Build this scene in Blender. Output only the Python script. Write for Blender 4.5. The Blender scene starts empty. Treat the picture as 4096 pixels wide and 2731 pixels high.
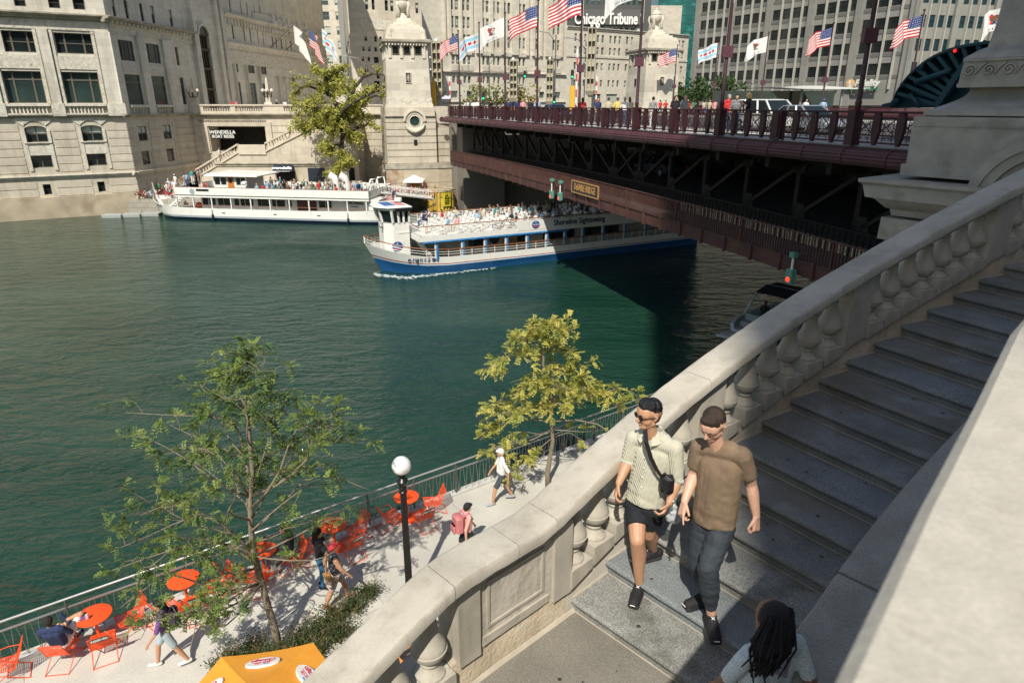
import bpy, math, random
from math import sin, cos, tan, pi, radians, sqrt, atan2, floor
from mathutils import Vector, Matrix, noise
random.seed(7)
SC = bpy.context.scene
COL = SC.collection
F0, TH, CX, CY, HC = 2640.0, radians(19.8), 2048.0, 1365.5, 12.1

# ---------- geometry of the view: pixel of the 4096 photo -> point in the place ----------
def ray(px, py):
    X = (px-CX)/F0; Y = -(py-CY)/F0
    return Vector((X, cos(TH)+Y*sin(TH), -sin(TH)+Y*cos(TH)))
def at(px, py, z):
    r = ray(px, py); t = (z-HC)/r.z
    return Vector((r.x*t, r.y*t, z))
def aty(px, py, y):
    r = ray(px, py); t = y/r.y
    return Vector((r.x*t, y, HC+r.z*t))
def proj(P):
    x, y, z = P[0], P[1], P[2]-HC
    f = y*cos(TH)-z*sin(TH); u = z*cos(TH)+y*sin(TH)
    return (CX+F0*x/f, CY-F0*u/f)
class Frame:
    """vertical plane through (x, y) running towards azimuth az (degrees from +Y, clockwise)"""
    def __init__(s, x, y, az, z=0):
        s.o = Vector((x, y, z)); s.az = az; s.r = radians(90-az)
        s.d = Vector((cos(s.r), sin(s.r), 0)); s.n = Vector((-sin(s.r), cos(s.r), 0))
    def uz(s, px, py, off=0.0):
        r = ray(px, py); o = s.o+s.n*off-Vector((0, 0, HC))
        t = (o.dot(s.n))/(r.dot(s.n)); P = r*t
        return ((P-o).dot(s.d), P.z+HC-s.o.z)
    def w(s, u, v=0, z=0):
        return s.o+s.d*u+s.n*v+Vector((0, 0, z))

# ---------- materials ----------
MATS = {}
def mat(name, col, rough=0.7, metal=0.0, var=0.12, vs=6.0, bump=0.0, bs=40.0, col2=None, c2s=1.5, c2t=0.5, spec=0.5, emit=0, alpha=1, trans=0, grain=0, gs=300, twist=0):
    if name in MATS: return MATS[name]
    m = bpy.data.materials.new(name); m.use_nodes = True
    nt = m.node_tree; N = nt.nodes; L = nt.links
    b = N['Principled BSDF']
    b.inputs['Roughness'].default_value = rough; b.inputs['Metallic'].default_value = metal
    b.inputs['Specular IOR Level'].default_value = spec
    tc = N.new('ShaderNodeTexCoord')
    def nz(scale, det=4):
        n = N.new('ShaderNodeTexNoise'); n.inputs['Scale'].default_value = scale; n.inputs['Detail'].default_value = det
        L.new(tc.outputs['Object'], n.inputs['Vector']); return n
    def ramp(src, a, c, t0, t1):
        r = N.new('ShaderNodeValToRGB'); r.color_ramp.elements[0].position = t0; r.color_ramp.elements[1].position = t1
        r.color_ramp.elements[0].color = (*a, 1); r.color_ramp.elements[1].color = (*c, 1); L.new(src, r.inputs[0]); return r
    n1 = nz(vs)
    lo = tuple(c*(1-var) for c in col); hi = tuple(min(1, c*(1+var)) for c in col)
    out = ramp(n1.outputs['Fac'], lo, hi, .3, .7).outputs[0]
    if col2:
        n2 = nz(c2s, 6); rr = ramp(n2.outputs['Fac'], (0,)*3, (1,)*3, c2t, min(1, c2t+.14))
        mx = N.new('ShaderNodeMixRGB'); L.new(rr.outputs[0], mx.inputs[0]); L.new(out, mx.inputs[1]); mx.inputs[2].default_value = (*col2, 1); out = mx.outputs[0]
    if grain:
        n3 = nz(gs, 2); rr = ramp(n3.outputs['Fac'], (1-grain,)*3, (1+grain,)*3, .35, .65)
        mx = N.new('ShaderNodeMixRGB'); mx.blend_type = 'MULTIPLY'; mx.inputs[0].default_value = 1
        L.new(out, mx.inputs[1]); L.new(rr.outputs[0], mx.inputs[2]); out = mx.outputs[0]
    L.new(out, b.inputs['Base Color'])
    if bump:
        n4 = nz(bs, 5); bp = N.new('ShaderNodeBump'); bp.inputs['Strength'].default_value = bump; bp.inputs['Distance'].default_value = .02
        L.new(n4.outputs['Fac'], bp.inputs['Height']); L.new(bp.outputs[0], b.inputs['Normal'])
    if emit:
        b.inputs['Emission Color'].default_value = (*col, 1); b.inputs['Emission Strength'].default_value = emit
    if trans: b.inputs['Transmission Weight'].default_value = trans
    if alpha < 1: b.inputs['Alpha'].default_value = alpha
    MATS[name] = m; return m
def ashlar(name, col, bw=1.2, bh=.45, mortar=.012, dark=.45, rough=.8, bump=.4, var=.1, stain=None, stt=.55, sts=.25):
    """stone laid in courses: brick pattern in the wall's own x/z"""
    m = mat(name, col, rough, var=var, vs=1.2, col2=stain, c2s=sts, c2t=stt, grain=.07, gs=25)
    nt = m.node_tree; N = nt.nodes; L = nt.links; b = N['Principled BSDF']
    tc = N.new('ShaderNodeTexCoord'); sx = N.new('ShaderNodeSeparateXYZ'); L.new(tc.outputs['Object'], sx.inputs[0])
    ad = N.new('ShaderNodeMath'); ad.operation = 'ADD'; L.new(sx.outputs[0], ad.inputs[0]); L.new(sx.outputs[1], ad.inputs[1])
    cb = N.new('ShaderNodeCombineXYZ'); L.new(ad.outputs[0], cb.inputs[0]); L.new(sx.outputs[2], cb.inputs[1])
    br = N.new('ShaderNodeTexBrick'); br.inputs['Scale'].default_value = 1; br.inputs['Brick Width'].default_value = bw; br.inputs['Row Height'].default_value = bh
    br.inputs['Mortar Size'].default_value = mortar; br.inputs['Mortar Smooth'].default_value = .3; br.inputs['Bias'].default_value = 0
    br.inputs['Color1'].default_value = (1, 1, 1, 1); br.inputs['Color2'].default_value = (.86, .86, .85, 1); br.inputs['Mortar'].default_value = (dark,)*3+(1,)
    L.new(cb.outputs[0], br.inputs['Vector'])
    src = b.inputs['Base Color'].links[0].from_socket
    mx = N.new('ShaderNodeMixRGB'); mx.blend_type = 'MULTIPLY'; mx.inputs[0].default_value = 1
    L.new(src, mx.inputs[1]); L.new(br.outputs['Color'], mx.inputs[2]); L.new(mx.outputs[0], b.inputs['Base Color'])
    bp = N.new('ShaderNodeBump'); bp.inputs['Strength'].default_value = bump; bp.inputs['Distance'].default_value = .03; bp.invert = True
    L.new(br.outputs['Fac'], bp.inputs['Height']); L.new(bp.outputs[0], b.inputs['Normal'])
    return m

# ---------- mesh builder ----------
class MB:
    def __init__(s): s.v = []; s.f = []; s.m = []; s.mi = 0; s.T = None
    def mat(s, i): s.mi = i; return s
    def at(s, x=0, y=0, z=0, rz=0, rx=0, ry=0, sc=1):
        s.T = Matrix.Translation((x, y, z)) @ Matrix.Rotation(rz, 4, 'Z') @ Matrix.Rotation(ry, 4, 'Y') @ Matrix.Rotation(rx, 4, 'X') @ Matrix.Scale(sc, 4); return s
    def noT(s): s.T = None; return s
    def V(s, p):
        p = Vector(p)
        if s.T is not None: p = s.T @ p
        s.v.append(p[:]); return len(s.v)-1
    def F(s, *i): s.f.append(tuple(i)); s.m.append(s.mi)
    def poly(s, pts): s.F(*[s.V(p) for p in pts]); return s
    def hexa(s, P):
        i = [s.V(p) for p in P]
        for q in ((0, 3, 2, 1), (4, 5, 6, 7), (0, 1, 5, 4), (1, 2, 6, 5), (2, 3, 7, 6), (3, 0, 4, 7)): s.F(*[i[k] for k in q])
        return s
    def box(s, x0, x1, y0, y1, z0, z1):
        return s.hexa([(x0, y0, z0), (x1, y0, z0), (x1, y1, z0), (x0, y1, z0), (x0, y0, z1), (x1, y0, z1), (x1, y1, z1), (x0, y1, z1)])
    def cbox(s, c, d): return s.box(c[0]-d[0]/2, c[0]+d[0]/2, c[1]-d[1]/2, c[1]+d[1]/2, c[2]-d[2]/2, c[2]+d[2]/2)
    def bevbox(s, x0, x1, y0, y1, z0, z1, b=.02):
        rings = [(b, z0), (0, z0+b), (0, z1-b), (b, z1)]
        R = []
        for q, z in rings:
            X0, X1, Y0, Y1 = x0+q, x1-q, y0+q, y1-q; c = b
            R.append([(X0+c, Y0, z), (X1-c, Y0, z), (X1, Y0+c, z), (X1, Y1-c, z), (X1-c, Y1, z), (X0+c, Y1, z), (X0, Y1-c, z), (X0, Y0+c, z)])
        return s.loft(R, True, True)
    def frus(s, x0, x1, y0, y1, z0, z1, t, t2=None):
        t2 = t if t2 is None else t2
        return s.hexa([(x0, y0, z0), (x1, y0, z0), (x1, y1, z0), (x0, y1, z0), (x0+t, y0+t2, z1), (x1-t, y0+t2, z1), (x1-t, y1-t2, z1), (x0+t, y1-t2, z1)])
    def loft(s, rings, cap0=False, cap1=False, closed=True):
        I = [[s.V(p) for p in r] for r in rings]
        n = len(I[0])
        for a, b in zip(I, I[1:]):
            for k in range(n if closed else n-1):
                l = (k+1) % n; s.F(a[k], a[l], b[l], b[k])
        if cap0: s.F(*reversed(I[0]))
        if cap1: s.F(*I[-1])
        return s
    def lathe(s, prof, n=16, c=(0, 0, 0)):
        return s.loft([[(c[0]+r*cos(2*pi*k/n), c[1]+r*sin(2*pi*k/n), c[2]+z) for k in range(n)] for r, z in prof], True, True)
    def tube(s, pts, rad, n=8, caps=True, el=1.0):
        pts = [Vector(p) for p in pts]
        if not hasattr(rad, '__len__'): rad = [rad]*len(pts)
        rings = []; up = None
        for i, p in enumerate(pts):
            d = (pts[min(i+1, len(pts)-1)]-pts[max(i-1, 0)])
            if d.length < 1e-9: d = Vector((0, 0, 1))
            d.normalize()
            if up is None:
                up = Vector((0, 0, 1)) if abs(d.z) < .9 else Vector((1, 0, 0))
            a = d.cross(up)
            if a.length < 1e-6: a = d.cross(Vector((1, 0, 0)))
            a.normalize(); b = a.cross(d); b.normalize(); up = b
            rings.append([p+a*(rad[i]*cos(2*pi*k/n))+b*(rad[i]*el*sin(2*pi*k/n)) for k in range(n)])
        return s.loft(rings, caps, caps)
    def bar(s, a, b, w, h=None, up=(0, 0, 1)):
        h = w if h is None else h
        a = Vector(a); b = Vector(b); d = (b-a); d.normalize(); u = Vector(up)
        x = d.cross(u)
        if x.length < 1e-6: x = d.cross(Vector((1, 0, 0)))
        x.normalize(); y = x.cross(d)
        return s.loft([[p+x*w/2+y*h/2, p-x*w/2+y*h/2, p-x*w/2-y*h/2, p+x*w/2-y*h/2] for p in (a, b)], True, True)
    def ball(s, c, r, n=12, m=8, sq=(1, 1, 1)):
        R = []
        for j in range(1, m):
            a = pi*j/m
            R.append([(c[0]+sq[0]*r*sin(a)*cos(2*pi*k/n), c[1]+sq[1]*r*sin(a)*sin(2*pi*k/n), c[2]-sq[2]*r*cos(a)) for k in range(n)])
        I = [[s.V(p) for p in q] for q in R]
        t = s.V((c[0], c[1], c[2]+sq[2]*r)); b = s.V((c[0], c[1], c[2]-sq[2]*r))
        for a, q in zip(I, I[1:]):
            for k in range(n): s.F(a[k], a[(k+1) % n], q[(k+1) % n], q[k])
        for k in range(n): s.F(b, I[0][(k+1) % n], I[0][k]); s.F(t, I[-1][k], I[-1][(k+1) % n])
        return s
    def prism(s, poly, y0, y1):
        """outline in x/z pushed along y"""
        return s.loft([[(x, y, z) for x, z in poly] for y in (y0, y1)], True, True)
    def build(s, name, mats, parent=None, smooth=False, loc=None, rz=None):
        me = bpy.data.meshes.new(name); me.from_pydata(s.v, [], s.f)
        mats = mats if isinstance(mats, (list, tuple)) else [mats]
        for m in mats: me.materials.append(m)
        if len(mats) > 1: me.polygons.foreach_set('material_index', s.m)
        if smooth is not False:
            me.polygons.foreach_set('use_smooth', [True]*len(s.f))
            if smooth is not True:
                try: me.set_sharp_from_angle(angle=radians(smooth))
                except Exception: pass
        me.update()
        o = bpy.data.objects.new(name, me); COL.objects.link(o)
        if parent is not None: o.parent = parent
        if loc is not None: o.location = loc
        if rz is not None: o.rotation_euler = (0, 0, rz)
        return o
def tag(o, label=None, cat=None, group=None, kind=None):
    if label: o['label'] = label
    if cat: o['category'] = cat
    if group: o['group'] = group
    if kind: o['kind'] = kind
    return o
def empty(name, loc=(0, 0, 0), rz=0, label=None, cat=None, group=None):
    o = bpy.data.objects.new(name, None); COL.objects.link(o); o.location = loc; o.rotation_euler = (0, 0, rz)
    return tag(o, label, cat, group)
CH = {}
def copy_tree(src, loc, rz, label=None, group=None):
    def cp(o, par):
        c = o.copy(); COL.objects.link(c)
        if par is not None: c.parent = par
        for ch in o.children: cp(ch, c)
        return c
    c = cp(src, None); c.location = loc; c.rotation_euler = (0, 0, rz)
    if label: c['label'] = label
    if group: c['group'] = group
    return c
def lerp(a, b, t): return a+(b-a)*t
TMP = bpy.data.scenes.new('tmp')
def bake(o):
    TMP.collection.objects.link(o)
    with bpy.context.temp_override(scene=TMP, view_layer=TMP.view_layers[0]):
        dg = bpy.context.evaluated_depsgraph_get(); dg.update(); me = bpy.data.meshes.new_from_object(o.evaluated_get(dg))
    TMP.collection.objects.unlink(o); return me
def text(name, body, size, mats, parent=None, loc=(0, 0, 0), rot=(0, 0, 0), ext=.01, bold=0, align='CENTER', sx=1, shear=0):
    cu = bpy.data.curves.new(name, 'FONT'); cu.body = body; cu.size = size; cu.extrude = ext; cu.offset = bold
    cu.align_x = align; cu.align_y = 'CENTER'; cu.shear = shear; cu.resolution_u = 3
    o = bpy.data.objects.new(name, cu)
    me = bake(o); bpy.data.objects.remove(o)
    me.materials.clear(); me.materials.append(mats)
    for p in me.polygons: p.material_index = 0
    q = bpy.data.objects.new(name, me); COL.objects.link(q)
    q.scale = (sx, 1, 1); q.location = loc; q.rotation_euler = rot
    if parent is not None: q.parent = parent
    return q

# ---------- camera, sun, sky ----------
cd = bpy.data.cameras.new('camera'); cam = bpy.data.objects.new('camera', cd); COL.objects.link(cam)
cam.location = (0, 0, HC); cam.rotation_euler = (radians(90)-TH, 0, 0)
cd.sensor_width = 36; cd.lens = F0/4096*36; cd.clip_start = .05; cd.clip_end = 3000
cd.dof.use_dof = True; cd.dof.focus_distance = 9; cd.dof.aperture_fstop = 3.8
SC.camera = cam
SUN_AZ, SUN_EL = radians(-169), radians(49.5)
sv = Vector((sin(SUN_AZ)*cos(SUN_EL), cos(SUN_AZ)*cos(SUN_EL), sin(SUN_EL)))
ld = bpy.data.lights.new('sun', 'SUN'); ld.energy = 4.6; ld.angle = radians(.53); ld.color = (1, .95, .85)
lo = bpy.data.objects.new('sun', ld); COL.objects.link(lo); lo.rotation_euler = sv.to_track_quat('Z', 'Y').to_euler()
wd = bpy.data.worlds.new('World'); SC.world = wd; wd.use_nodes = True
sky = wd.node_tree.nodes.new('ShaderNodeTexSky'); sky.sky_type = 'NISHITA'; sky.sun_disc = False
sky.sun_elevation = SUN_EL; sky.sun_rotation = SUN_AZ; sky.air_density = 1.2; sky.dust_density = 1.7; sky.ozone_density = 1.0
bg = wd.node_tree.nodes['Background']; bg.inputs['Strength'].default_value = .09
wd.node_tree.links.new(sky.outputs[0], bg.inputs['Color'])
SC.view_settings.view_transform = 'Standard'; SC.view_settings.look = 'None'; SC.view_settings.exposure = .24
SC.cycles.max_bounces = 6; SC.cycles.diffuse_bounces = 3; SC.cycles.glossy_bounces = 3; SC.cycles.transmission_bounces = 4; SC.cycles.transparent_max_bounces = 8
SC.cycles.caustics_reflective = False; SC.cycles.caustics_refractive = False
# ================= the stone stair, its balustrade and parapets =================
M_LIME = mat('limestone', (.46, .422, .35), .85, var=.13, vs=2.2, bump=.22, bs=120, col2=(.37, .335, .27), c2s=1.9, c2t=.53, grain=.05, gs=110)
M_LIMER = mat('rough_limestone', (.49, .445, .37), .9, var=.12, vs=3, bump=.8, bs=9, col2=(.42, .36, .28), c2s=2, c2t=.58, grain=.1, gs=120)
M_KERB = mat('stained_limestone', (.46, .38, .27), .9, var=.18, vs=3, bump=.7, bs=30, col2=(.55, .49, .41), c2s=1.8, c2t=.52, grain=.12, gs=140)
M_JOINT = mat('mortar', (.42, .37, .29), .9)
M_GRAN = [mat('granite', (.24, .24, .222), .75, var=.16, vs=4, bump=.25, bs=200, col2=(.15, .15, .13), c2s=2.5, c2t=.55, grain=.42, gs=95),
          mat('worn_granite', (.19, .2, .19), .8, var=.25, vs=3, bump=.25, bs=200, col2=(.18, .17, .145), c2s=1.7, c2t=.5, grain=.3, gs=95),
          mat('blue_granite', (.19, .208, .208), .75, var=.12, vs=4, bump=.25, bs=200, grain=.38, gs=95)]
def streaks(m, f=.78, sc=(9, 9, 1.2), thr=.52):
    nt = m.node_tree; N = nt.nodes; L = nt.links; b = N['Principled BSDF']; tc = N.new('ShaderNodeTexCoord'); mp = N.new('ShaderNodeMapping'); mp.inputs['Scale'].default_value = sc; L.new(tc.outputs['Object'], mp.inputs[0])
    n = N.new('ShaderNodeTexNoise'); n.inputs['Scale'].default_value = 1; n.inputs['Detail'].default_value = 8; n.inputs['Roughness'].default_value = .7; L.new(mp.outputs[0], n.inputs['Vector'])
    r = N.new('ShaderNodeValToRGB'); r.color_ramp.elements[0].position = thr; r.color_ramp.elements[0].color = (1, 1, 1, 1); r.color_ramp.elements[1].position = thr+.2; r.color_ramp.elements[1].color = (f, f*.98, f*.94, 1); L.new(n.outputs[0], r.inputs[0])
    mx = N.new('ShaderNodeMixRGB'); mx.blend_type = 'MULTIPLY'; mx.inputs[0].default_value = 1; L.new(b.inputs['Base Color'].links[0].from_socket, mx.inputs[1]); L.new(r.outputs[0], mx.inputs[2]); L.new(mx.outputs[0], b.inputs['Base Color'])
for m_ in (M_LIME, M_LIMER, M_KERB): streaks(m_)
for m_ in M_GRAN: streaks(m_, .8, (1.6, 1.6, 1.6), .5)
TS, RS = .452, .1336
PA0, PC1, PC2 = .8079, .0375, -.0010
_P = {}
def _build_path():
    x, y, z = .517, 4.501, HC-3.905
    for k in range(0, 27):
        a = PA0+PC1*k+PC2*k*k if k < 18 else PA0+PC1*18+PC2*324
        _P[k] = (x, y, z+RS*k, a); x += TS*sin(a); y += TS*cos(a)
    x, y = .517, 4.501
    for k in range(-1, -16, -1):
        a = radians(47.3-1.2*max(0, -k-2)); x -= TS*sin(a); y -= TS*cos(a); _P[k] = (x, y, 0, a)
_build_path()
ZL = HC-4.039
def path(s):
    k = s/TS; i = int(floor(k)); i = max(-15, min(25, i)); f = k-i
    A, B = _P[i], _P[i+1]
    return Vector((lerp(A[0], B[0], f), lerp(A[1], B[1], f), 0)), lerp(A[3], B[3], f)
def pt(s, d, z):
    """d outward (river side) from the stair's outer edge"""
    p, a = path(s); return Vector((p.x-cos(a)*d, p.y+sin(a)*d, z))
S_LOW = -1.28
def zn(s):
    if s > -.35: return HC-3.905+RS*s/TS if s > 0 else lerp(ZL, HC-3.905, (s+.45)/.45) if s > -.45 else ZL
    if s > S_LOW: return ZL
    return ZL+(s-S_LOW)*.33
HCOP = 1.07
def strip(mb, s0, s1, sec, ds=.12, cap=True, fz=None):
    """sweep a section [(d, dz)] along the stair path"""
    fz = fz or (lambda s: zn(s)); n = max(1, int(round((s1-s0)/ds)))
    R = [[pt(lerp(s0, s1, i/n), d, fz(lerp(s0, s1, i/n))+dz) for d, dz in sec] for i in range(n+1)]
    mb.loft(R, cap, cap)
def rough(mb, amp, sc, i0=0):
    for i in range(i0, len(mb.v)):
        p = Vector(mb.v[i]); q = noise.noise_vector(p*sc); mb.v[i] = (p+q*amp)[:]
def sfind(px, dz, d=.08, lo=-3.5, hi=10.5):
    best = (1e9, 0)
    s = lo
    while s < hi:
        P = pt(s, d, zn(s)+dz)
        if P.y > .4:
            e = abs(proj(P)[0]-px)
            if e < best[0]: best = (e, s)
        s += .01
    return best[1]
def stair():
    st = empty('staircase', (0, 0, 0), 0, 'curved granite stone staircase climbing from the landing towards the bridge', 'staircase')
    W = 1.98
    def step(i, zz, s0, s1, m):
        mb = MB(); prof = [(.0, -RS-.02), (.0, -.062), (-.012, -.058), (-.028, -.045), (-.034, -.03), (-.03, -.014), (-.018, -.004), (0, 0), (.06, .001), (s1-s0+.0, .003)]
        R = []
        for j in range(15):
            w = W*j/14
            row = []
            for ds, dz in prof:
                P = pt(s0+ds, -w, zz+dz)
                if 0 < j < 14 and dz > -.1: P.z += noise.noise(P*5)*.004-.004*sin(pi*j/14); 
                row.append(P)
            R.append(row)
        mb.loft(R, True, True, closed=False)
        o = mb.build('step', m, st, 50)
        mj = MB(); 
        strip(mj, s0-.009, s0+.006, [(.004, -RS), (.004, -RS+.005), (-W, -RS+.005), (-W, -RS)], fz=lambda s: zz)
        strip(mj, s0-.01, s1, [(.02, 0), (-.014, 0), (-.008, .012), (.02, .014)], fz=lambda s: zz+.003)
        mj.build('mortar_joint', M_JOINT, o)
    for k in range(0, 23):
        step(k, HC-3.905+RS*k, TS*k, TS*(k+1), M_GRAN[(0, 2, 0, 1, 1, 2, 1, 1, 1, 2, 1, 1, 2, 1, 1, 0, 1, 1, 2, 1, 1, 1, 1)[k]])
    lm = MB(); strip(lm, S_LOW, 0.0, [(.0, 0), (-3.6, 0), (-3.6, -.5), (.0, -.5)], fz=lambda s: ZL)
    o = lm.build('landing_slab', mat('landing_concrete', (.19, .175, .145), .85, var=.14, vs=2, bump=.4, bs=90, col2=(.16, .145, .12), c2s=1.2, c2t=.5, grain=.22, gs=110), st)
    mj = MB(); strip(mj, S_LOW, 0.0, [(.02, 0), (-.03, 0), (-.01, .02), (.02, .03)], fz=lambda s: ZL); mj.build('mortar_joint', M_JOINT, o)
    for k in range(1, 9):
        z1 = ZL-k*.15
        mb = MB(); strip(mb, S_LOW-.45*k, S_LOW-.45*(k-1), [(0, 0), (-2.5, 0), (-2.5, -.3), (0, -.3)], fz=lambda s: z1); mb.build('step', M_GRAN[k % 3], st)
def baluster_mesh():
    mb = MB()
    P = [(.068, 0), (.108, .0), (.108, .02), (.098, .03), (.075, .055), (.06, .085), (.056, .095), (.07, .1), (.074, .112), (.07, .124), (.056, .128), (.06, .138), (.092, .155), (.117, .185), (.128, .222), (.1295, .232), (.122, .235), (.1225, .242), (.118, .27), (.102, .3), (.086, .34), (.073, .39), (.063, .44), (.057, .49), (.062, .493), (.064, .505), (.055, .512), (.055, .53), (.068, .545), (.088, .565), (.09, .575)]
    mb.lathe(P, 26); return mb
def balustrade():
    b = empty('stone_balustrade', pt(0, .08, ZL)[:], 0, 'weathered limestone balustrade with turned balusters along the river side of the stairs', 'balustrade')
    I = b.matrix_world
    def B(mb, name, m, par=b, sm=False):
        L = b.location
        if par is b: mb.v = [(x-L.x, y-L.y, z-L.z) for x, y, z in mb.v]
        return mb.build(name, m, par, sm)
    # kerb and wall under the balusters
    joints = [-3.9, S_LOW-.02, -.1, 1.55, 3.0, 4.4, 5.9, 7.4, 8.9, 10.4]
    for j, (a, c) in enumerate(zip(joints, joints[1:])):
        mb = MB(); h = .2 if a > -.2 else .3
        strip(mb, a+.004, c-.004, [(0, -.35), (0, h-.07), (.012, h-.05), (.012, h-.02), (.03, h), (.33, h), (.33, -.35)], .1)
        rough(mb, .006, 6); B(mb, 'kerb_block', M_KERB if j % 2 or a > 0 else M_LIME, sm=40)
    mb = MB(); strip(mb, -3.9, 10.4, [(.01, -.3), (.3, -.3), (.3, -7.0), (.01, -7.0)], .3); B(mb, 'retaining_wall', M_LIME)
    # coping stones
    cj = [-3.9, -2.6, S_LOW-.03, -.72, -.33] + [sfind(x, HCOP, -.1) for x in (2849, 3464, 3930)] + [8.1, 9.3, 10.4]
    cj = sorted(cj)
    for a, c in zip(cj, cj[1:]):
        mb = MB(); t = HCOP
        fz = lambda s: (zn(s-.12)+zn(s)+zn(s+.12))/3
        strip(mb, a+.004, c-.004, [(-.085, t-.005), (-.1, t-.03), (-.1, t-.1), (-.075, t-.108), (-.07, t-.135), (-.03, t-.15), (.15, t-.15), (.2, t-.135), (.21, t-.108), (.235, t-.1), (.235, t-.03), (.22, t-.005), (.2, t), (-.065, t)], .07, fz=fz)
        rough(mb, .005, 9); B(mb, 'coping_stone', M_LIME, sm=45)
    # pedestals
    peds = [(sfind(2809, .6), .36), (sfind(3405, .6), .36), (sfind(3978, .6), .36), (9.0, .36), (-3.7, .3)]
    pan = (S_LOW+.1, -.12)
    peds.sort()
    for s0, w in peds:
        mb = MB(); strip(mb, s0-w/2, s0+w/2, [(-.03, .19), (-.03, HCOP-.14), (.2, HCOP-.14), (.2, .19)], .1); rough(mb, .003, 8); B(mb, 'pedestal', M_LIME)
    # the panelled wall at the landing
    mb = MB()
    fz = lambda s: ZL
    strip(mb, pan[0]+.02, pan[1]-.02, [(.0, .29), (.0, HCOP-.14), (.2, HCOP-.14), (.2, .29)], .1, fz=fz)
    pn = B(mb, 'wall_panel', M_LIMER)
    mb = MB()
    for a, c in ((pan[0]-.06, pan[0]+.14), (pan[1]-.15, pan[1]+.05)): strip(mb, a, c, [(-.03, .25), (-.03, HCOP-.12), (.21, HCOP-.12), (.21, .25)], .1, fz=fz)
    for a, c, l, h in ((pan[0]+.17, pan[1]-.2, .29, .36), (pan[0]+.17, pan[1]-.2, HCOP-.2, HCOP-.14)): strip(mb, a, c, [(-.018, l), (-.018, h), (.0, h+.0), (.0, l)], .1, fz=fz)
    a, c = pan[0]+.22, pan[1]-.25
    for q0, q1, l, h in ((a, c, .42, .445), (a, c, HCOP-.26, HCOP-.235), (a, a+.025, .42, HCOP-.235), (c-.025, c, .42, HCOP-.235)): strip(mb, q0, q1, [(-.014, l), (-.014, h), (.0, h), (.0, l)], .1, fz=fz)
    L = b.location; mb.v = [(x-L.x, y-L.y, z-L.z) for x, y, z in mb.v]
    rough(mb, .004, 8); mb.build('panel_moulding', M_LIME, pn)
    # balusters
    bm = baluster_mesh(); sq = MB(); sq.bevbox(-.135, .135, -.135, .135, 0, .12, .008)
    first = None
    runs = []
    edges = [-.12] + [x for x, w in peds if x > -.1]
    for a, c in zip([pan[1]+.05-.02]+[x+.18 for x, w in peds if x > -.1][:-1], [x-.18 for x, w in peds if x > -.1]): runs.append((a, c))
    runs.append((9.2, 10.4)); runs.append((-3.5, pan[0]-.08))
    for a, c in runs:
        n = max(1, int(round((c-a)/.305)))
        for i in range(n):
            s = lerp(a, c, (i+.5)/n); p, az = path(s); zz = zn(s)+.19
            slope = (zn(s+.1)-zn(s-.1))/.2
            loc = pt(s, .085, zz)-b.location
            ht = HCOP-.14-.19
            m1 = MB(); m1.v = list(bm.v); m1.f = list(bm.f); m1.m = list(bm.m)
            if first is None: first = m1.build('baluster', M_LIME, b, 35, loc=loc+Vector((0, 0, .12)))
            else:
                o = first.copy(); COL.objects.link(o); o.location = loc+Vector((0, 0, .12))
                first_ = o
            q = .135; lo_ = -slope*q-.02; 
            r = pi/2-az
            for (z0a, z0b, z1a, z1b, h) in ((lo_, slope*q-.02, .12, .12, .13), (.12+.575, .12+.575, ht-slope*.1+.01, ht+slope*.1+.01, .1)):
                bl = MB(); bl.T = Matrix.Rotation(r, 4, 'Z')
                bl.hexa([(-h, -h, z0a), (h, -h, z0b), (h, h, z0b), (-h, h, z0a), (-h, -h, z1a), (h, -h, z1b), (h, h, z1b), (-h, h, z1a)])
                bl.build('baluster_plinth' if h > .11 else 'baluster_cap', M_LIME, b, loc=loc)
stair(); balustrade()
def spots():
    R_ = random.Random(2); mb = MB()
    for i in range(70):
        s = R_.uniform(-1.1, 7); w = R_.uniform(.1, 1.7); k = math.floor(s/TS); z = (HC-3.905+RS*k if s > 0 else ZL)+.0045; p = pt(s, -w, z)
        if s > 0 and (s/TS-k < .12 or s/TS-k > .9): continue
        r = R_.uniform(.006, .02); mb.poly([(p.x+r*cos(a*1.05)*R_.uniform(.7, 1.2), p.y+r*sin(a*1.05)*R_.uniform(.7, 1.2), z+.001*w) for a in range(6)])
    tag(mb.build('gum_spots', mat('gum_spot', (.04, .036, .03), .8)), 'dark gum spots and small stains scattered on the stair treads', 'stains', kind='stuff')
spots()
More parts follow.
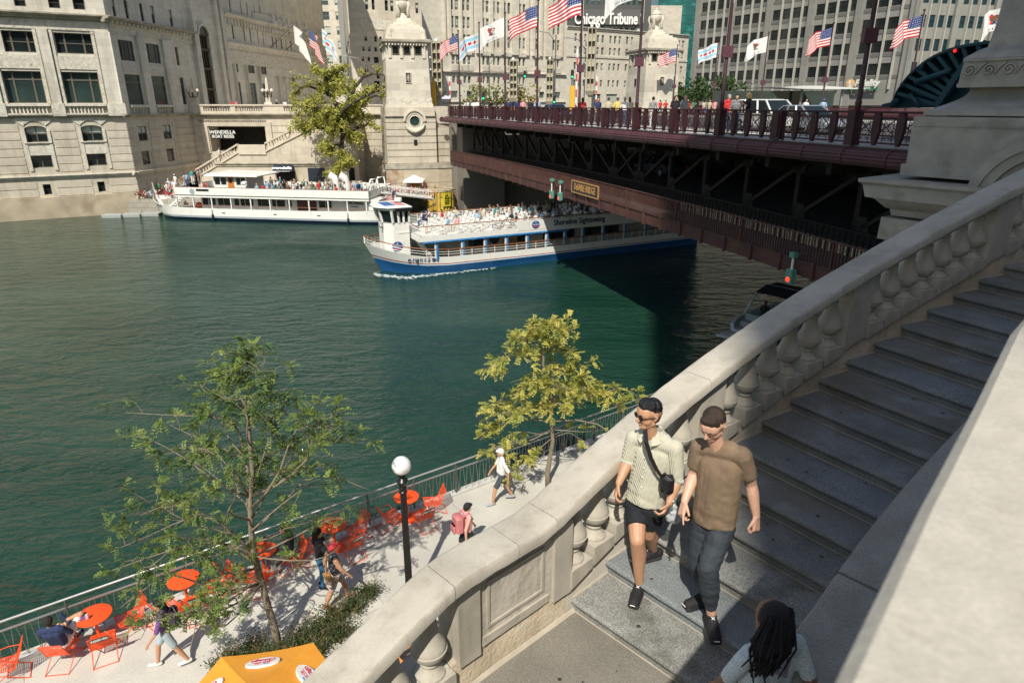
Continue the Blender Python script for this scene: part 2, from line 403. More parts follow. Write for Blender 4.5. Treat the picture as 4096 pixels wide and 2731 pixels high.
def inner_parapet():
    b = empty('stair_parapet', (0, 0, 0), 0, 'grey shaded stone parapet with flat coping on the wall side of the stairs', 'parapet')
    W = 1.84
    cj = [-2.2, .36, 3.0, 5.6, 8.0, 10.4]
    def wd(s): return W+max(-.05, min(.16, .035*s))
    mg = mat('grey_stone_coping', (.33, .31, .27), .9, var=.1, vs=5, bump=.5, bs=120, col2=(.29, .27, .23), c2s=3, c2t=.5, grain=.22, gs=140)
    for a, c in zip(cj, cj[1:]):
        mb = MB(); R = []; n = int((c-a)/.15)
        for i in range(n+1):
            s = lerp(a+.012, c-.012, i/n); z = zn(s)+HCOP; w = wd(s)
            R.append([pt(s, -w-dd, z+dz) for dd, dz in ((.05, -.15), (0, -.12), (0, -.02), (.015, 0), (.85, 0), (.86, -.02), (.86, -.15))])
        mb.loft(R, True, True); rough(mb, .004, 9); mb.build('coping_stone', mg, b, 40)
        mb = MB(); R = []
        for i in range(n+1):
            s = lerp(a, c, i/n); z = zn(s); w = wd(s)+.06
            R.append([pt(s, -w-dd, z+dz) for dd, dz in ((0, -1), (0, HCOP-.13), (.78, HCOP-.13), (.78, -1))])
        mb.loft(R, True, True); mb.build('wall', M_LIME, b)
    mb = MB()
    for s in (.36,):
        z = zn(s)+HCOP-.004
        mb.hexa([pt(s-.014, -1.85, z-.03), pt(s+.014, -1.85, z-.03), pt(s+.014, -2.66, z-.03), pt(s-.014, -2.66, z-.03), pt(s-.014, -1.85, z), pt(s+.014, -1.85, z), pt(s+.014, -2.66, z), pt(s-.014, -2.66, z)])
    mb.build('mortar_joint', mat('dark_mortar', (.15, .13, .1), .9), b)
inner_parapet()
def upper_parapet():
    z = HC-.5
    P = [at(3120, 3150, z), at(3328, 2731, z), at(3500, 2380, z), at(3689, 1998, z), at(3744, 1900, z), at(3905, 1600, z), at(4048, 1316, z), at(4160, 1190, z), at(4500, 900, z)]
    P = [Vector((P[0].x-.4, P[0].y-.5, z))]+P
    mb = MB(); R = []
    for i, p in enumerate(P):
        d = (P[min(i+1, len(P)-1)]-P[max(0, i-1)]); d.normalize(); n = Vector((d.y, -d.x, 0))
        R.append([p+Vector((0, 0, -.16)), p+Vector((0, 0, -.015)), p+n*.015, p+n*.55, p+n*.565-Vector((0, 0, .015)), p+n*.56+Vector((0, 0, -.16))])
    mb.loft(R, True, True)
    o = empty('street_parapet', P[3][:], 0, 'sunlit pale stone parapet right in front of the viewer, out of focus', 'parapet')
    mm = mat('pale_limestone', (.47, .435, .365), .85, var=.09, vs=14, bump=.1, bs=60, col2=(.4, .365, .3), c2s=9, c2t=.6, grain=.06, gs=120)
    mb.v = [(Vector(v)-P[3])[:] for v in mb.v]
    mb.build('coping', mm, o, 40)
    mb = MB(); R = []
    for i, p in enumerate(P):
        d = (P[min(i+1, len(P)-1)]-P[max(0, i-1)]); d.normalize(); n = Vector((d.y, -d.x, 0))
        R.append([(p+n*q+Vector((0, 0, h)))-P[3] for q, h in ((.1, -.1), (.46, -.1), (.46, -8), (.1, -8))])
    mb.loft(R, True, True); mb.build('wall', mm, o)
upper_parapet()
# ================= water, riverwalk floor =================
def water():
    m = bpy.data.materials.new('river_water'); m.use_nodes = True; N = m.node_tree.nodes; L = m.node_tree.links; b = N['Principled BSDF']
    b.inputs['Roughness'].default_value = .07; b.inputs['IOR'].default_value = 1.333
    tc = N.new('ShaderNodeTexCoord'); mp = N.new('ShaderNodeMapping'); mp.inputs['Rotation'].default_value = (0, 0, radians(-12)); mp.inputs['Scale'].default_value = (.55, 1.25, 1)
    L.new(tc.outputs['Object'], mp.inputs[0])
    def nz(s, d, dist=0, v=mp.outputs[0]):
        n = N.new('ShaderNodeTexNoise'); n.inputs['Scale'].default_value = s; n.inputs['Detail'].default_value = d; n.inputs['Distortion'].default_value = dist; L.new(v, n.inputs['Vector']); return n
    a = nz(.12, 3); r = N.new('ShaderNodeValToRGB'); L.new(a.outputs[0], r.inputs[0])
    r.color_ramp.elements[0].position = .35; r.color_ramp.elements[0].color = (.008, .036, .023, 1); r.color_ramp.elements[1].position = .7; r.color_ramp.elements[1].color = (.018, .056, .038, 1)
    L.new(r.outputs[0], b.inputs['Base Color'])
    n1 = nz(.9, 5, .6); n2 = nz(3.4, 4, .8); n3 = nz(.16, 3, .8)
    m1 = N.new('ShaderNodeMath'); m1.operation = 'MULTIPLY'; m1.inputs[1].default_value = .42; L.new(n2.outputs[0], m1.inputs[0])
    m2 = N.new('ShaderNodeMath'); m2.operation = 'ADD'; L.new(n1.outputs[0], m2.inputs[0]); L.new(m1.outputs[0], m2.inputs[1])
    bp = N.new('ShaderNodeBump'); bp.inputs['Distance'].default_value = .5; L.new(m2.outputs[0], bp.inputs['Height'])
    mr = N.new('ShaderNodeMapRange'); mr.inputs[1].default_value = .3; mr.inputs[2].default_value = .7; mr.inputs[3].default_value = .3; mr.inputs[4].default_value = 1.0; L.new(n3.outputs[0], mr.inputs[0]); L.new(mr.outputs[0], bp.inputs['Strength'])
    L.new(bp.outputs[0], b.inputs['Normal'])
    mb = MB(); mb.poly([(-400, -60, 0), (400, -60, 0), (400, 400, 0), (-400, 400, 0)]); tag(mb.build('water', m), kind='structure')
water()
RWA = 54.2
RW = Frame(*at(94, 2632, 1.2)[:2], RWA)      # foot of the riverwalk railing
def riverwalk():
    mb = MB()
    m = ashlar('riverwalk_concrete', (.55, .525, .46), 3.4, 3.0, .012, .6, .85, .2, .06, (.49, .465, .41), .5, .8)
    # lower promenade sheet in the railing's own frame: x along the river, y towards the river
    N = m.node_tree.nodes
    for n in N:
        if n.type == 'COMBXYZ':
            sp = [k for k in N if k.type == 'SEPXYZ'][0]; m.node_tree.links.new(sp.outputs[0], n.inputs[0]); m.node_tree.links.new(sp.outputs[1], n.inputs[1])
    mb.box(-30, 60, -14, .25, -2, 1.2)
    tag(mb.build('riverwalk_pavement', m, loc=RW.o, rz=RW.r), kind='structure')
riverwalk()
# ================= riverwalk: railing, furniture, lamp, umbrella, plants =================
def rwp(u, inl, z=1.2): return RW.w(u, -inl, z)
M_ALU = mat('brushed_steel', (.4, .4, .39), .5, .7, var=.05)
M_DST = mat('dark_steel', (.16, .15, .14), .5, .5)
M_CAB = mat('steel_rod', (.36, .33, .3), .4, .7)
M_ORG = mat('orange_red_metal', (.8, .085, .012), .42, var=.05, vs=8)
M_BLK = mat('black_paint', (.012, .012, .013), .35)
M_WHT = mat('white_paint', (.78, .77, .73), .5, var=.04)
def railing():
    r = empty('river_railing', RW.w(0, 0, 1.2)[:], RW.r, 'steel railing with slanted rods along the river edge of the promenade', 'railing')
    mb = MB().tube([(-12, 0, 1.05), (40, 0, 1.05)], .028, 8); mb.build('top_rail', M_ALU, r, True)
    mb = MB().box(-12, 40, -.03, .0, .83, .865); mb.build('lower_rail', M_ALU, r)
    mb = MB().box(-12, 40, -.1, .03, .0, .07); mb.build('base_channel', mat('concrete_kerb', (.5, .49, .46), .8), r)
    k = 0
    for i in range(-8, 24):
        u = 7.79+1.375*i
        if k < 26 or True:
            MB().box(u-.012, u+.012, -.05, .05, .02, 1.03).build('post', M_DST, r)
        mb = MB()
        for j in range(6):
            a = u+.06+j*1.375/6; b = a+.1
            mb.tube([(a+.05, .0, .06), (a-.02, .0, .84)], .0065, 4); mb.tube([(a+.06, .0, .06), (a+.13, .0, .84)], .0065, 4)
        mb.build('rod_panel', M_CAB, r)
railing()
def chair_proto(arms):
    t = empty('cafe_chair')
    W = .25
    def slats(P0, P1, n, name):
        mb = MB()
        for i in range(n):
            f = (i+.5)/n; y = lerp(P0[0], P1[0], f); z = lerp(P0[1], P1[1], f)
            mb.bar((-W, y, z), (W, y, z), .021, .008, up=(0, P0[1]-P1[1], P1[0]-P0[0]) if name == 'backrest' else (0, 0, 1))
        for s in (-W, W): mb.tube([(s, *P0), (s, *P1)], .011, 6)
        mb.tube([(-W, *P1), (W, *P1)], .011, 6)
        return mb.build(name, M_ORG, t)
    slats((-.22, .37), (.27, .42), 12, 'seat')
    slats((-.22, .38), (-.43, .86), 11, 'backrest')
    for s in (-W-.012, W+.012):
        mb = MB().tube([(s, .27, .42), (s, -.1, .2), (s, -.42, .012), (s*.99, -.46, .012)], .011, 6); mb.build('leg', M_ORG, t)
        mb = MB().tube([(s, -.24, .42), (s, .1, .18), (s, .38, .012), (s*.99, .42, .012)], .011, 6); mb.build('leg', M_ORG, t)
    mb = MB().tube([(-W, -.44, .012), (W, -.44, .012)], .011, 6); mb.build('stretcher', M_ORG, t)
    mb = MB().tube([(-W, .4, .012), (W, .4, .012)], .011, 6); mb.build('stretcher', M_ORG, t)
    if arms:
        for s in (-W-.01, W+.01): MB().tube([(s, -.33, .62), (s*1.12, -.1, .64), (s*1.12, .12, .62), (s, .2, .42)], .011, 6).build('armrest', M_ORG, t)
    t.scale = (.85, .85, .85)
    return t
CHA = chair_proto(False); CHB = chair_proto(True); used = set()
def chair(u, inl, ang, label, arms=False, sign=False):
    src = CHB if arms else CHA
    loc = rwp(u, inl); rz = RW.r+radians(ang)
    if src.name not in used: used.add(src.name); c = src; c.location = loc; c.rotation_euler = (0, 0, rz)
    else: c = copy_tree(src, loc, rz)
    tag(c, label, 'chair', 'orange red slatted metal chairs on the promenade')
    if sign:
        M = Matrix.Translation(loc) @ Matrix.Rotation(rz, 4, 'Z')
        p = M @ Vector((0, -.37, .69))
        s = empty('reserved_sign', p[:], rz, label.split(' chair')[0].replace('orange', 'small black RESERVED sign on the orange')+' chair', 'sign', 'black RESERVED signs hung on chair backs')
        MB().box(-.15, .15, -.02, -.002, -.042, .042).build('plate', M_BLK, s)
        text('lettering', 'RESERVED', .066, M_WHT, s, (0, -.0235, -.001), (radians(90), 0, 0), .002, .001)
chair(-.25, .42, 85, 'orange chair with looped armrest cut by the left photo edge', True)
chair(.72, .6, -28, 'orange chair in which the man in the navy shirt sits', True)
chair(1.42, .86, -6, 'orange nearest chair with its back to the viewer beside the drinks-can table', False, True)
chair(1.95, .42, 100, 'orange chair on the far side of the drinks-can table, half under leaves')
chair(2.66, .55, -70, 'orange chair just beyond the walker in the purple shirt')
chair(3.24, .78, -5, 'orange chair under the leaves near the purple-shirted walker', False, True)
chair(3.78, .42, 95, 'orange chair to the right of the leaf-covered table')
chair(4.2, .25, -85, 'orange chair pushed to the railing left of the thin tree trunk')
chair(4.62, .72, -35, 'orange chair partly hidden right behind the thin tree trunk')
chair(5.52, .45, 88, 'orange chair in which the woman in dark clothes sits')
chair(6.05, .2, -88, 'orange chair behind the woman in the black top')
chair(7.25, .32, 100, 'orange chair facing left by the table behind the red cap walker')
chair(6.92, .84, 8, 'orange chair near the woman in blue jeans', False, True)
chair(8.28, .32, -88, 'orange chair just left of the black lamp post', True)
chair(9.55, .36, 70, 'orange chair right of the lamp post, farthest along the promenade')
chair(9.0, .82, 0, 'orange chair just right of the lamp post', False, True)
def table(u, inl, label, first=[None]):
    loc = rwp(u, inl)
    if first[0] is None:
        t = empty('cafe_table', loc[:], 0)
        MB().lathe([(.33, .70), (.345, .705), (.345, .725), (.335, .73), (.0, .73)], 32).build('table_top', M_ORG, t, 30)
        MB().lathe([(.035, .03), (.035, .7)], 14).build('pedestal', M_ORG, t, 30)
        MB().lathe([(.24, 0), (.24, .012), (.05, .03), (0, .03)], 28).build('base', M_ORG, t, 30); first[0] = t
    else: t = copy_tree(first[0], loc, 0)
    tag(t, label, 'table', 'round orange red tables on the promenade')
table(1.36, .42, 'round orange table with a drinks can and purple card on it'); table(3.13, .32, 'round orange table dappled by leaf shadows beyond the purple-shirted walker')
table(4.88, .3, 'round orange table behind the tree trunk where the dark-clothed woman sits'); table(6.67, .33, 'round red table behind the woman in the black top'); table(8.8, .28, 'round orange table directly behind the lamp post')
o = MB().lathe([(.02, 0), (.033, .008), (.033, .11), (.026, .122), (.0, .122)], 16).build('drinks_can', mat('can', (.7, .68, .68), .35, .4, col2=(.6, .2, .2), c2s=12), None, 40, loc=rwp(1.25, .5, 1.931)); tag(o, 'white and pink drinks can on the nearest orange table', 'can')
o = MB().bevbox(-.09, .09, -.06, .06, 0, .012, .004).build('purple_booklet', mat('purple_card', (.2, .08, .25), .6), None, False, rwp(1.17, .4, 1.931), RW.r+.5); tag(o, 'small purple booklet lying beside the drinks can', 'booklet')
def lamp():
    b = Vector((-2.34, 12.25, 1.2)); t = empty('street_lamp', b[:], 0, 'black fluted lamp post with a white globe standing behind the balustrade', 'street lamp')
    P = [(.2, 0), (.2, .12), (.15, .2), (.13, .5), (.1, .6), (.085, .65)]
    MB().lathe(P+[(.0, .66)], 20).build('base', M_BLK, t, 40)
    mb = MB(); n = 32; R = []
    for z, r in ((.6, .082), (3.06, .066)): R.append([((r*(1 if k % 2 else .86))*cos(2*pi*k/n), (r*(1 if k % 2 else .86))*sin(2*pi*k/n), z) for k in range(n)])
    mb.loft(R, True, True); mb.build('shaft', M_BLK, t, 20)
    zt = 3.04
    MB().lathe([(.068, zt), (.09, zt+.01), (.09, zt+.04), (.07, zt+.06), (.085, zt+.1), (.085, zt+.14), (.07, zt+.17), (.1, zt+.22), (.12, zt+.26), (.12, zt+.3), (.09, zt+.34), (.06, zt+.37), (.075, zt+.41), (.11, zt+.45), (.11, zt+.47), (0, zt+.47)], 22).build('capital', M_BLK, t, 30)
    gm = mat('opal_globe', (.8, .79, .76), .25, col2=(.62, .61, .59), c2s=7, c2t=.5)
    g = MB(); g.ball((0, 0, zt+.47+.19), .205, 28, 18); g.build('globe', gm, t, True)
lamp()
def umbrella():
    c = at(1008, 2752, 3.95); t = empty('patio_umbrella', (c.x, c.y, 1.2), radians(12), 'orange patio umbrella printed with white oval city logos', 'umbrella')
    mo = mat('orange_canvas', (.85, .36, .035), .75, var=.05, bump=.2, bs=30, col2=(.8, .32, .03), c2s=3)
    R, zt, zb = 1.48, 2.75, 2.24; n = 6
    mb = MB()
    for k in range(n):
        a0, a1 = 2*pi*k/n, 2*pi*(k+1)/n; rows = []
        for j in range(9):
            f = j/8; row = []
            for i in range(9):
                g = i/8; p = Vector((lerp(cos(a0), cos(a1), g), lerp(sin(a0), sin(a1), g), 0))*R*f
                sag = .05*sin(pi*g)*f*f+.03*sin(pi*f); row.append((p.x, p.y, lerp(zt, zb, f)-sag+.012*sin(g*26)*max(0, .5-f)))
            rows.append(row)
        mb.loft(rows, closed=False)
    mb.build('canopy', mo, t, 35)
    mb = MB()
    for k in range(n):
        a0, a1 = 2*pi*k/n, 2*pi*(k+1)/n
        A = Vector((cos(a0), sin(a0), 0))*R; B = Vector((cos(a1), sin(a1), 0))*R
        mb.loft([[ (lerp(A.x, B.x, g/6)*q, lerp(A.y, B.y, g/6)*q, zb-.05*sin(pi*g/6)-h) for g in range(7)] for q, h in ((1.001, 0), (1.005, .2))], closed=False)
    mb.build('valance', mo, t)
    MB().lathe([(.025, 0), (.025, zt)], 10).build('pole', M_ALU, t, True)
    MB().ball((0, 0, zt+.03), .05).build('finial', mo, t, True)
    for k in range(n): a = 2*pi*k/n; MB().bar((0, 0, zt-.12), (R*cos(a), R*sin(a), zb-.1), .02).build('rib', M_ALU, t)
    red = mat('logo_red', (.55, .03, .08), .6); blue = mat('logo_blue', (.05, .35, .6), .6); yel = mat('logo_yellow', (.8, .6, .05), .6)
    for k in range(n):
        am = 2*pi*(k+.5)/n; sl = atan2(zt-zb, R*cos(pi/n)); d = .84
        M = Matrix.Rotation(am, 4, 'Z') @ Matrix.Translation((d, 0, lerp(zt, zb, d/(R*cos(pi/n)))-.012)) @ Matrix.Rotation(sl, 4, 'Y') @ Matrix.Rotation(pi/2, 4, 'Z')
        mb = MB(); N = 28; mb.loft([[(.27*q*cos(2*pi*i/N), .155*q*sin(2*pi*i/N), h) for i in range(N)] for q, h in ((1, -.02), (1, .012), (.97, .016))], True, True)
        o = mb.build('logo_oval', M_WHT, t); o.matrix_local = M
        q = text('lettering', 'Chicago', .12, red, o, (0, -.045, .019), (0, 0, 0), .002, .003)
        q = text('lettering', 'First City', .065, red, o, (0, .055, .019), (0, 0, .06), .002, .001)
        MB().box(-.16, .16, .012, .02, .018, .021).build('logo_stripe', red, o)
        MB().box(-.1, -.03, .09, .115, .018, .021).build('logo_mark', blue, o)
umbrella()
# slatted wooden tables glimpsed between the lowest balusters
def picnic(px, py, rz, label):
    b = at(px, py, 1.95); t = empty('picnic_table', (b.x, b.y, 1.2), rz, label, 'table', 'slatted wooden tables below the stairs')
    mw = mat('orange_wood', (.62, .27, .06), .6, var=.15, vs=9)
    mb = MB()
    for i in range(6): mb.box(-.8, .8, -.4+i*.135, -.4+i*.135+.11, .72, .75)
    mb.build('table_top', mw, t)
    for s in (-1, 1):
        mb = MB()
        for i in range(2): mb.box(-.8, .8, s*.72-.14+i*.15, s*.72-.01+i*.15, .43, .46)
        mb.build('bench_seat', mw, t)
        mb = MB(); mb.bar((s*.6, -.7, .42), (s*.6, .7, .42), .05); mb.bar((s*.6, -.3, .7), (s*.6, -.6, 0), .05); mb.bar((s*.6, .3, .7), (s*.6, .6, 0), .05); mb.build('trestle', M_BLK, t)
picnic(1590, 2540, RW.r+.1, 'slatted orange wooden picnic table seen between the lower balusters'); picnic(1440, 2700, RW.r+.1, 'slatted orange wooden picnic table mostly hidden by the lowest baluster')

# ---------- foliage ----------
def leafmat(name, c, c2, tr=.45):
    m = bpy.data.materials.new(name); m.use_nodes = True; N = m.node_tree.nodes; L = m.node_tree.links
    for n in list(N): N.remove(n)
    out = N.new('ShaderNodeOutputMaterial'); d = N.new('ShaderNodeBsdfPrincipled'); d.inputs['Roughness'].default_value = .55; t = N.new('ShaderNodeBsdfTranslucent'); mx = N.new('ShaderNodeMixShader'); mx.inputs[0].default_value = tr
    tc = N.new('ShaderNodeTexCoord'); nz = N.new('ShaderNodeTexNoise'); nz.inputs['Scale'].default_value = 2.3; L.new(tc.outputs['Object'], nz.inputs[0])
    r = N.new('ShaderNodeValToRGB'); r.color_ramp.elements[0].position = .38; r.color_ramp.elements[1].position = .62; r.color_ramp.elements[0].color = (*c, 1); r.color_ramp.elements[1].color = (*c2, 1)
    L.new(nz.outputs[0], r.inputs[0]); L.new(r.outputs[0], d.inputs['Base Color']); L.new(r.outputs[0], t.inputs[0])
    L.new(d.outputs[0], mx.inputs[1]); L.new(t.outputs[0], mx.inputs[2]); L.new(mx.outputs[0], out.inputs[0]); return m
RND = random.Random(11)
def rv(s=1): return Vector((RND.gauss(0, s), RND.gauss(0, s), RND.gauss(0, s)))
def leaflet(mb, p, d, n, l, w):
    s = d.cross(n)
    if s.length < 1e-5: return
    s.normalize(); q = s*w*.5
    a = p+d*l*.4
    mb.F(mb.V(p), mb.V(a+q), mb.V(p+d*l), mb.V(a-q))
def compound(mb, p, d, l, n, ll, lw, droop=.3):
    d = d.normalized(); up = Vector((0, 0, 1)); sd = d.cross(up)
    if sd.length < .05: sd = Vector((1, 0, 0))
    sd.normalize(); nn = sd.cross(d); nn = (nn+rv(.3)).normalized()
    for i in range(n):
        f = (i+1)/n; q = p+d*l*f-up*droop*l*f*f
        for s in (-1, 1):
            dd = (sd*s*.9+d*.6-up*.25+rv(.12)).normalized(); leaflet(mb, q, dd, (nn+rv(.25)).normalized(), ll*RND.uniform(.75, 1.15), lw)
def branch(bk, p, q, r0, r1, bend=.12, n=6):
    L_ = (q-p).length; pts = []; off = rv(bend*L_); off2 = rv(bend*.5*L_)
    for i in range(n+1):
        f = i/n; pts.append(p.lerp(q, f)+off*sin(pi*f)+off2*sin(2*pi*f)+Vector((0, 0, .08*L_*sin(pi*f))))
    bk.tube(pts, [lerp(r0, r1, i/n) for i in range(n+1)], 6); return pts
def tree(name, label, base, trunk, ends, mats, leaf, tr=.06, grp=None, cat='tree', sprays=5, comp=9, spr=.45, trunk_r=(.09, .03), twigr=.006):
    """trunk: points; ends: [(trunk fraction, end point, spread, density)]"""
    t = empty(name, base[:], 0, label, cat, grp)
    tk = MB(); B = Vector(base); T = [Vector(p)-B for p in trunk]
    n = len(T); tk.tube(T, [lerp(trunk_r[0], trunk_r[1], (i/(n-1))**.7) for i in range(n)], 10)
    i0 = len(tk.v); tk.build('trunk', mats[0], t, True)
    bk = MB(); lf = MB()
    def tp(f): x = f*(n-1); i = min(n-2, int(x)); return T[i].lerp(T[i+1], x-i)
    for f, e, sp, dn in ends:
        e = Vector(e)-B; s = tp(f); L_ = (e-s).length
        pts = branch(bk, s, e, tr*min(1, L_/4+.15), twigr*1.3)
        for k in range(int(sprays*dn)):
            g = RND.uniform(.35, 1.0); x = g*6; i = min(5, int(x)); p = pts[i].lerp(pts[i+1], x-i)
            q = p+(e-s).normalized()*RND.uniform(0, .3)*L_*.4+Vector((RND.gauss(0, sp), RND.gauss(0, sp), RND.gauss(0, sp*.6)))
            tw = branch(bk, p, q, twigr*1.5, twigr*.6, .1, 4)
            for c in range(comp):
                h = RND.uniform(.3, 1); x = h*4; i = min(3, int(x)); a = tw[i].lerp(tw[i+1], x-i)
                d = (q-p).normalized()*.6+rv(.55)+Vector((0, 0, .15)); leaf(lf, a, d)
    bk.build('branches', mats[0], t, True); lf.mi = 0
    o = lf.build('crown', mats[1], t); return t
BARK = mat('grey_bark', (.22, .18, .13), .9, var=.25, vs=20, bump=.8, bs=60)
def P(px, py, y, dy=0): return aty(px, py, y+dy)
def near_trees():
    b = at(1118, 2600, 1.2); y = b.y
    G1 = leafmat('locust_leaves', (.075, .14, .04), (.24, .31, .07), .4)
    lf = lambda mb, p, d: compound(mb, p, d, RND.uniform(.15, .25), 5, .058, .036)
    E = [(1, (1000, 1400), 0, .35, 1.6), (1, (920, 1480), .3, .3, 1.2), (1, (1060, 1450), -.3, .3, 1.2), (.9, (800, 1540), .2, .35, 1.2), (.9, (1110, 1560), .4, .3, 1), (.8, (960, 1580), -.4, .4, 1.6), (.85, (1050, 1640), .1, .3, 1), (.75, (840, 1660), .5, .35, 1.2),
         (.6, (500, 1650), .2, .3, 1.1), (.6, (560, 1740), -.6, .4, 1.2), (.55, (680, 1700), .5, .35, 1.1), (.6, (620, 1820), -.2, .4, 1.2), (.55, (750, 1830), .7, .4, 1.1), (.5, (860, 1800), -.8, .35, .9),
         (.65, (1200, 1660), .2, .3, 1.0), (.6, (1400, 1640), 0, .25, .9), (.6, (1450, 1760), .5, .3, 1.3), (.55, (1330, 1720), -.5, .35, 1.2), (.55, (1280, 1800), .6, .35, 1.1), (.5, (1180, 1860), -.3, .35, .9), (.6, (1370, 1840), .2, .3, 1), (.5, (1100, 1800), .6, .35, 1), (.45, (1320, 1920), .2, .3, .6),
         (.35, (560, 2060), -.6, .3, 1.3), (.35, (480, 2190), -.9, .3, 1.4), (.3, (660, 2040), -.3, .25, 1.2), (.35, (390, 2300), -1.1, .28, 1.2), (.3, (700, 2150), -.8, .3, 1.0), (.3, (600, 2270), -1.2, .3, 1.1),
         (.25, (620, 2480), -1.6, .3, 1.1), (.25, (560, 2560), -1.9, .25, .7), (.25, (720, 2530), -1.5, .28, 1.0), (.25, (800, 2400), -1.2, .25, .6), (.25, (860, 2300), -.9, .2, .5), (.25, (950, 2420), -1.1, .22, .5), (.3, (760, 2600), -1.7, .2, .4), (.25, (480, 2430), -1.4, .25, .7), (.3, (900, 2200), -.8, .2, .6),
         (.35, (1400, 2080), -.3, .22, .6), (.4, (1250, 2100), .2, .22, .5), (.3, (1180, 2300), -.5, .15, .15), (.35, (1340, 2200), -.4, .15, .2), (.45, (1480, 1960), .1, .1, .1)]
    tree('locust_tree', 'slender dark green leafy tree rising from the promenade in the left foreground', b, [b, P(1100, 2520, y), P(1062, 2390, y), P(1030, 2270, y, .05), P(1008, 2170, y), P(1003, 2080, y, -.05), P(1000, 1990, y), P(1012, 1900, y, .1), P(1000, 1780, y, .1), P(990, 1650, y, .05), P(995, 1540, y)],
         [(f, P(q[0], q[1], y, dy), sp, dn) for f, q, dy, sp, dn in E], [BARK, G1], lf, .034, sprays=7, comp=9, twigr=.0045)
    b = at(2192, 1945, 1.2); y = b.y
    G2 = leafmat('yellow_leaves', (.34, .37, .08), (.66, .6, .16), .45)
    def lf(mb, p, d): compound(mb, p, d, RND.uniform(.16, .26), 5, .085, .046)
    E = [(1, (2200, 1290), 0, .25, 1.6), (1, (2130, 1300), .3, .25, 1.3), (1, (2280, 1330), -.2, .25, 1.5), (.95, (2080, 1350), -.3, .3, 1.2), (.95, (2290, 1400), .3, .25, 1.2), (.9, (1990, 1430), .2, .3, 1.4), (.9, (2100, 1430), -.5, .3, 1), (.85, (2220, 1470), .5, .3, 1),
         (.7, (2340, 1460), .3, .2, 1.0), (.7, (2380, 1520), -.1, .25, 1.3), (.65, (2460, 1580), .2, .22, 1.3), (.6, (2560, 1610), -.2, .18, 1.5), (.55, (2500, 1640), .3, .2, 1.1), (.7, (2250, 1560), -.4, .35, 1.3), (.7, (2130, 1560), .5, .35, 1.2), (.65, (2040, 1530), -.2, .3, .9), (.65, (2330, 1600), .5, .3, 1.1),
         (.55, (1960, 1620), .1, .3, 1.3), (.5, (1930, 1690), -.4, .22, 1.3), (.45, (1920, 1760), .1, .2, 1.1), (.5, (2020, 1660), .4, .25, .9), (.55, (2200, 1640), .1, .3, 1), (.4, (1980, 1800), -.4, .2, .7), (.4, (1890, 1860), .1, .15, .5), (.35, (2050, 1880), -.6, .16, .9), (.3, (2150, 1850), -.4, .15, .3), (.4, (2420, 1720), .2, .15, .3), (.45, (2560, 1690), .1, .12, .4), (.35, (2350, 1770), -.2, .15, .3)]
    tree('yellow_tree', 'young tree with pale yellow leaves beside the river railing in the middle of the photo', b, [b, P(2190, 1890, y), P(2200, 1830, y), P(2212, 1760, y, .05), P(2205, 1690, y), P(2210, 1600, y), P(2200, 1540, y, .05), P(2172, 1470, y), P(2175, 1400, y), P(2180, 1340, y)],
         [(f, P(q[0], q[1], y, dy), sp, dn) for f, q, dy, sp, dn in E], [BARK, G2], lf, .03, sprays=8, comp=8, twigr=.0045)
near_trees()
def shrubs():
    ga = leafmat('shrub_leaves', (.05, .085, .025), (.13, .15, .045), .3); gb = mat('dry_stems', (.2, .11, .07), .9)
    K = [(930, 2600, .5), (1010, 2570, .55), (1080, 2600, .6), (1180, 2540, .6), (1260, 2500, .65), (1330, 2440, .6), (1400, 2390, .55), (1460, 2340, .5), (1150, 2620, .6), (1250, 2580, .6), (1350, 2500, .6), (880, 2630, .45)]
    for i, (px, py, r) in enumerate(K):
        b = at(px+12, py+34, 1.3); b.z = 1.2; r *= .8
        t = empty('shrub', b[:], 0, 'low leafy planting bed shrub between the promenade and the stair wall', 'shrub', 'shrubs in the bed below the stairs')
        lf = MB(); st = MB()
        for k in range(30):
            d = Vector((RND.gauss(0, .45), RND.gauss(0, .45), RND.uniform(.35, 1))).normalized()*r*RND.uniform(.6, 1.25)
            st.tube([(0, 0, 0), (d*.5+rv(.03))[:], d[:]], [.006, .004, .002], 4)
            for j in range(34):
                p = d*RND.uniform(.35, 1)+rv(.06); leaflet(lf, p, rv(1).normalized(), rv(1).normalized(), .055, .032)
        for k in range(7):
            d = Vector((RND.gauss(0, .3), RND.gauss(0, .3), 1)).normalized()*r*RND.uniform(1.1, 1.6)
            st.tube([(0, 0, 0), (d*.5+rv(.03))[:], d[:]], [.005, .003, .002], 3)
            for j in range(6): st.ball((d+rv(.03))[:], .008, 5, 3)
        st.build('stems', gb, t); lf.build('foliage', ga, t)
shrubs()
# ================= people =================
def skinm(n, c): return mat(n, c, .5, var=.06, vs=30, bump=.05, bs=300)
SK = [skinm('light_skin', (.62, .36, .25)), skinm('tan_skin', (.5, .27, .16)), skinm('brown_skin', (.25, .12, .07)), skinm('dark_skin', (.09, .045, .03))]
CLOTH = {}
def cloth(name, c): 
    if name not in CLOTH: CLOTH[name] = mat('cloth_'+name, c, .85, var=.1, vs=15, bump=.2, bs=60)
    return CLOTH[name]
COLS = {'white': (.72, .71, .68), 'black': (.015, .015, .017), 'red': (.55, .03, .03), 'navy': (.02, .035, .1), 'light blue': (.3, .45, .62), 'grey': (.25, .25, .25), 'pink': (.7, .3, .32), 'teal': (.05, .3, .3), 'orange': (.65, .18, .05), 'purple': (.15, .06, .22), 'green': (.08, .22, .1), 'yellow': (.65, .5, .12), 'brown': (.2, .12, .07), 'beige': (.5, .42, .3), 'denim': (.06, .12, .22), 'maroon': (.2, .03, .05)}
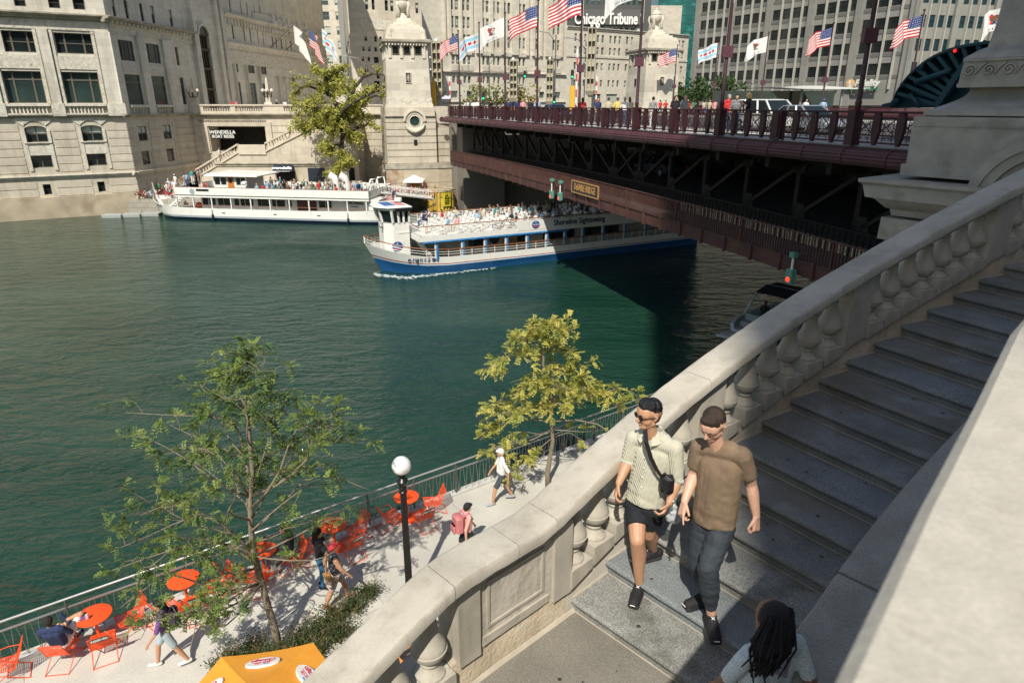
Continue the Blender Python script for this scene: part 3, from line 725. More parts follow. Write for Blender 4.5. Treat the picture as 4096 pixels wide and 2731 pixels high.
HAIRC = {'dark': (.015, .011, .009), 'brown': (.07, .04, .022), 'blonde': (.4, .27, .11), 'grey': (.3, .29, .27), 'white cap': (.75, .74, .7), 'black cap': (.015, .015, .015), 'blue cap': (.04, .1, .4), 'red cap': (.5, .04, .05)}
def C_(n): return cloth(n, COLS[n])
def H_(n): return cloth('hair_'+n.replace(' ', '_'), HAIRC[n])
def pose_joints(kind, h=1.72, ph=.0, arm=0.0):
    """joints of a figure facing +Y with its feet at z=0"""
    V = Vector; J = {}
    if kind == 'sit':
        J['pel'] = V((0, 0, .5)); J['chest'] = V((0, -.04, .92)); J['neck'] = V((0, -.02, 1.07)); J['head'] = V((0, .02, 1.22))
        for s, n in ((-1, 'L'), (1, 'R')):
            J['hip'+n] = V((s*.09, 0, .5)); J['kn'+n] = V((s*.13, .43, .5)); J['an'+n] = V((s*.12, .42, .08)); J['toe'+n] = V((s*.13, .6, .04))
            J['sh'+n] = V((s*.18, -.03, 1.0)); J['el'+n] = V((s*.25, .02, .74)); J['wr'+n] = V((s*.14, .25, .62+arm)); J['ha'+n] = V((s*.1, .33, .6+arm))
        return J
    z = h/1.72
    J['pel'] = V((0, 0, .95)); J['chest'] = V((0, .01, 1.27)); J['neck'] = V((0, .0, 1.46)); J['head'] = V((0, .03, 1.61))
    st = {'stand': .0, 'walk': .24}.get(kind, 0)
    for s, n in ((-1, 'L'), (1, 'R')):
        q = st*(s if ph >= 0 else -s)
        J['hip'+n] = V((s*.09, 0, .92)); J['kn'+n] = V((s*.1, q*.75+.03, .5)); J['an'+n] = V((s*.1, q*1.25-.02, .08+max(0, -q)*.25)); J['toe'+n] = J['an'+n]+V((s*.03, .17, -.045))
        J['sh'+n] = V((s*.19, 0, 1.41)); J['el'+n] = V((s*.25, -q*.5-.02, 1.13)); J['wr'+n] = V((s*.25, -q*.9+.08, .88)); J['ha'+n] = V((s*.24, -q*1.0+.1, .79))
    if arm:
        for n in ('L', 'R'): s = -1 if n == 'L' else 1; J['el'+n] = V((s*.26, .16, 1.2)); J['wr'+n] = V((s*.1, .3, 1.22+arm)); J['ha'+n] = V((s*.06, .33, 1.3+arm))
    for k in J: J[k] = J[k]*z
    return J
SMALL = {}
def small_mesh(kind, ph, arm, hat, longh, shorts, fat):
    k = (kind, ph, arm, hat, longh, shorts, fat)
    if k in SMALL: return SMALL[k]
    J = pose_joints(kind, 1.72, ph, arm); mb = MB(); f = fat
    for n in ('L', 'R'):
        mb.mat(2); k1 = J['hip'+n]; k2 = J['kn'+n]; k3 = J['an'+n]
        mb.tube([k1, k2], [.085*f, .062*f], 6)
        mb.mat(0 if shorts else 2); mb.tube([k2, k3], [.06*f, .04], 6)
        mb.mat(4); mb.tube([k3+Vector((0, -.05, -.03)), J['toe'+n]], [.045, .04], 5)
        mb.mat(1); mb.tube([J['sh'+n], J['el'+n]], [.055*f, .045*f], 6)
        mb.mat(0); mb.tube([J['el'+n], J['wr'+n], J['ha'+n]], [.04, .03, .035], 5)
    mb.mat(1); P_, C2, N_ = J['pel'], J['chest'], J['neck']
    def ring(c, a, b): return [(c.x+a*f*cos(2*pi*i/10), c.y+b*f*sin(2*pi*i/10), c.z) for i in range(10)]
    mb.loft([ring(P_+Vector((0, 0, -.06)), .15, .1), ring(P_+Vector((0, 0, .08)), .15, .1), ring(P_.lerp(C2, .5), .14, .09), ring(C2, .17, .11), ring(C2+(N_-C2)*.75, .17, .08), ring(N_, .06, .06)], True, True)
    mb.mat(2); mb.loft([ring(P_+Vector((0, 0, -.1)), .12, .1), ring(P_+Vector((0, 0, .03)), .158, .108)], True, True)
    mb.mat(0); mb.tube([N_-Vector((0, 0, .02)), N_.lerp(J['head'], .5)], .05, 6); mb.ball(J['head'][:], .1, 9, 7, (.8, .95, 1.15))
    mb.mat(3); h = J['head']
    mb.ball((h.x, h.y-.018, h.z+.025), .108, 9, 6, (.86, .92, 1.02))
    if hat: mb.loft([[(h.x+.075*cos(pi*i/6), h.y+.07+.12*sin(pi*i/6), h.z+.045-.0*q) for i in range(7)]+[(h.x-.07, h.y+.04, h.z+.045), (h.x+.07, h.y+.04, h.z+.045)] for q in (0, 1)], True, True); mb.f.pop(); mb.m.pop()
    if longh: mb.ball((h.x, h.y-.06, h.z-.1), .1, 8, 6, (.9, .6, 1.5))
    me = mb.build('person', [SK[0]]*5, None, 50).data
    for o in [x for x in bpy.data.objects if x.data == me]: bpy.data.objects.remove(o)
    SMALL[k] = me; return me
PR = random.Random(5)
def small_person(loc, az, label, kind='stand', top=None, bottom=None, hair=None, skin=None, sc=1.0, arm=0, longh=None, group=None, ph=1, shorts=None, fat=None):
    """az: direction the figure faces, degrees clockwise from +Y"""
    top = top or PR.choice(['white', 'white', 'white', 'black', 'black', 'light blue', 'light blue', 'navy', 'grey', 'grey', 'pink', 'red', 'teal', 'beige', 'beige', 'green', 'brown'])
    bottom = bottom or PR.choice(['denim', 'black', 'navy', 'beige', 'grey', 'white']); hair = hair or PR.choice(['dark', 'dark', 'brown', 'blonde', 'grey', 'white cap', 'brown'])
    skin = PR.choice([0, 0, 1, 1, 2]) if skin is None else skin
    longh = (PR.random() < .4 and 'cap' not in hair) if longh is None else longh
    shorts = PR.random() < .4 if shorts is None else shorts
    fat = PR.choice([1.0, 1.15, 1.3]) if fat is None else fat
    o = bpy.data.objects.new('person', small_mesh(kind, ph, arm, 'cap' in hair, longh, shorts, fat)); COL.objects.link(o)
    o.location = loc; o.rotation_euler = (0, 0, -radians(az)); o.scale = (sc, sc, sc)
    for i, m in enumerate((SK[skin], C_(top), C_(bottom), H_(hair), C_('white' if PR.random() < .5 else 'black'))): o.material_slots[i].link = 'OBJECT'; o.material_slots[i].material = m
    lb = label.replace('{}', '%s top, %s%s' % (top, hair, '' if 'cap' in hair else ' hair')); return tag(o, lb, 'person', group)
# ----- larger figures: one voxel-merged surface -----
def caps_mesh(caps, voxel, smooth=4, disp=0):
    mb = MB()
    for c in caps:
        a, r0, b, r1 = Vector(c[0]), c[1], Vector(c[2]), c[3]; el = c[5] if len(c) > 5 else 1.0; flat = len(c) > 6 and c[6]
        if (b-a).length > 1e-4: mb.tube([a, b], [r0, r1], 12, True, el)
        if not flat:
            mb.ball(a[:], r0, 12, 8); mb.ball(b[:], r1, 12, 8)
    o = mb.build('tmp', [M_BLK]); md = o.modifiers.new('r', 'REMESH'); md.mode = 'VOXEL'; md.voxel_size = voxel; md.adaptivity = 0
    if smooth: sm = o.modifiers.new('s', 'SMOOTH'); sm.iterations = smooth; sm.factor = .6
    COL.objects.unlink(o); me = bake(o); old = o.data
    bpy.data.objects.remove(o); bpy.data.meshes.remove(old); me.materials.clear(); return me
def seg_d(p, a, b):
    ab = b-a; L2 = ab.length_squared
    t = 0 if L2 < 1e-9 else max(0, min(1, (p-a).dot(ab)/L2)); return (p-(a+ab*t)).length, t
def classify(me, caps, mats):
    """paint each face by the nearest limb piece"""
    for m in mats: me.materials.append(m)
    C = [(Vector(c[0]), c[1], Vector(c[2]), c[3], c[4]) for c in caps]; idx = []
    for p in me.polygons:
        c = p.center; best = (9, 0)
        for a, r0, b, r1, tg in C:
            d, t = seg_d(c, a, b); d -= lerp(r0, r1, t)
            if d < best[0]: best = (d, tg)
        idx.append(best[1])
    me.polygons.foreach_set('material_index', idx); me.polygons.foreach_set('use_smooth', [True]*len(idx)); me.update()
def body_caps(J, g=1.0, sleeve=.5, shorts=True, hair='short', tags=(0, 1, 2, 3, 4), belly=0, skirt=False):
    S, T, B, H, F = tags; c = []; V = Vector
    up = (J['neck']-J['pel']).normalized(); side = (J['shR']-J['shL']).normalized(); fw = up.cross(side)*1.0
    if fw.dot(J['toeR']-J['anR']) < 0: fw = -fw
    w = .085*g
    for q in (-1, -.35, .35, 1): c.append((J['pel']+side*q*.07*g+up*.04, .085*g, J['chest']+side*q*.09*g, .09*g, T))
    c.append((J['pel'].lerp(J['chest'], .3)+fw*(.02+belly), .1*g+belly*.5, J['chest'].lerp(J['pel'], .3)+fw*(.02+belly*.6), .1*g, T))
    c.append((J['shL'].lerp(J['neck'], .25), .068*g, J['shR'].lerp(J['neck'], .25), .068*g, T)); c.append((J['chest'], .1*g, J['neck']-up*.06, .065, T))
    c.append((J['pel']-side*.06*g-up*.03, .1*g, J['pel']+side*.06*g-up*.03, .1*g, B))
    c.append((J['neck']-up*.05, .05, J['head']-up*.05, .046, S))
    hd = J['head']; c.append((hd-up*.035+fw*.02, .068, hd+up*.03+fw*.012, .08, S)); c.append((hd+fw*.085-up*.01, .012, hd+fw*.098-up*.03, .016, S)); c.append((hd-up*.085+fw*.045, .035, hd-up*.08+fw*.055, .035, S))
    if hair: c.append((hd+up*.03-fw*.02, .09, hd+up*.045+fw*.0, .088, H)); c.append((hd-fw*.045-up*.01, .07, hd-fw*.04-up*.04, .055, H))
    if hair == 'long':
        c.append((hd-fw*.07, .075, hd-fw*.1-up*.22, .07, H))
    if hair == 'cap': c.append((hd+up*.055+fw*.08, .05, hd+up*.035+fw*.13, .02, H, .3))
    for n, s in (('L', -1), ('R', 1)):
        sh, el, wr, ha = J['sh'+n], J['el'+n], J['wr'+n], J['ha'+n]
        m = sh.lerp(el, sleeve*2) if sleeve <= .5 else el
        c.append((sh, .056*g, m, .05*g, T)) if sleeve > 0 else None
        c.append((sh, .05*g, el, .04*g, S)); 
        if sleeve > .5: c.append((el, .046*g, el.lerp(wr, (sleeve-.5)*2), .04*g, T))
        c.append((el, .04*g, wr, .027, S)); c.append((wr, .026, ha, .032, S))
        hp, kn, an, to = J['hip'+n], J['kn'+n], J['an'+n], J['toe'+n]
        c.append((hp, .088*g, hp.lerp(kn, .75 if shorts else 1), (.078 if shorts else .062)*g, B)); c.append((hp, .08*g, kn, .056*g, S if shorts else B))
        c.append((kn, .054*g, kn.lerp(an, .4), .053*g, S if shorts else B)); c.append((kn.lerp(an, .4), .053*g, an, .036 if shorts else .045, S if shorts else B))
        c.append((an-V((0, 0, .035)), .042, to, .038, F)); c.append((an-V((0, 0, .035))-(to-an).normalized()*.05, .04, an-V((0, 0, .03)), .042, F))
    return c
def figure(loc, az, label, J, mats, g=1.0, sleeve=.5, shorts=True, hair='short', voxel=.016, extra=None, belly=0, name='person', sc=1.0):
    caps = body_caps(J, g, sleeve, shorts, hair, belly=belly)
    if extra: caps += extra
    me = caps_mesh(caps, voxel, 3); classify(me, caps, mats); me.name = name
    o = bpy.data.objects.new(name, me); COL.objects.link(o); o.location = loc; o.rotation_euler = (0, 0, -radians(az)); o.scale = (sc,)*3
    return tag(o, label, 'person')
def rwaz(deg): return RWA+deg   # direction relative to walking right along the river
def riverwalk_people():
    V = Vector
    # man in navy sitting, legs crossed up
    J = pose_joints('sit'); J['pel'] = V((0, -.05, .5)); J['chest'] = V((0, -.2, .9)); J['neck'] = V((0, -.24, 1.06)); J['head'] = V((0, -.2, 1.2))
    for n, s in (('L', -1), ('R', 1)): J['sh'+n] = V((s*.19, -.22, 1.0)); J['el'+n] = V((s*.27, -.08, .76)); J['wr'+n] = V((s*.12, .16, .72)); J['ha'+n] = V((s*.06, .22, .76))
    J['knR'] = V((.3, .42, .78)); J['anR'] = V((-.02, .5, .62)); J['toeR'] = V((-.12, .5, .78)); J['knL'] = V((-.1, .42, .55)); J['anL'] = V((.02, .62, .1)); J['toeL'] = V((.06, .8, .05))
    figure(rwp(.72, .58), rwaz(-68), 'person in a navy T-shirt sitting with crossed legs at lower left', J, [SK[1], C_('navy'), C_('white'), H_('dark'), C_('navy')], 1.05, .5)
    J = pose_joints('walk', 1.68, 1)
    figure(rwp(2.5, 2.02), rwaz(195), 'person walking in a purple T-shirt and pale denim shorts behind leaves', J, [SK[1], C_('purple'), cloth('pale_denim', (.35, .42, .45)), H_('dark'), C_('white')], 1.0, .5, True, 'long')
    o = MB().bevbox(-.15, .15, -.28, -.12, 1.0, 1.4, .05).build('dark_backpack', mat('backpack_purple', (.05, .025, .06), .7), None, False, rwp(2.5, 2.02), -radians(rwaz(195))); tag(o, 'small dark purple backpack on the walker in the purple shirt', 'backpack')
    J = pose_joints('sit'); J['head'] += V((0, .05, -.04)); J['knR'] += V((0, .05, .02))
    figure(rwp(5.5, .42), rwaz(180), 'person in dark clothes and grey trousers sitting at the table behind the trunk', J, [SK[1], C_('black'), C_('grey'), H_('dark'), C_('white')], 1.0, .9, False, 'long')
    J = pose_joints('stand', 1.62, 1, .12)
    figure(rwp(5.88, 1.55), rwaz(15), 'person in a black top and cropped blue jeans standing with arms raised to the face', J, [SK[1], C_('black'), cloth('blue_jeans', (.03, .13, .24)), H_('dark'), C_('black')], 1.15, .4, False, 'long')
    J = pose_joints('walk', 1.64, -1); 
    figure(rwp(5.95, 2.3), rwaz(5), 'person in a red cap and dark flowered sleeveless top seen from behind', J, [SK[1], mat('floral_black', (.012, .014, .03), .8, col2=(.6, .58, .5), c2s=22, c2t=.56), mat('floral_white', (.6, .5, .45), .8, col2=(.25, .1, .12), c2s=18, c2t=.55), H_('red cap'), SK[1]], 1.22, 0, True, 'cap')
    bg = empty('shoulder_bag', rwp(5.95, 2.3)[:], -radians(rwaz(5)), 'tan shoulder bag with a patterned pouch hanging at the hip of the red-capped person', 'bag')
    MB().bevbox(.02, .3, -.26, -.14, .72, .93, .03).build('pouch', mat('floral_pouch', (.6, .52, .45), .7, col2=(.35, .15, .18), c2s=25, c2t=.55), bg); MB().bevbox(.0, .32, -.27, -.13, .92, .97, .01).build('flap', mat('tan_leather', (.4, .2, .07), .5), bg)
    MB().tube([(.1, -.2, .97), (-.1, -.2, 1.2), (-.17, -.06, 1.42), (-.16, .1, 1.4)], .014, 6).build('strap', mat('tan_leather', (.4, .2, .07), .5), bg)
    J = pose_joints('walk', 1.66, 1)
    figure(rwp(9.22, 2.75), rwaz(8), 'person in a black cap and pink sleeveless top partly hidden by the balustrade', J, [SK[0], C_('pink'), C_('black'), cloth('hair_black_cap', HAIRC['black cap']), C_('white')], 1.1, 0, True, 'cap')
    o = empty('backpack', rwp(9.22, 2.75)[:], -radians(rwaz(8)), 'dusty pink backpack worn by the person in the black cap', 'backpack'); pk = mat('pink_nylon', (.5, .17, .17), .45, bump=.3, bs=12)
    MB().bevbox(-.17, .17, -.34, -.12, .93, 1.42, .05).build('bag_body', pk, o, 40); MB().bevbox(-.13, .13, -.4, -.33, .96, 1.18, .03).build('front_pocket', pk, o, 40); MB().tube([(-.12, -.14, 1.4), (-.13, .02, 1.46), (-.12, .11, 1.25)], .025, 6).build('strap', pk, o, True); MB().tube([(.12, -.14, 1.4), (.13, .02, 1.46), (.12, .11, 1.25)], .025, 6).build('strap', pk, o, True)
    J = pose_joints('walk', 1.76, -1)
    figure(rwp(11.4, 1.15), rwaz(205), 'person in a white cap and white T-shirt walking by the railing', J, [SK[1], C_('white'), cloth('slate', (.05, .06, .08)), H_('white cap'), cloth('grey_shoe', (.3, .34, .38))], 1.05, .5, True, 'cap', belly=.02)
riverwalk_people()

# ----- the two men on the stairs and the woman beside the wall -----
def Q6(x, y, d): return aty(2300+x/1.4933, 1500+y/1.4933, d)
def hand(caps, wr, ha, side, palm_n, curl, r=.0085, tag_=0):
    """palm and five fingers: side = thumb direction, palm_n = towards the palm"""
    d = (ha-wr).normalized(); side = (side-d*side.dot(d)).normalized(); n = (palm_n-d*palm_n.dot(d)-side*palm_n.dot(side)).normalized()
    L_ = .095
    for q in (-.028, -.01, .01, .028): caps.append((wr+d*.01+side*q*.7, .016, wr+d*L_+side*q, .0125, tag_))
    for i, (q, l) in enumerate(((.031, .072), (.011, .082), (-.009, .076), (-.028, .06))):
        b = wr+d*L_+side*q; cu = curl[i] if hasattr(curl, '__len__') else curl
        a1 = (d*cos(cu*.8)+n*sin(cu*.8)); a2 = (d*cos(cu*1.9)+n*sin(cu*1.9)); a3 = (d*cos(cu*2.7)+n*sin(cu*2.7))
        p1 = b+a1*l*.45; p2 = p1+a2*l*.32; p3 = p2+a3*l*.25
        caps.append((b, r*1.1, p1, r, tag_)); caps.append((p1, r, p2, r*.92, tag_)); caps.append((p2, r*.92, p3, r*.8, tag_))
    t0 = wr+d*.03+side*.03; t1 = t0+(side*.55+d*.75+n*.25).normalized()*.042; t2 = t1+(side*.1+d*.85+n*.5).normalized()*.034
    caps.append((t0, .015, t1, .0115, tag_)); caps.append((t1, .011, t2, .0092, tag_))
def man(J, face, up, sk, hairm, label, cfg):
    V = Vector; t = empty('person', J['base'][:], 0, label, 'person'); O = Vector(J['base'])
    side = (J['shL']-J['shR']).normalized(); tup = (J['neck']-J['pel']).normalized(); tf = side.cross(tup).normalized()
    if tf.dot(face) < 0: tf = -tf
    c = []
    for n in ('L', 'R'):
        s = 1 if n == 'L' else -1
        sh, el, wr, ha = J['sh'+n], J['el'+n], J['wr'+n], J['ha'+n]
        c += [(sh, .055, sh.lerp(el, .5), .051, 0), (sh.lerp(el, .5), .051, el, .042, 0), (el, .042, el.lerp(wr, .3), .0455, 0), (el.lerp(wr, .3), .0455, wr, .028, 0)]
        hand(c, wr, ha, J['thumb'+n], J['palm'+n], J['curl'+n])
        kn, an, to, hp = J['kn'+n], J['an'+n], J['toe'+n], J['hip'+n]
        calf = -tf
        c += [(hp, .09, kn, .062, 0), (kn, .06, kn.lerp(an, .33)+calf*.018, .064, 0), (kn.lerp(an, .33)+calf*.018, .064, kn.lerp(an, .72), .045, 0), (kn.lerp(an, .72), .045, an, .038, 0), (kn+tf*.012, .05, kn+tf*.012, .05, 0), (an, .036, an-V((0, 0, .05)), .04, 0)]
    c += [(J['pel'], .08, J['chest'], .07, 0), (J['neck']-tup*.07, .058, J['head']-up*.06, .054, 0), (J['shR'].lerp(J['neck'], .1), .035, J['shL'].lerp(J['neck'], .1), .035, 0)]
    hd = J['head']; f = face.normalized(); hs = f.cross(up).normalized(); u = hs.cross(f).normalized()
    def hp_(a, b, cc): return hd+hs*a*.93+f*b*.94+u*cc*.95
    c += [(hp_(0, -.03, .03), .084, hp_(0, .02, .035), .078, 0), (hp_(-.018, .035, .03), .058, hp_(.018, .035, .03), .058, 0), (hp_(-.022, .03, -.03), .05, hp_(.022, .03, -.03), .05, 0),
          (hp_(-.015, .05, -.085), .03, hp_(.015, .05, -.085), .03, 0), (hp_(-.045, -.005, -.06), .03, hp_(-.02, .05, -.085), .026, 0), (hp_(.045, -.005, -.06), .03, hp_(.02, .05, -.085), .026, 0),
          (hp_(0, .092, .015), .009, hp_(0, .112, -.022), .0135, 0), (hp_(-.012, .1, -.026), .009, hp_(.012, .1, -.026), .009, 0), (hp_(-.02, .086, .03), .014, hp_(-.045, .068, .03), .014, 0), (hp_(.02, .086, .03), .014, hp_(.045, .068, .03), .014, 0),
          (hp_(-.016, .082, -.052), .0085, hp_(.016, .082, -.052), .0085, 0), (hp_(-.013, .08, -.063), .009, hp_(.013, .08, -.063), .009, 0), (hp_(0, .075, -.095), .016, hp_(0, .075, -.095), .016, 0)]
    for s in (-1, 1): c += [(hp_(s*.083, -.01, .02), .011, hp_(s*.088, -.022, .0), .012, 0), (hp_(s*.088, -.022, .0), .012, hp_(s*.082, -.008, -.025), .008, 0)]
    def put(name, caps, vox, mats, sm=4, par=t, cls=False, warp=None):
        me = caps_mesh([(Vector(q[0])-O, q[1], Vector(q[2])-O, q[3])+tuple(q[4:]) for q in caps], vox, sm)
        if warp:
            vs_ = [(v.co.copy(), v.normal.copy()) for v in me.vertices]; me.vertices.foreach_set('co', [x for a, b in vs_ for x in warp(a, b)]); me.update()
        if cls: classify(me, [(Vector(q[0])-O, q[1], Vector(q[2])-O, q[3], q[4]) for q in caps], mats)
        else:
            me.materials.append(mats); me.polygons.foreach_set('use_smooth', [True]*len(me.polygons))
        me.name = name; o = bpy.data.objects.new(name, me); COL.objects.link(o); o.parent = par; return o
    body = put('body', c, .0055, sk, 3)
    # eyes, brows, lips
    eb = MB()
    for s in (-1, 1):
        e = MB(); e.ball((hp_(s*.031, .078, .008)-O)[:], .0125, 10, 8); e.build('eye', mat('eye_white', (.7, .68, .65), .2), body, True)
        e = MB(); e.ball((hp_(s*.031, .0855, .007)-O)[:], .0062, 8, 6); e.build('iris', mat('dark_iris', (.02, .012, .008), .2), body, True)
        eb.tube([(hp_(s*.013, .1, .03)-O)[:], (hp_(s*.032, .094, .036)-O)[:], (hp_(s*.052, .076, .028)-O)[:]], [.003, .0045, .0025], 6)
    eb.build('eyebrows', hairm, body, True)
    MB().tube([(hp_(-.022, .083, -.058)-O)[:], (hp_(-.008, .093, -.055)-O)[:], (hp_(.008, .093, -.055)-O)[:], (hp_(.022, .083, -.058)-O)[:]], [.002, .005, .005, .002], 6).build('lips', mat('lip', (.42, .17, .13), .5), body, True)
    # hair
    hc = cfg['hair'](hp_)
    def hw(co, nrm):
        q = co*1.0; return co+nrm*(.0012*noise.noise(q*50)+.0022*noise.noise(Vector((q.x*30, q.y*30, q.z*70))))
    put('hair', hc, .005, hairm, 3, warp=hw)
    # shirt
    sc_ = []
    up_ = tup; P0 = J['pel']-up_*cfg.get('hem', .06); C0 = J['chest']
    for q in (-1, -.5, 0, .5, 1): sc_.append((P0+side*q*.066+tf*(.03*(1-abs(q))), .097, C0+side*q*.074+tf*(.02*(1-abs(q))), .09, 0, 1.0, True))
    for q in (-1, -.5, 0, .5, 1): sc_.append((C0+side*q*.074+tf*(.02*(1-abs(q))), .09, C0+up_*.05+side*q*.078, .086, 0))
    sc_ += [(J['shR']+side*.015, .062, J['shL']-side*.015, .062, 0), (J['shR'].lerp(J['neck'], .5), .062, J['neck']-up_*.035, .07, 0), (J['shL'].lerp(J['neck'], .5), .062, J['neck']-up_*.035, .07, 0)]
    for n in ('L', 'R'):
        sh, el, wr = J['sh'+n], J['el'+n], J['wr'+n]; sl = cfg['sleeve']
        if sl > 1: e2 = el.lerp(wr, sl-1); sc_ += [(sh, .065, el, .057, 0), (el, .057, e2, .053, 0, 1, True)]; cu = (el.lerp(wr, sl-1-.2), .058, e2, .058)
        else: e2 = sh.lerp(el, sl); sc_ += [(sh, .062, sh, .062, 0), (sh, .064, e2, .062, 0, 1, True)]
    def sw(co, nrm):
        h = (co-(J['pel']-O)).dot(tup)
        q_ = co.x*tup.z-co.z*.35; k = .002+.004*noise.noise(Vector((q_*8, co.y*8, co.z*8+q_*9)))+.002*noise.noise(co*26)+.008*max(0, 1-h*3.5)*noise.noise(Vector((co.x*10, co.y*10, co.z*20)))
        return co+nrm*k
    sh_o = put('shirt', sc_, .0085, cfg['shirt'], 3, warp=sw)
    if cfg['sleeve'] > 1:
        for n in ('L', 'R'):
            el, wr = J['el'+n], J['wr'+n]; a = el.lerp(wr, cfg['sleeve']-1-.17); b = el.lerp(wr, cfg['sleeve']-1+.02)
            MB().tube([(a-O)[:], (b-O)[:]], [.06, .058], 18).build('rolled_cuff', cfg['cuff'], sh_o, True)
        # collar
        nk = J['neck']; N = 14; mb = MB(); R = []
        for i in range(N+1):
            a = lerp(.35, 2*pi-.35, i/N)+atan2(tf.y, tf.x); d = V((cos(a), sin(a), 0)); fr = max(0, d.dot(tf))
            R.append([(nk+d*.066+up_*(.035-.04*fr)-O)[:], (nk+d*.074+up_*(.05-.045*fr)-O)[:], (nk+d*(.11+.02*fr)+up_*(.006-.05*fr)-O)[:]])
        mb.loft(R, closed=False); mb.build('collar', cfg['shirt'], sh_o)
        mb = MB()
        for i in range(6): p = J['neck'].lerp(J['pel'], .12+i*.15)+tf*(.118 if i else .1); mb.ball((p-O)[:], .006, 6, 4)
        mb.build('buttons', M_WHT, sh_o)
    else:
        nk = J['neck']; N = 20
        MB().tube([(nk+V((cos(2*pi*i/N), sin(2*pi*i/N), 0))*.068-up_*(.012+.045*max(0, V((cos(2*pi*i/N), sin(2*pi*i/N), 0)).dot(tf)))-O)[:] for i in range(N+1)], .006, 6).build('neckband', cfg['shirt'], sh_o, True)
    # shorts / trousers
    tr = []; hem = cfg['leg']
    tr += [(J['pel']-side*.05+up_*.04, .09, J['pel']+side*.05+up_*.04, .09, 0), (J['hipR'], .1, J['hipL'], .1, 0), (J['pel']-up_*.02-tf*.03, .11, J['pel']-up_*.06-tf*.02, .1, 0)]
    for n in ('L', 'R'):
        hp, kn, an = J['hip'+n], J['kn'+n], J['an'+n]
        if hem < 1: e2 = hp.lerp(kn, hem); tr += [(hp, .1, e2, .092, 0, 1, True), (hp, .1, hp, .1, 0)]
        else: tr += [(hp, .1, kn, .078, 0), (kn, .078, kn.lerp(an, .4), .08, 0), (kn+tf*.014, .066, kn+tf*.014, .066, 0), (kn.lerp(an, .4), .08, kn.lerp(an, .86), .046, 0, 1, True)]
    def tw(co, nrm): return co+nrm*(.007*noise.noise(Vector((co.x*10, co.y*10, co.z*22)))+.003*noise.noise(co*40))
    put('shorts' if hem < 1 else 'trousers', tr, .0085, cfg['pants'], 3, warp=tw)
    for n in ('L', 'R'):
        an, to = J['an'+n], J['toe'+n]; d = (to-an); d.z = 0; d.normalize(); sd = V((d.y, -d.x, 0)); g = J['ground'+n]
        A = V((an.x, an.y, g)); s_ = [(A-d*.06+V((0, 0, .05)), .045, A+d*.06+V((0, 0, .062)), .048, 0), (A+d*.06+V((0, 0, .055)), .049, A+d*.18+V((0, 0, .042)), .044, 0), (A+d*.08+sd*.016+V((0, 0, .04)), .04, A+d*.18+sd*.01+V((0, 0, .038)), .038, 0), (A+V((0, 0, .05)), .045, A+V((0, 0, .09)), .043, 0)]
        so = [(A-d*.075+V((0, 0, .014)), .022, A+d*.03+V((0, 0, .014)), .02, 1)]
        for q in (-.03, 0, .03): so += [(A-d*.055+sd*q+V((0, 0, .014)), .022, A+d*.195+sd*q*.8+V((0, 0, .018)), .024, 1)]
        o = put('shoe', s_+so, .006, [cfg['shoe'], cfg['sole']], 2, cls=True)
        mk = A+d*.05+V((0, 0, .113)); e = MB(); e.tube([(mk-sd*.012-O)[:], (mk+d*.02+sd*.012-V((0, 0, .006))-O)[:]], .003, 4); e.tube([(mk+sd*.012-O)[:], (mk+d*.02-sd*.012-V((0, 0, .006))-O)[:]], .003, 4); e.build('shoe_mark', M_WHT, o)
        e = MB(); m2 = A+d*.228+V((0, 0, .05)); e.tube([(m2-sd*.02-O)[:], (m2+sd*.02-O)[:]], .004, 4); e.build('toe_mark', M_WHT, o)
    return t, hp_, tf, side, tup, O
def striped_material():
    m = mat('striped_cotton', (.62, .6, .5), .85, var=.05, vs=8); nt = m.node_tree; N = nt.nodes; L = nt.links; b = N['Principled BSDF']
    tc = N.new('ShaderNodeTexCoord'); mp = N.new('ShaderNodeMapping'); mp.inputs['Rotation'].default_value = (0, radians(8), radians(-20)); L.new(tc.outputs['Object'], mp.inputs[0])
    w = N.new('ShaderNodeTexWave'); w.bands_direction = 'X'; w.inputs['Scale'].default_value = 40; w.inputs['Distortion'].default_value = .8; w.inputs['Detail'].default_value = 1; L.new(mp.outputs[0], w.inputs[0])
    r = N.new('ShaderNodeValToRGB'); r.color_ramp.elements[0].position = .5; r.color_ramp.elements[0].color = (1, 1, 1, 1); r.color_ramp.elements[1].position = .72; r.color_ramp.elements[1].color = (.5, .48, .36, 1); L.new(w.outputs[0], r.inputs[0])
    mx = N.new('ShaderNodeMixRGB'); mx.blend_type = 'MULTIPLY'; mx.inputs[0].default_value = 1; s = b.inputs['Base Color'].links[0].from_socket; L.new(s, mx.inputs[1]); L.new(r.outputs[0], mx.inputs[2]); L.new(mx.outputs[0], b.inputs['Base Color']); return m
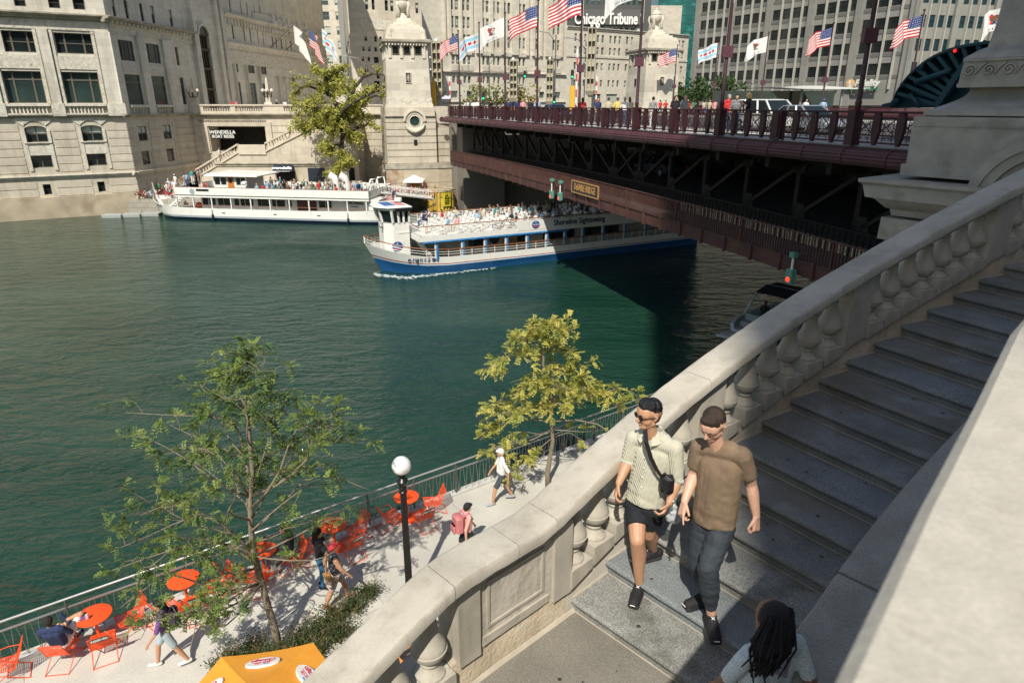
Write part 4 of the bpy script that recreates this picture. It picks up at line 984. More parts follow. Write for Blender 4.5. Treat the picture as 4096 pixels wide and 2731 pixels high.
def men():
    V = Vector; zs = HC-3.905
    # A: striped shirt
    J = {}; y = 4.62
    J['head'] = Q6(440, 235, y-.02); J['neck'] = Q6(465, 352, y+.02); J['shR'] = Q6(352, 372, y+.1); J['shL'] = Q6(598, 432, y-.1)
    J['chest'] = Q6(470, 500, y-.0); J['pel'] = Q6(420, 735, y+.02); J['hipR'] = Q6(368, 765, y+.07); J['hipL'] = Q6(462, 790, y-.03)
    J['elR'] = Q6(315, 515, y+.1); J['wrR'] = Q6(262, 645, y-.02); J['haR'] = Q6(243, 712, y-.06); J['elL'] = Q6(612, 620, y-.12); J['wrL'] = Q6(562, 765, y-.22); J['haL'] = Q6(528, 822, y-.27)
    J['knR'] = Q6(372, 985, y-.17); J['anR'] = V((1.07, 4.63, zs+.1)); J['toeR'] = V((.93, 4.43, zs+.04)); J['groundR'] = zs
    J['anR'] = Q6(388, 1205, 4.55); J['anR'].z = zs+.1; d = V((-.35, -.8, 0)).normalized(); J['toeR'] = J['anR']+d*.17
    J['knL'] = Q6(440, 945, y+.02); J['anL'] = Q6(462, 1095, 4.83); J['groundL'] = zs+RS; J['anL'].z = zs+RS+.1; J['toeL'] = J['anL']+V((-.75, -.3, 0)).normalized()*.17
    J['base'] = V((J['anR'].x, J['anR'].y, zs))
    J['thumbR'] = V((-.2, -1, 0)); J['palmR'] = V((1, -.2, 0)); J['curlR'] = (.55, .6, .65, .7); J['thumbL'] = V((-.5, -.8, 0)); J['palmL'] = V((-.9, .3, 0)); J['curlL'] = (.75, .8, .85, .85)
    face = V((-.92, -.38, -.12)); up = V((.0, -.05, 1)).normalized()
    def hair(h): return [(h(0, -.035, .052), .083, h(0, .02, .075), .062, 0), (h(-.02, .04, .098), .034, h(.02, .042, .098), .034, 0), (h(-.036, -.03, .04), .047, h(-.042, -.035, .005), .038, 0), (h(.036, -.03, .04), .047, h(.042, -.035, .005), .038, 0), (h(0, -.065, .0), .058, h(0, -.06, -.045), .045, 0), (h(-.03, .0, .09), .05, h(.03, .0, .09), .05, 0)]
    sm = striped_material()
    t, h, tf, side, up_, O = man(J, face, up, SK[1], mat('black_hair', (.008, .007, .008), .38, bump=.5, bs=300), 'person in sunglasses, striped cream shirt and black shorts walking down the stairs', dict(hair=hair, shirt=sm, cuff=mat('pale_cuff', (.6, .6, .52), .85), sleeve=1.12, pants=cloth('black_satin', (.008, .01, .014)), leg=.62, shoe=mat('black_mesh', (.014, .014, .016), .7, bump=.4, bs=200), sole=mat('grey_sole', (.03, .03, .03), .6), hem=.02))
    g = empty('sunglasses', O[:], 0, 'black sunglasses worn by the person in the striped shirt', 'sunglasses')
    for s in (-1, 1):
        mb = MB(); c0 = h(s*.034, .1, .01)-O; ax = (h(1, 0, 0)-h(0, 0, 0)); ay = (h(0, 0, 1)-h(0, 0, 0)); az_ = (h(0, 1, 0)-h(0, 0, 0)); n = 14
        mb.loft([[(c0+ax*(.029*cos(2*pi*i/n))+ay*(.022*sin(2*pi*i/n))+az_*q-az_*.25*abs(.029*cos(2*pi*i/n)+s*.03-.0)*.3)[:] for i in range(n)] for q in (-.002, .003)], True, True); mb.build('lens', mat('smoked_lens', (.01, .01, .01), .08), g)
        MB().tube([(h(s*.062, .088, .016)-O)[:], (h(s*.088, .0, .012)-O)[:], (h(s*.09, -.03, .005)-O)[:]], .0035, 6).build('temple', M_BLK, g)
    MB().tube([(h(-.06, .095, .026)-O)[:], (h(0, .112, .022)-O)[:], (h(.06, .095, .026)-O)[:]], .0035, 6).build('frame', M_BLK, g)
    # cross-body bag
    b = empty('crossbody_bag', O[:], 0, 'small black crossbody bag at the side of the person in the striped shirt', 'bag')
    p0 = Q6(548, 640, y-.2)-O; mb = MB(); mb.T = Matrix.Translation(p0) @ Matrix.Rotation(radians(-35), 4, 'Z'); mb.bevbox(-.06, .06, -.035, .035, -.09, .07, .03); mb.T = None; mb.build('pouch', mat('black_nylon', (.012, .012, .014), .5, bump=.4, bs=30), b, 40)
    sp = [Q6(418, 330, y-.1), Q6(425, 400, y-.17), Q6(452, 490, y-.19), Q6(485, 560, y-.2), Q6(515, 605, y-.21)]; sp = [(p-O) for p in sp]
    mb = MB(); R = []; sn = side
    for i, p in enumerate(sp): R.append([(p-sn*.018+tf*.003)[:], (p+sn*.018+tf*.003)[:], (p+sn*.018-tf*.004)[:], (p-sn*.018-tf*.004)[:]])
    mb.loft(R, True, True); mb.build('strap', M_BLK, b)
    mb = MB(); sp = [Q6(418, 330, y-.1), Q6(440, 325, y+.05), Q6(520, 450, y+.14), Q6(560, 590, y+.0), Q6(555, 620, y-.16)]; mb.tube([(p-O)[:] for p in sp], .012, 6, True, .4); mb.build('strap', M_BLK, b)
    wr = J['wrL']; d = (J['haL']-wr).normalized(); w = empty('wristwatch', O[:], 0, 'black strapped wristwatch on the left wrist of the person in the striped shirt', 'watch')
    MB().tube([(wr-d*.03-O)[:], (wr-d*.012-O)[:]], [.031, .03], 16).build('strap', M_BLK, w, True); MB().ball((wr-d*.02+V((.5, -.8, .3)).normalized()*.032-O)[:], .017, 10, 6, (1, .6, 1)).build('dial', M_ALU, w, True)
    # plastic bag in the left hand
    pb = MB(); q = J['haL']+V((.06, .1, -.05)); q = Q6(590, 800, y-.08)
    me = caps_mesh([(q-O+V((0, 0, .05)), .02, q-O+V((.0, 0, -.03)), .05, 0), (q-O+V((-.02, 0, -.06)), .05, q-O+V((.03, .02, -.1)), .045, 0)], .009, 2)
    vs_ = [v.co+v.normal*.014*noise.noise(v.co*28) for v in me.vertices]; me.vertices.foreach_set('co', [x for a in vs_ for x in a])
    me.materials.append(mat('thin_plastic', (.6, .62, .62), .25, alpha=.55)); o = bpy.data.objects.new('plastic_bag', me); COL.objects.link(o); o.location = O; tag(o, 'crumpled translucent plastic bag carried by the person in the striped shirt', 'bag')
    # B: brown shirt
    J = {}; y = 4.12
    J['head'] = Q6(822, 300, y+.0); J['neck'] = Q6(862, 410, y+.06); J['shR'] = Q6(742, 425, y+.14); J['shL'] = Q6(1000, 478, y-.06)
    J['chest'] = Q6(868, 570, y+.03); J['pel'] = Q6(832, 840, y+.05); J['hipR'] = Q6(775, 880, y+.1); J['hipL'] = Q6(880, 905, y+.0)
    J['elR'] = Q6(712, 590, y+.16); J['wrR'] = Q6(655, 752, y+.02); J['haR'] = Q6(640, 812, y-.02); J['elL'] = Q6(1052, 650, y-.02); J['wrL'] = Q6(1083, 842, y-.1); J['haL'] = Q6(1082, 900, y-.13)
    z2 = zs+RS; J['knL'] = Q6(795, 1150, y-.13); J['anL'] = Q6(822, 1365, 4.05); J['anL'].z = z2+.1; J['toeL'] = J['anL']+V((-.08, -1, 0)).normalized()*.17; J['groundL'] = z2
    J['knR'] = Q6(735, 1120, y+.06); J['anR'] = Q6(792, 1340, 4.28); J['anR'].z = z2+.1; J['toeR'] = J['anR']+V((-.9, -.35, 0)).normalized()*.17; J['groundR'] = z2
    J['base'] = V((J['anL'].x, J['anL'].y, z2))
    J['thumbR'] = V((.1, -1, 0)); J['palmR'] = V((1, -.1, 0)); J['curlR'] = (.15, .8, .95, 1.0); J['thumbL'] = V((-.7, -.6, 0)); J['palmL'] = V((-.6, .6, 0)); J['curlL'] = (1.05, 1.1, 1.1, 1.1)
    face = V((-.6, -.62, -.5)); up = V((-.25, -.35, .9)).normalized()
    def hair(h): return [(h(0, -.035, .052), .084, h(0, .018, .08), .06, 0), (h(-.03, .04, .1), .034, h(.03, .045, .098), .032, 0), (h(-.05, .03, .075), .026, h(-.052, .02, .05), .024, 0), (h(-.036, -.03, .04), .047, h(-.045, -.03, .0), .036, 0), (h(.036, -.03, .04), .047, h(.045, -.03, .0), .036, 0), (h(0, -.065, .0), .06, h(0, -.06, -.05), .045, 0)]
    man(J, face, up, SK[0], mat('brown_hair', (.035, .02, .012), .5, bump=.5, bs=300), 'person with brown hair in a brown T-shirt and slate trousers on the stairs', dict(hair=hair, shirt=mat('brown_jersey', (.19, .13, .082), .9, var=.12, vs=9, bump=.12, bs=90, col2=(.23, .165, .108), c2s=14, c2t=.55), sleeve=.72, pants=mat('slate_twill', (.028, .036, .045), .8, var=.1, vs=9), leg=1, shoe=mat('black_mesh', (.014, .014, .016), .7, bump=.4, bs=200), sole=mat('black_sole', (.02, .02, .022), .6), hem=.05))
men()
def woman():
    V = Vector; hd = at(3085, 2485, HC-2.6)
    z0 = HC-2.6-1.45; J = pose_joints('walk', 1.56, 1); t = empty('person', (hd.x, hd.y, z0), 0, 'person with dark braids and white mesh top beside the grey parapet', 'person')
    rz = radians(20)
    M = Matrix.Rotation(rz, 4, 'Z')
    for k in J: J[k] = M @ (J[k]-V((0, .03, 0)))
    dh = J['head']
    caps = body_caps(J, .92, .3, True, None); me = caps_mesh(caps, .01, 3); cm = mat('white_mesh_knit', (.62, .68, .68), .8)
    nt = cm.node_tree; N = nt.nodes; vo = N.new('ShaderNodeTexVoronoi'); vo.inputs['Scale'].default_value = 150; tc = N.new('ShaderNodeTexCoord'); nt.links.new(tc.outputs['Object'], vo.inputs[0]); r = N.new('ShaderNodeValToRGB'); r.color_ramp.elements[0].position = .25; r.color_ramp.elements[0].color = (.2, .27, .27, 1); r.color_ramp.elements[1].position = .42; r.color_ramp.elements[1].color = (.66, .72, .72, 1); nt.links.new(vo.outputs['Distance'], r.inputs[0]); nt.links.new(r.outputs[0], N['Principled BSDF'].inputs['Base Color'])
    classify(me, caps, [SK[2], cm, C_('black'), C_('black'), C_('white')]); o = bpy.data.objects.new('body', me); COL.objects.link(o); o.parent = t
    hm = mat('braided_hair', (.012, .009, .01), .6, bump=1, bs=120)
    mb = MB(); R_ = random.Random(3); f = M @ V((0, 1, 0)); s_ = M @ V((1, 0, 0))
    c = [(dh+V((0, 0, .03))-f*.02, .094, dh-f*.04, .085, 0), (dh-f*.06, .07, dh-f*.09-s_*.1+V((0, 0, -.14)), .06, 0)]
    me = caps_mesh(c, .01, 2); me.materials.append(hm); q = bpy.data.objects.new('hair', me); COL.objects.link(q); q.parent = t
    for i in range(190):
        a = R_.uniform(-1, 1)*2.2; st = dh+V((0, 0, .04))-f*.05+(s_*sin(a)-f*cos(a)*.6)*.075+V((0, 0, R_.uniform(-.02, .06)))
        e = dh-f*.1-s_*.12+V((0, 0, -.17))+V((R_.gauss(0, .03), R_.gauss(0, .03), R_.gauss(0, .035)))
        m_ = st.lerp(e, .5)+(s_*sin(a)-f*cos(a))*.05; mb.tube([st[:], m_[:], e[:]], [.006, .0065, .004], 5)
    mb.build('braids', hm, q, True)
    for a in (-1, 1):
        MB().ball((dh+s_*a*.083-V((0, 0, .01)))[:], .028, 10, 8, (.5, .8, 1.1)).build('ear', SK[2], o, True)
    nk = J['neck']; MB().tube([(nk-s_*.12-f*.02-V((0, 0, .06)))[:], (nk-f*.12-V((0, 0, .1)))[:], (nk+s_*.12-f*.02-V((0, 0, .06)))[:]], .012, 6).build('strap', mat('mauve_strap', (.3, .22, .26), .7), t, True)
    mb = MB()
    for dz in (.25, .29): mb.tube([(nk-s_*.17-f*.02-V((0, 0, dz)))[:], (nk-f*.135-V((0, 0, dz+.02)))[:], (nk+s_*.17-f*.02-V((0, 0, dz)))[:]], .008, 6)
    mb.build('dark_stripe', C_('navy'), t, True)
woman()
# ================= buildings of the far bank =================
M_GLS = mat('window_glass', (.012, .018, .018), .06, var=.3, vs=.4, spec=.6)
M_GLG = mat('green_window_glass', (.03, .05, .045), .08, var=.3, vs=.5, spec=.7)
M_BLD = mat('window_blind', (.42, .46, .4), .6, var=.1)
M_WFR = mat('window_frame', (.13, .11, .085), .6)
M_WF2 = mat('grey_window_frame', (.25, .24, .22), .6)
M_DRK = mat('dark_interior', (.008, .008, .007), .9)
M_TERRA = ashlar('glazed_terracotta', (.64, .6, .51), 1.6, .62, .012, .72, .55, .15, .07, (.5, .45, .37), .58, .1)
M_RUST = ashlar('rusticated_stone', (.57, .51, .41), 2.6, .86, .018, .75, .75, .3, .08, (.47, .41, .32), .56, .12)
M_TRIM = mat('carved_trim', (.6, .56, .47), .7, var=.12, vs=2, bump=.9, bs=5, col2=(.36, .33, .27), c2s=4, c2t=.6, grain=.12, gs=7)
M_CORN = mat('dark_cornice', (.33, .3, .24), .8, var=.35, vs=1.2, bump=.6, bs=6)  # darker mottled tone for cornices and ledges
M_CARV = mat('carved_ornament', (.56, .52, .43), .75, var=.2, vs=3.5, bump=1.0, bs=3.2, col2=(.3, .27, .21), c2s=2.6, c2t=.57)
WINC = {}
def window_mesh(w, h, kind, gl, fr):
    k = (round(w, 1), round(h, 1), kind, gl.name, fr.name)
    if k in WINC: return WINC[k]
    mb = MB(); t = .09 if w > .9 else .06
    mb.mat(1)
    mb.box(-w/2, -w/2+t, -.05, .04, -h/2, h/2); mb.box(w/2-t, w/2, -.05, .04, -h/2, h/2)
    mb.box(-w/2+t, w/2-t, -.05, .04, h/2-t, h/2); mb.box(-w/2+t, w/2-t, -.05, .04, -h/2, -h/2+t)
    a, b = -w/2+t, w/2-t
    if 's' in kind: mb.box(a, b, -.045, .035, -t*.45, t*.45)
    if 'v' in kind:
        mb.box(-t*.5, t*.5, -.052, .035, -h/2+t, h/2-t)
    if '3' in kind:
        for q in (-.25, .25): mb.box(w*q-.08, w*q+.08, -.06, .035, -h/2+t, h/2-t)
    if 't' in kind: mb.box(a, b, -.055, .035, h*.22, h*.22+.14)
    if 'g' in kind:
        for i in range(1, 4): mb.box(lerp(a, b, i/4)-.02, lerp(a, b, i/4)+.02, -.05, .03, -h/2+t, h/2-t)
    mb.mat(0); mb.box(a, b, .0, .02, -h/2+t, h/2-t)
    if 'b' in kind: mb.mat(2); mb.box(a+.02, b-.02, -.01, -.003, h*.05, h/2-t)
    if 'B' in kind: mb.mat(2); mb.box(a+.02, b-.02, -.01, -.003, -h*.25, h/2-t)
    me = mb.build('window', [gl, fr, M_BLD]).data
    for o in list(me.id_data.users and [x for x in bpy.data.objects if x.data == me]): bpy.data.objects.remove(o)
    WINC[k] = me; return me
def wall(fr, par, u0, u1, z0, z1, rects, m, depth=.35, thick=.6, name='wall', v=0.0):
    """wall from u0..u1, z0..z1 with real openings; local frame of par (x along, -y out)"""
    rects = [r for r in rects if r[0] > u0 and r[1] < u1 and r[2] > z0 and r[3] < z1]
    us = sorted(set([u0, u1]+[q for r in rects for q in r[:2]])); zs = sorted(set([z0, z1]+[q for r in rects for q in r[2:]]))
    mb = MB(); vi = {}
    def g(i, j):
        if (i, j) not in vi: vi[(i, j)] = mb.V((us[i], v, zs[j]))
        return vi[(i, j)]
    for j in range(len(zs)-1):
        zc = (zs[j]+zs[j+1])/2; rr = [r for r in rects if r[2] < zc < r[3]]
        i = 0
        while i < len(us)-1:
            uc = (us[i]+us[i+1])/2
            if not any(r[0] < uc < r[1] for r in rr): mb.F(g(i, j), g(i+1, j), g(i+1, j+1), g(i, j+1))
            i += 1
    for a, b, c, d in rects:
        mb.poly([(a, v, c), (b, v, c), (b, v+depth, c), (a, v+depth, c)]); mb.poly([(a, v+depth, d), (b, v+depth, d), (b, v, d), (a, v, d)])
        mb.poly([(a, v+depth, c), (a, v+depth, d), (a, v, d), (a, v, c)]); mb.poly([(b, v, c), (b, v, d), (b, v+depth, d), (b, v+depth, c)])
    mb.poly([(u0, v, z1), (u1, v, z1), (u1, v+thick, z1), (u0, v+thick, z1)])
    mb.poly([(u1, v, z0), (u1, v+thick, z0), (u1, v+thick, z1), (u1, v, z1)]); mb.poly([(u0, v+thick, z0), (u0, v, z0), (u0, v, z1), (u0, v+thick, z1)])
    mb.poly([(u1, v+thick, z0), (u0, v+thick, z0), (u0, v+thick, z1), (u1, v+thick, z1)])
    return mb.build(name, m, par)
def windows(par, rects, kinds, gl=None, fr=None, depth=.35, maxn=100, v=0.0, start=0):
    """each opening's window as a part; past maxn the rest as one part"""
    gl = gl or M_GLS; fr = fr or M_WFR; rest = MB(); nrest = 0; R = random.Random(len(rects)+3)
    for i, (a, b, c, d) in enumerate(rects):
        kind = kinds if isinstance(kinds, str) else R.choice(kinds)
        if i+start < maxn:
            o = bpy.data.objects.new('window', window_mesh(round(b-a, 1), round(d-c, 1), kind, gl, fr)); COL.objects.link(o); o.parent = par; o.location = ((a+b)/2, v+depth-.06, (c+d)/2)
            o.scale = ((b-a)/max(.1, round(b-a, 1)), 1, (d-c)/max(.1, round(d-c, 1)))
        else:
            nrest += 1; rest.mat(0); rest.box(a, b, v+depth-.05, v+depth-.03, c, d); rest.mat(1); rest.box(a, b, v+depth-.09, v+depth-.02, (c+d)/2-.05, (c+d)/2+.05)
            if 'b' in kind or 'B' in kind: rest.mat(2); rest.box(a+.08, b-.08, v+depth-.08, v+depth-.055, (c+d)/2, d-.05)
    if nrest: tag(rest.build('windows', [gl, fr, M_BLD], par), kind='stuff')
def pxr(fr, ox, oy, sc, L, snap=True):
    out = []
    for x0, y0, x1, y1 in L:
        a = fr.uz(ox+x0/sc, oy+y0/sc); b = fr.uz(ox+x1/sc, oy+y1/sc); c = fr.uz(ox+x0/sc, oy+y1/sc)
        out.append([a[0], b[0], min(b[1], a[1]), max(b[1], a[1])])
    if snap:
        z0 = sum(r[2] for r in out)/len(out); z1 = sum(r[3] for r in out)/len(out)
        for r in out: r[2], r[3] = z0, z1
    return [tuple(r) for r in out]
def ledge(par, u0, u1, z0, z1, out, m, v=0.0, name='cornice', prof=True):
    mb = MB(); h = z1-z0
    sec = [(v+.02, z0), (v-out*.45, z0+h*.1), (v-out*.5, z0+h*.5), (v-out*.9, z0+h*.65), (v-out, z0+h*.72), (v-out, z0+h*.95), (v+.02, z1)] if prof else [(v+.02, z0), (v-out, z0), (v-out, z1), (v+.02, z1)]
    mb.loft([[(u, y, z) for y, z in sec] for u in (u0, u1)], True, True)
    return mb.build(name, m, par)
def dentils(par, u0, u1, z0, z1, out, step, m, v=0.0):
    mb = MB(); n = int((u1-u0)/step)
    for i in range(n): mb.box(u0+i*step, u0+i*step+step*.5, v-out, v+.02, z0, z1)
    return mb.build('dentils', m, par)
def balus(par, u0, u1, z0, z1, m, v0, v1, step=.32):
    mb = MB(); n = max(2, int((u1-u0)/step)); h = z1-z0; vc = (v0+v1)/2
    for i in range(n):
        u = lerp(u0, u1, (i+.5)/n); mb.lathe([(.09, z0), (.09, z0+h*.1), (.05, z0+h*.15), (.115, z0+h*.4), (.055, z0+h*.75), (.09, z0+h*.9), (.09, z1)], 7, (u, vc, 0))
    return mb.build('balusters', m, par, True)
for m_ in (M_RUST, M_TERRA, M_TRIM): streaks(m_, .72, (.9, .9, .12), .5)
# ---- the white terracotta building at the left ----
WC = aty(498, 463, 79.0); WCX, WCY = WC.x, WC.y
WF = Frame(WCX, WCY, 60); WE = Frame(WCX, WCY, 7)
def wrigley():
    b = empty('office_building', (WCX, WCY, 0), 0, 'cream white terracotta office building with arched lower windows at the left edge of the photo', 'building')
    c1 = (0, 0, 2.138)
    # --- river front ---
    f = empty('river_front', (0, 0, 0), WF.r); f.parent = b
    zA = WF.uz(498, 463)[1]; zl = lambda y, x=498: WF.uz(x, y)[1]
    R = {}
    R['A'] = pxr(WF, *c1, [(100, -60, 225, 50), (398, -40, 520, 75), (612, -20, 735, 95)])
    R['B'] = pxr(WF, *c1, [(-210, 235, -60, 430), (0, 258, 325, 452), (455, 290, 815, 478)])
    R['C'] = pxr(WF, *c1, [(5, 600, 405, 880), (520, 620, 885, 888)])
    R['C'].append((R['C'][0][0]-6.8, R['C'][0][1]-6.8, R['C'][0][2], R['C'][0][3]))
    R['D'] = pxr(WF, *c1, [(198, 1075, 418, 1212), (685, 1078, 890, 1210)])
    R['E'] = pxr(WF, *c1, [(255, 1328, 460, 1432), (735, 1322, 920, 1418)])
    R['F'] = pxr(WF, *c1, [(360, 1572, 450, 1660), (830, 1562, 910, 1645)])
    u0 = -24; zc = zl(463); ztop = zc+32
    wall(WF, f, u0, 0, -2, zc, R['D']+R['E']+R['F'], M_RUST, .5)
    wall(WF, f, u0, 0, zc, ztop, R['A']+R['B']+R['C'], M_TERRA, .5)
    windows(f, R['A'], ['sb', 's'], depth=.5); windows(f, R['B'], '3s', depth=.5); windows(f, R['C'], '3t', M_GLG, depth=.5)
    windows(f, R['D'], ['vsB', 'vsb'], depth=.5); windows(f, R['E'], 'vs', depth=.5); windows(f, R['F'], 's', depth=.5)
    for y0, y1, out, m in ((470, 455, .5, M_CORN), (92, 68, .9, M_CORN), (702, 688, .35, M_TRIM)):
        ledge(f, u0, .4, zl(y0), zl(y1), out, m)
    zf0, zf1 = zl(132), zl(96); ledge(f, u0, .05, zf0, zf1, .12, M_CARV, name='frieze', prof=False)
    for q in R['C']+R['B'][1:]:
        pass
    for q in R['C']:
        ledge(f, q[0]-.1, q[1]+.1, q[3]+.25, R['B'][1][2]-.25, .1, M_CARV, name='carved_spandrel', prof=False)
        ledge(f, q[0]-.25, q[1]+.25, zc+.05, zc+.3, .45, M_TRIM, name='balcony_sill', prof=False)
        balus(f, q[0], q[1], zc+.3, q[2]-.3, M_TRIM, -.35, -.1, .33); ledge(f, q[0]-.25, q[1]+.25, q[2]-.3, q[2]-.05, .45, M_TRIM, name='balcony_rail', prof=False)
        for e in (q[0]-.35, q[1]+.05): ledge(f, e, e+.3, q[2]-.05, R['B'][1][3]+.2, .14, M_CARV, name='carved_band', prof=False)
    # pilasters
    for a, bq in ((R['C'][0][1]+.45, R['C'][1][0]-.45), (R['C'][1][1]+.45, .12), (R['C'][2][1]+.45, R['C'][0][0]-.45)):
        ledge(f, a, bq, zc, zf0, .32, M_TERRA, name='pilaster', prof=False)
        ledge(f, a-.15, bq+.15, zc, zc+1.3, .5, M_TRIM, name='pilaster_base', prof=False)
    for r in R['D']:
        mb = MB(); cx = (r[0]+r[1])/2; hw = (r[1]-r[0])/2; n = 10
        for i in range(n):                       # flat arch of wedge stones over the window
            a0, a1 = pi*(.2+.6*i/n), pi*(.2+.6*(i+1)/n); rr0 = hw*1.24; k = .58
            p = lambda a, s: (cx-cos(a)*rr0*s, r[3]-.72*hw+sin(a)*rr0*s*1.0)
            q0, q1, q2, q3 = p(a0, 1), p(a1, 1), p(a1, 1.75), p(a0, 1.75)
            mb.hexa([(q0[0], -.1, q0[1]), (q1[0]-.03, -.1, q1[1]), (q1[0]-.03, .02, q1[1]), (q0[0], .02, q0[1]), (q3[0], -.1, q3[1]), (q2[0]-.03, -.1, q2[1]), (q2[0]-.03, .02, q2[1]), (q3[0], .02, q3[1])])
        mb.build('arch_stones', M_TRIM, f)
        mb = MB(); seg = 12                       # rounded head closing the corners of the opening
        for s in (-1, 1):
            pts = [(cx+s*hw, r[3])]
            for i in range(seg+1): a = pi/2*i/seg; pts.append((cx+s*hw*cos(a*.999)*1.0, r[3]-.3*hw+.3*hw*sin(a)))
            mb.prism(pts, .0, .3)
        mb.build('arch_head', M_TRIM, f)
        ledge(f, r[0]-.25, r[1]+.25, r[2]-.3, r[2], .22, M_TRIM, name='sill')
        ledge(f, r[0]-.3, r[0], R['E'][0][2]-.3, r[3]-.4, .12, M_TRIM, name='jamb', prof=False); ledge(f, r[1], r[1]+.3, R['E'][0][2]-.3, r[3]-.4, .12, M_TRIM, name='jamb', prof=False)
        ledge(f, r[0], r[1], R['E'][0][3], r[2]-.35, .06, M_TRIM, name='spandrel', prof=False)
    MB().box(u0, .3, -.35, .0, -2, 2.3).build('plinth', mat('stained_quay_stone', (.42, .35, .25), .85, var=.18, vs=.6, bump=.4, bs=6, col2=(.3, .24, .16), c2s=.5, c2t=.55), f)
    # rusticated joints
    zz = .6; k = 0
    g = MB()
    while zz < zc-.8:
        zz += .86; k += 1
        segs = [(u0, 0)]
        for r in R['D']+R['E']+R['F']:
            if r[2]-.6 < zz < r[3]+1.1:
                segs = [s for a, e in segs for s in ((a, min(e, r[0]-.5)), (max(a, r[1]+.5), e)) if s[1]-s[0] > .2]
        for a, e in segs: g.box(a, e, -.055, .0, zz-.78, zz-.07)
    tag(g.build('rusticated_courses', M_RUST, f), kind='stuff')
    # --- side towards the bridge (in shade) ---
    e = empty('side_front', (0, 0, 0), WE.r); e.parent = b
    zl = lambda y, x=498: WE.uz(x, y)[1]
    S = {}
    S['A'] = pxr(WE, *c1, [(945, -15, 1000, 140), (1050, -10, 1110, 165), (1185, 28, 1240, 190), (1280, 48, 1335, 206), (1440, 85, 1487, 236)])
    S['B'] = pxr(WE, *c1, [(1003, 335, 1160, 522), (1243, 372, 1382, 546), (1490, 402, 1542, 570)])
    S['C'] = pxr(WE, *c1, [(1058, 628, 1238, 898), (1288, 655, 1445, 903), (1528, 662, 1600, 885)])
    S['D'] = pxr(WE, *c1, [(1170, 1080, 1270, 1200), (1388, 1075, 1475, 1187)])
    S['E'] = pxr(WE, *c1, [(1205, 1296, 1293, 1400), (1420, 1276, 1500, 1378)])
    c5 = (860, 0, 2.036)
    S['G'] = pxr(WE, *c5, [(132, 198, 160, 320), (226, 222, 250, 340), (276, 232, 300, 350), (338, 250, 358, 360), (383, 260, 402, 370)])
    S['H'] = pxr(WE, *c5, [(162, 452, 194, 588), (258, 470, 326, 602), (364, 488, 424, 610)])
    S['I'] = pxr(WE, *c5, [(188, 668, 230, 856), (280, 676, 352, 858), (384, 684, 430, 860)])
    S['J'] = pxr(WE, *c5, [(105, -40, 132, 98), (200, 10, 222, 122), (250, 24, 272, 138), (312, 42, 332, 152), (358, 54, 378, 165)])
    S['K'] = pxr(WE, *c5, [(458, 288, 478, 368), (488, 296, 508, 376), (532, 315, 552, 400), (572, 330, 588, 410), (612, 345, 630, 428), (702, 350, 715, 430), (728, 358, 740, 438), (745, 362, 757, 442)])
    arch = pxr(WE, *c1, [(1690, 300, 1858, 895)])[0]
    por = pxr(WE, *c5, [(485, 620, 678, 862)])[0]
    uE = WE.uz(1313, 300)[0]
    ub = 14.2
    arch = (arch[0], arch[1], zc+.1, arch[3]); por = (por[0], por[1], 11.2, por[3])
    wall(WE, e, 0, ub, -2, zc, S['D']+S['E'], M_RUST, .3)
    wall(WE, e, 0, uE, zc, zc+11.3, [], M_TERRA) if 0 else None
    allr = S['A']+S['B']+S['C']+S['G']+S['H']+S['I']+S['J']+S['K']+[arch, por]
    wall(WE, e, 0, uE, zc, ztop, allr, M_TERRA, .24)
    for k, kd, gl in (('A', ['sb', 's'], M_GLS), ('B', '3', M_GLS), ('C', 't', M_GLG), ('D', 'vsb', M_GLS), ('E', 's', M_GLS), ('G', 's', M_GLS), ('H', 'v', M_GLS), ('I', 't', M_GLG), ('J', 's', M_GLS), ('K', 's', M_GLS)): windows(e, S[k], kd, gl, depth=.22)
    # great arch
    cx = (arch[0]+arch[1])/2; hw = (arch[1]-arch[0])/2; zs = arch[3]
    mb = MB(); N = 16
    for rr, rw, out in ((1.0, 1.25, .3), (1.25, 1.5, .12)):
        for i in range(N):
            a0, a1 = pi*i/N, pi*(i+1)/N
            P_ = [(cx+hw*s*cos(a), zs+hw*s*sin(a)*1.0) for a in (a0, a1) for s in (rr, rw)]
            mb.hexa([(P_[0][0], -out, P_[0][1]), (P_[2][0], -out, P_[2][1]), (P_[2][0], .02, P_[2][1]), (P_[0][0], .02, P_[0][1]), (P_[1][0], -out, P_[1][1]), (P_[3][0], -out, P_[3][1]), (P_[3][0], .02, P_[3][1]), (P_[1][0], .02, P_[1][1])])
    for s in (-1, 1): mb.box(*sorted((cx+s*hw, cx+s*hw*1.5)), -.2, .02, zc+.05, zs)
    mb.build('arch_surround', M_TRIM, e)
    mb = MB(); mb.mat(0); mb.loft([[(cx+hw*cos(pi*i/N), y, zs+hw*sin(pi*i/N)) for i in range(N+1)] for y in (-.04, -.03)], True, True)
    mb.box(arch[0], arch[1], .2, .24, arch[2], arch[3])
    mb.mat(1)
    for i in range(1, 4): mb.box(lerp(arch[0], arch[1], i/4)-.06, lerp(arch[0], arch[1], i/4)+.06, -.06, .2, arch[2], zs+hw*.75)
    for z in (zc+3, zc+5.6, zc+8, zs): mb.box(arch[0], arch[1], -.07, .22, z, z+.25)
    mb.build('arched_window', [M_GLS, mat('bronze_frame', (.05, .035, .018), .5)], e)
    # portico
    pc = (por[0]+por[1])/2; mb = MB()
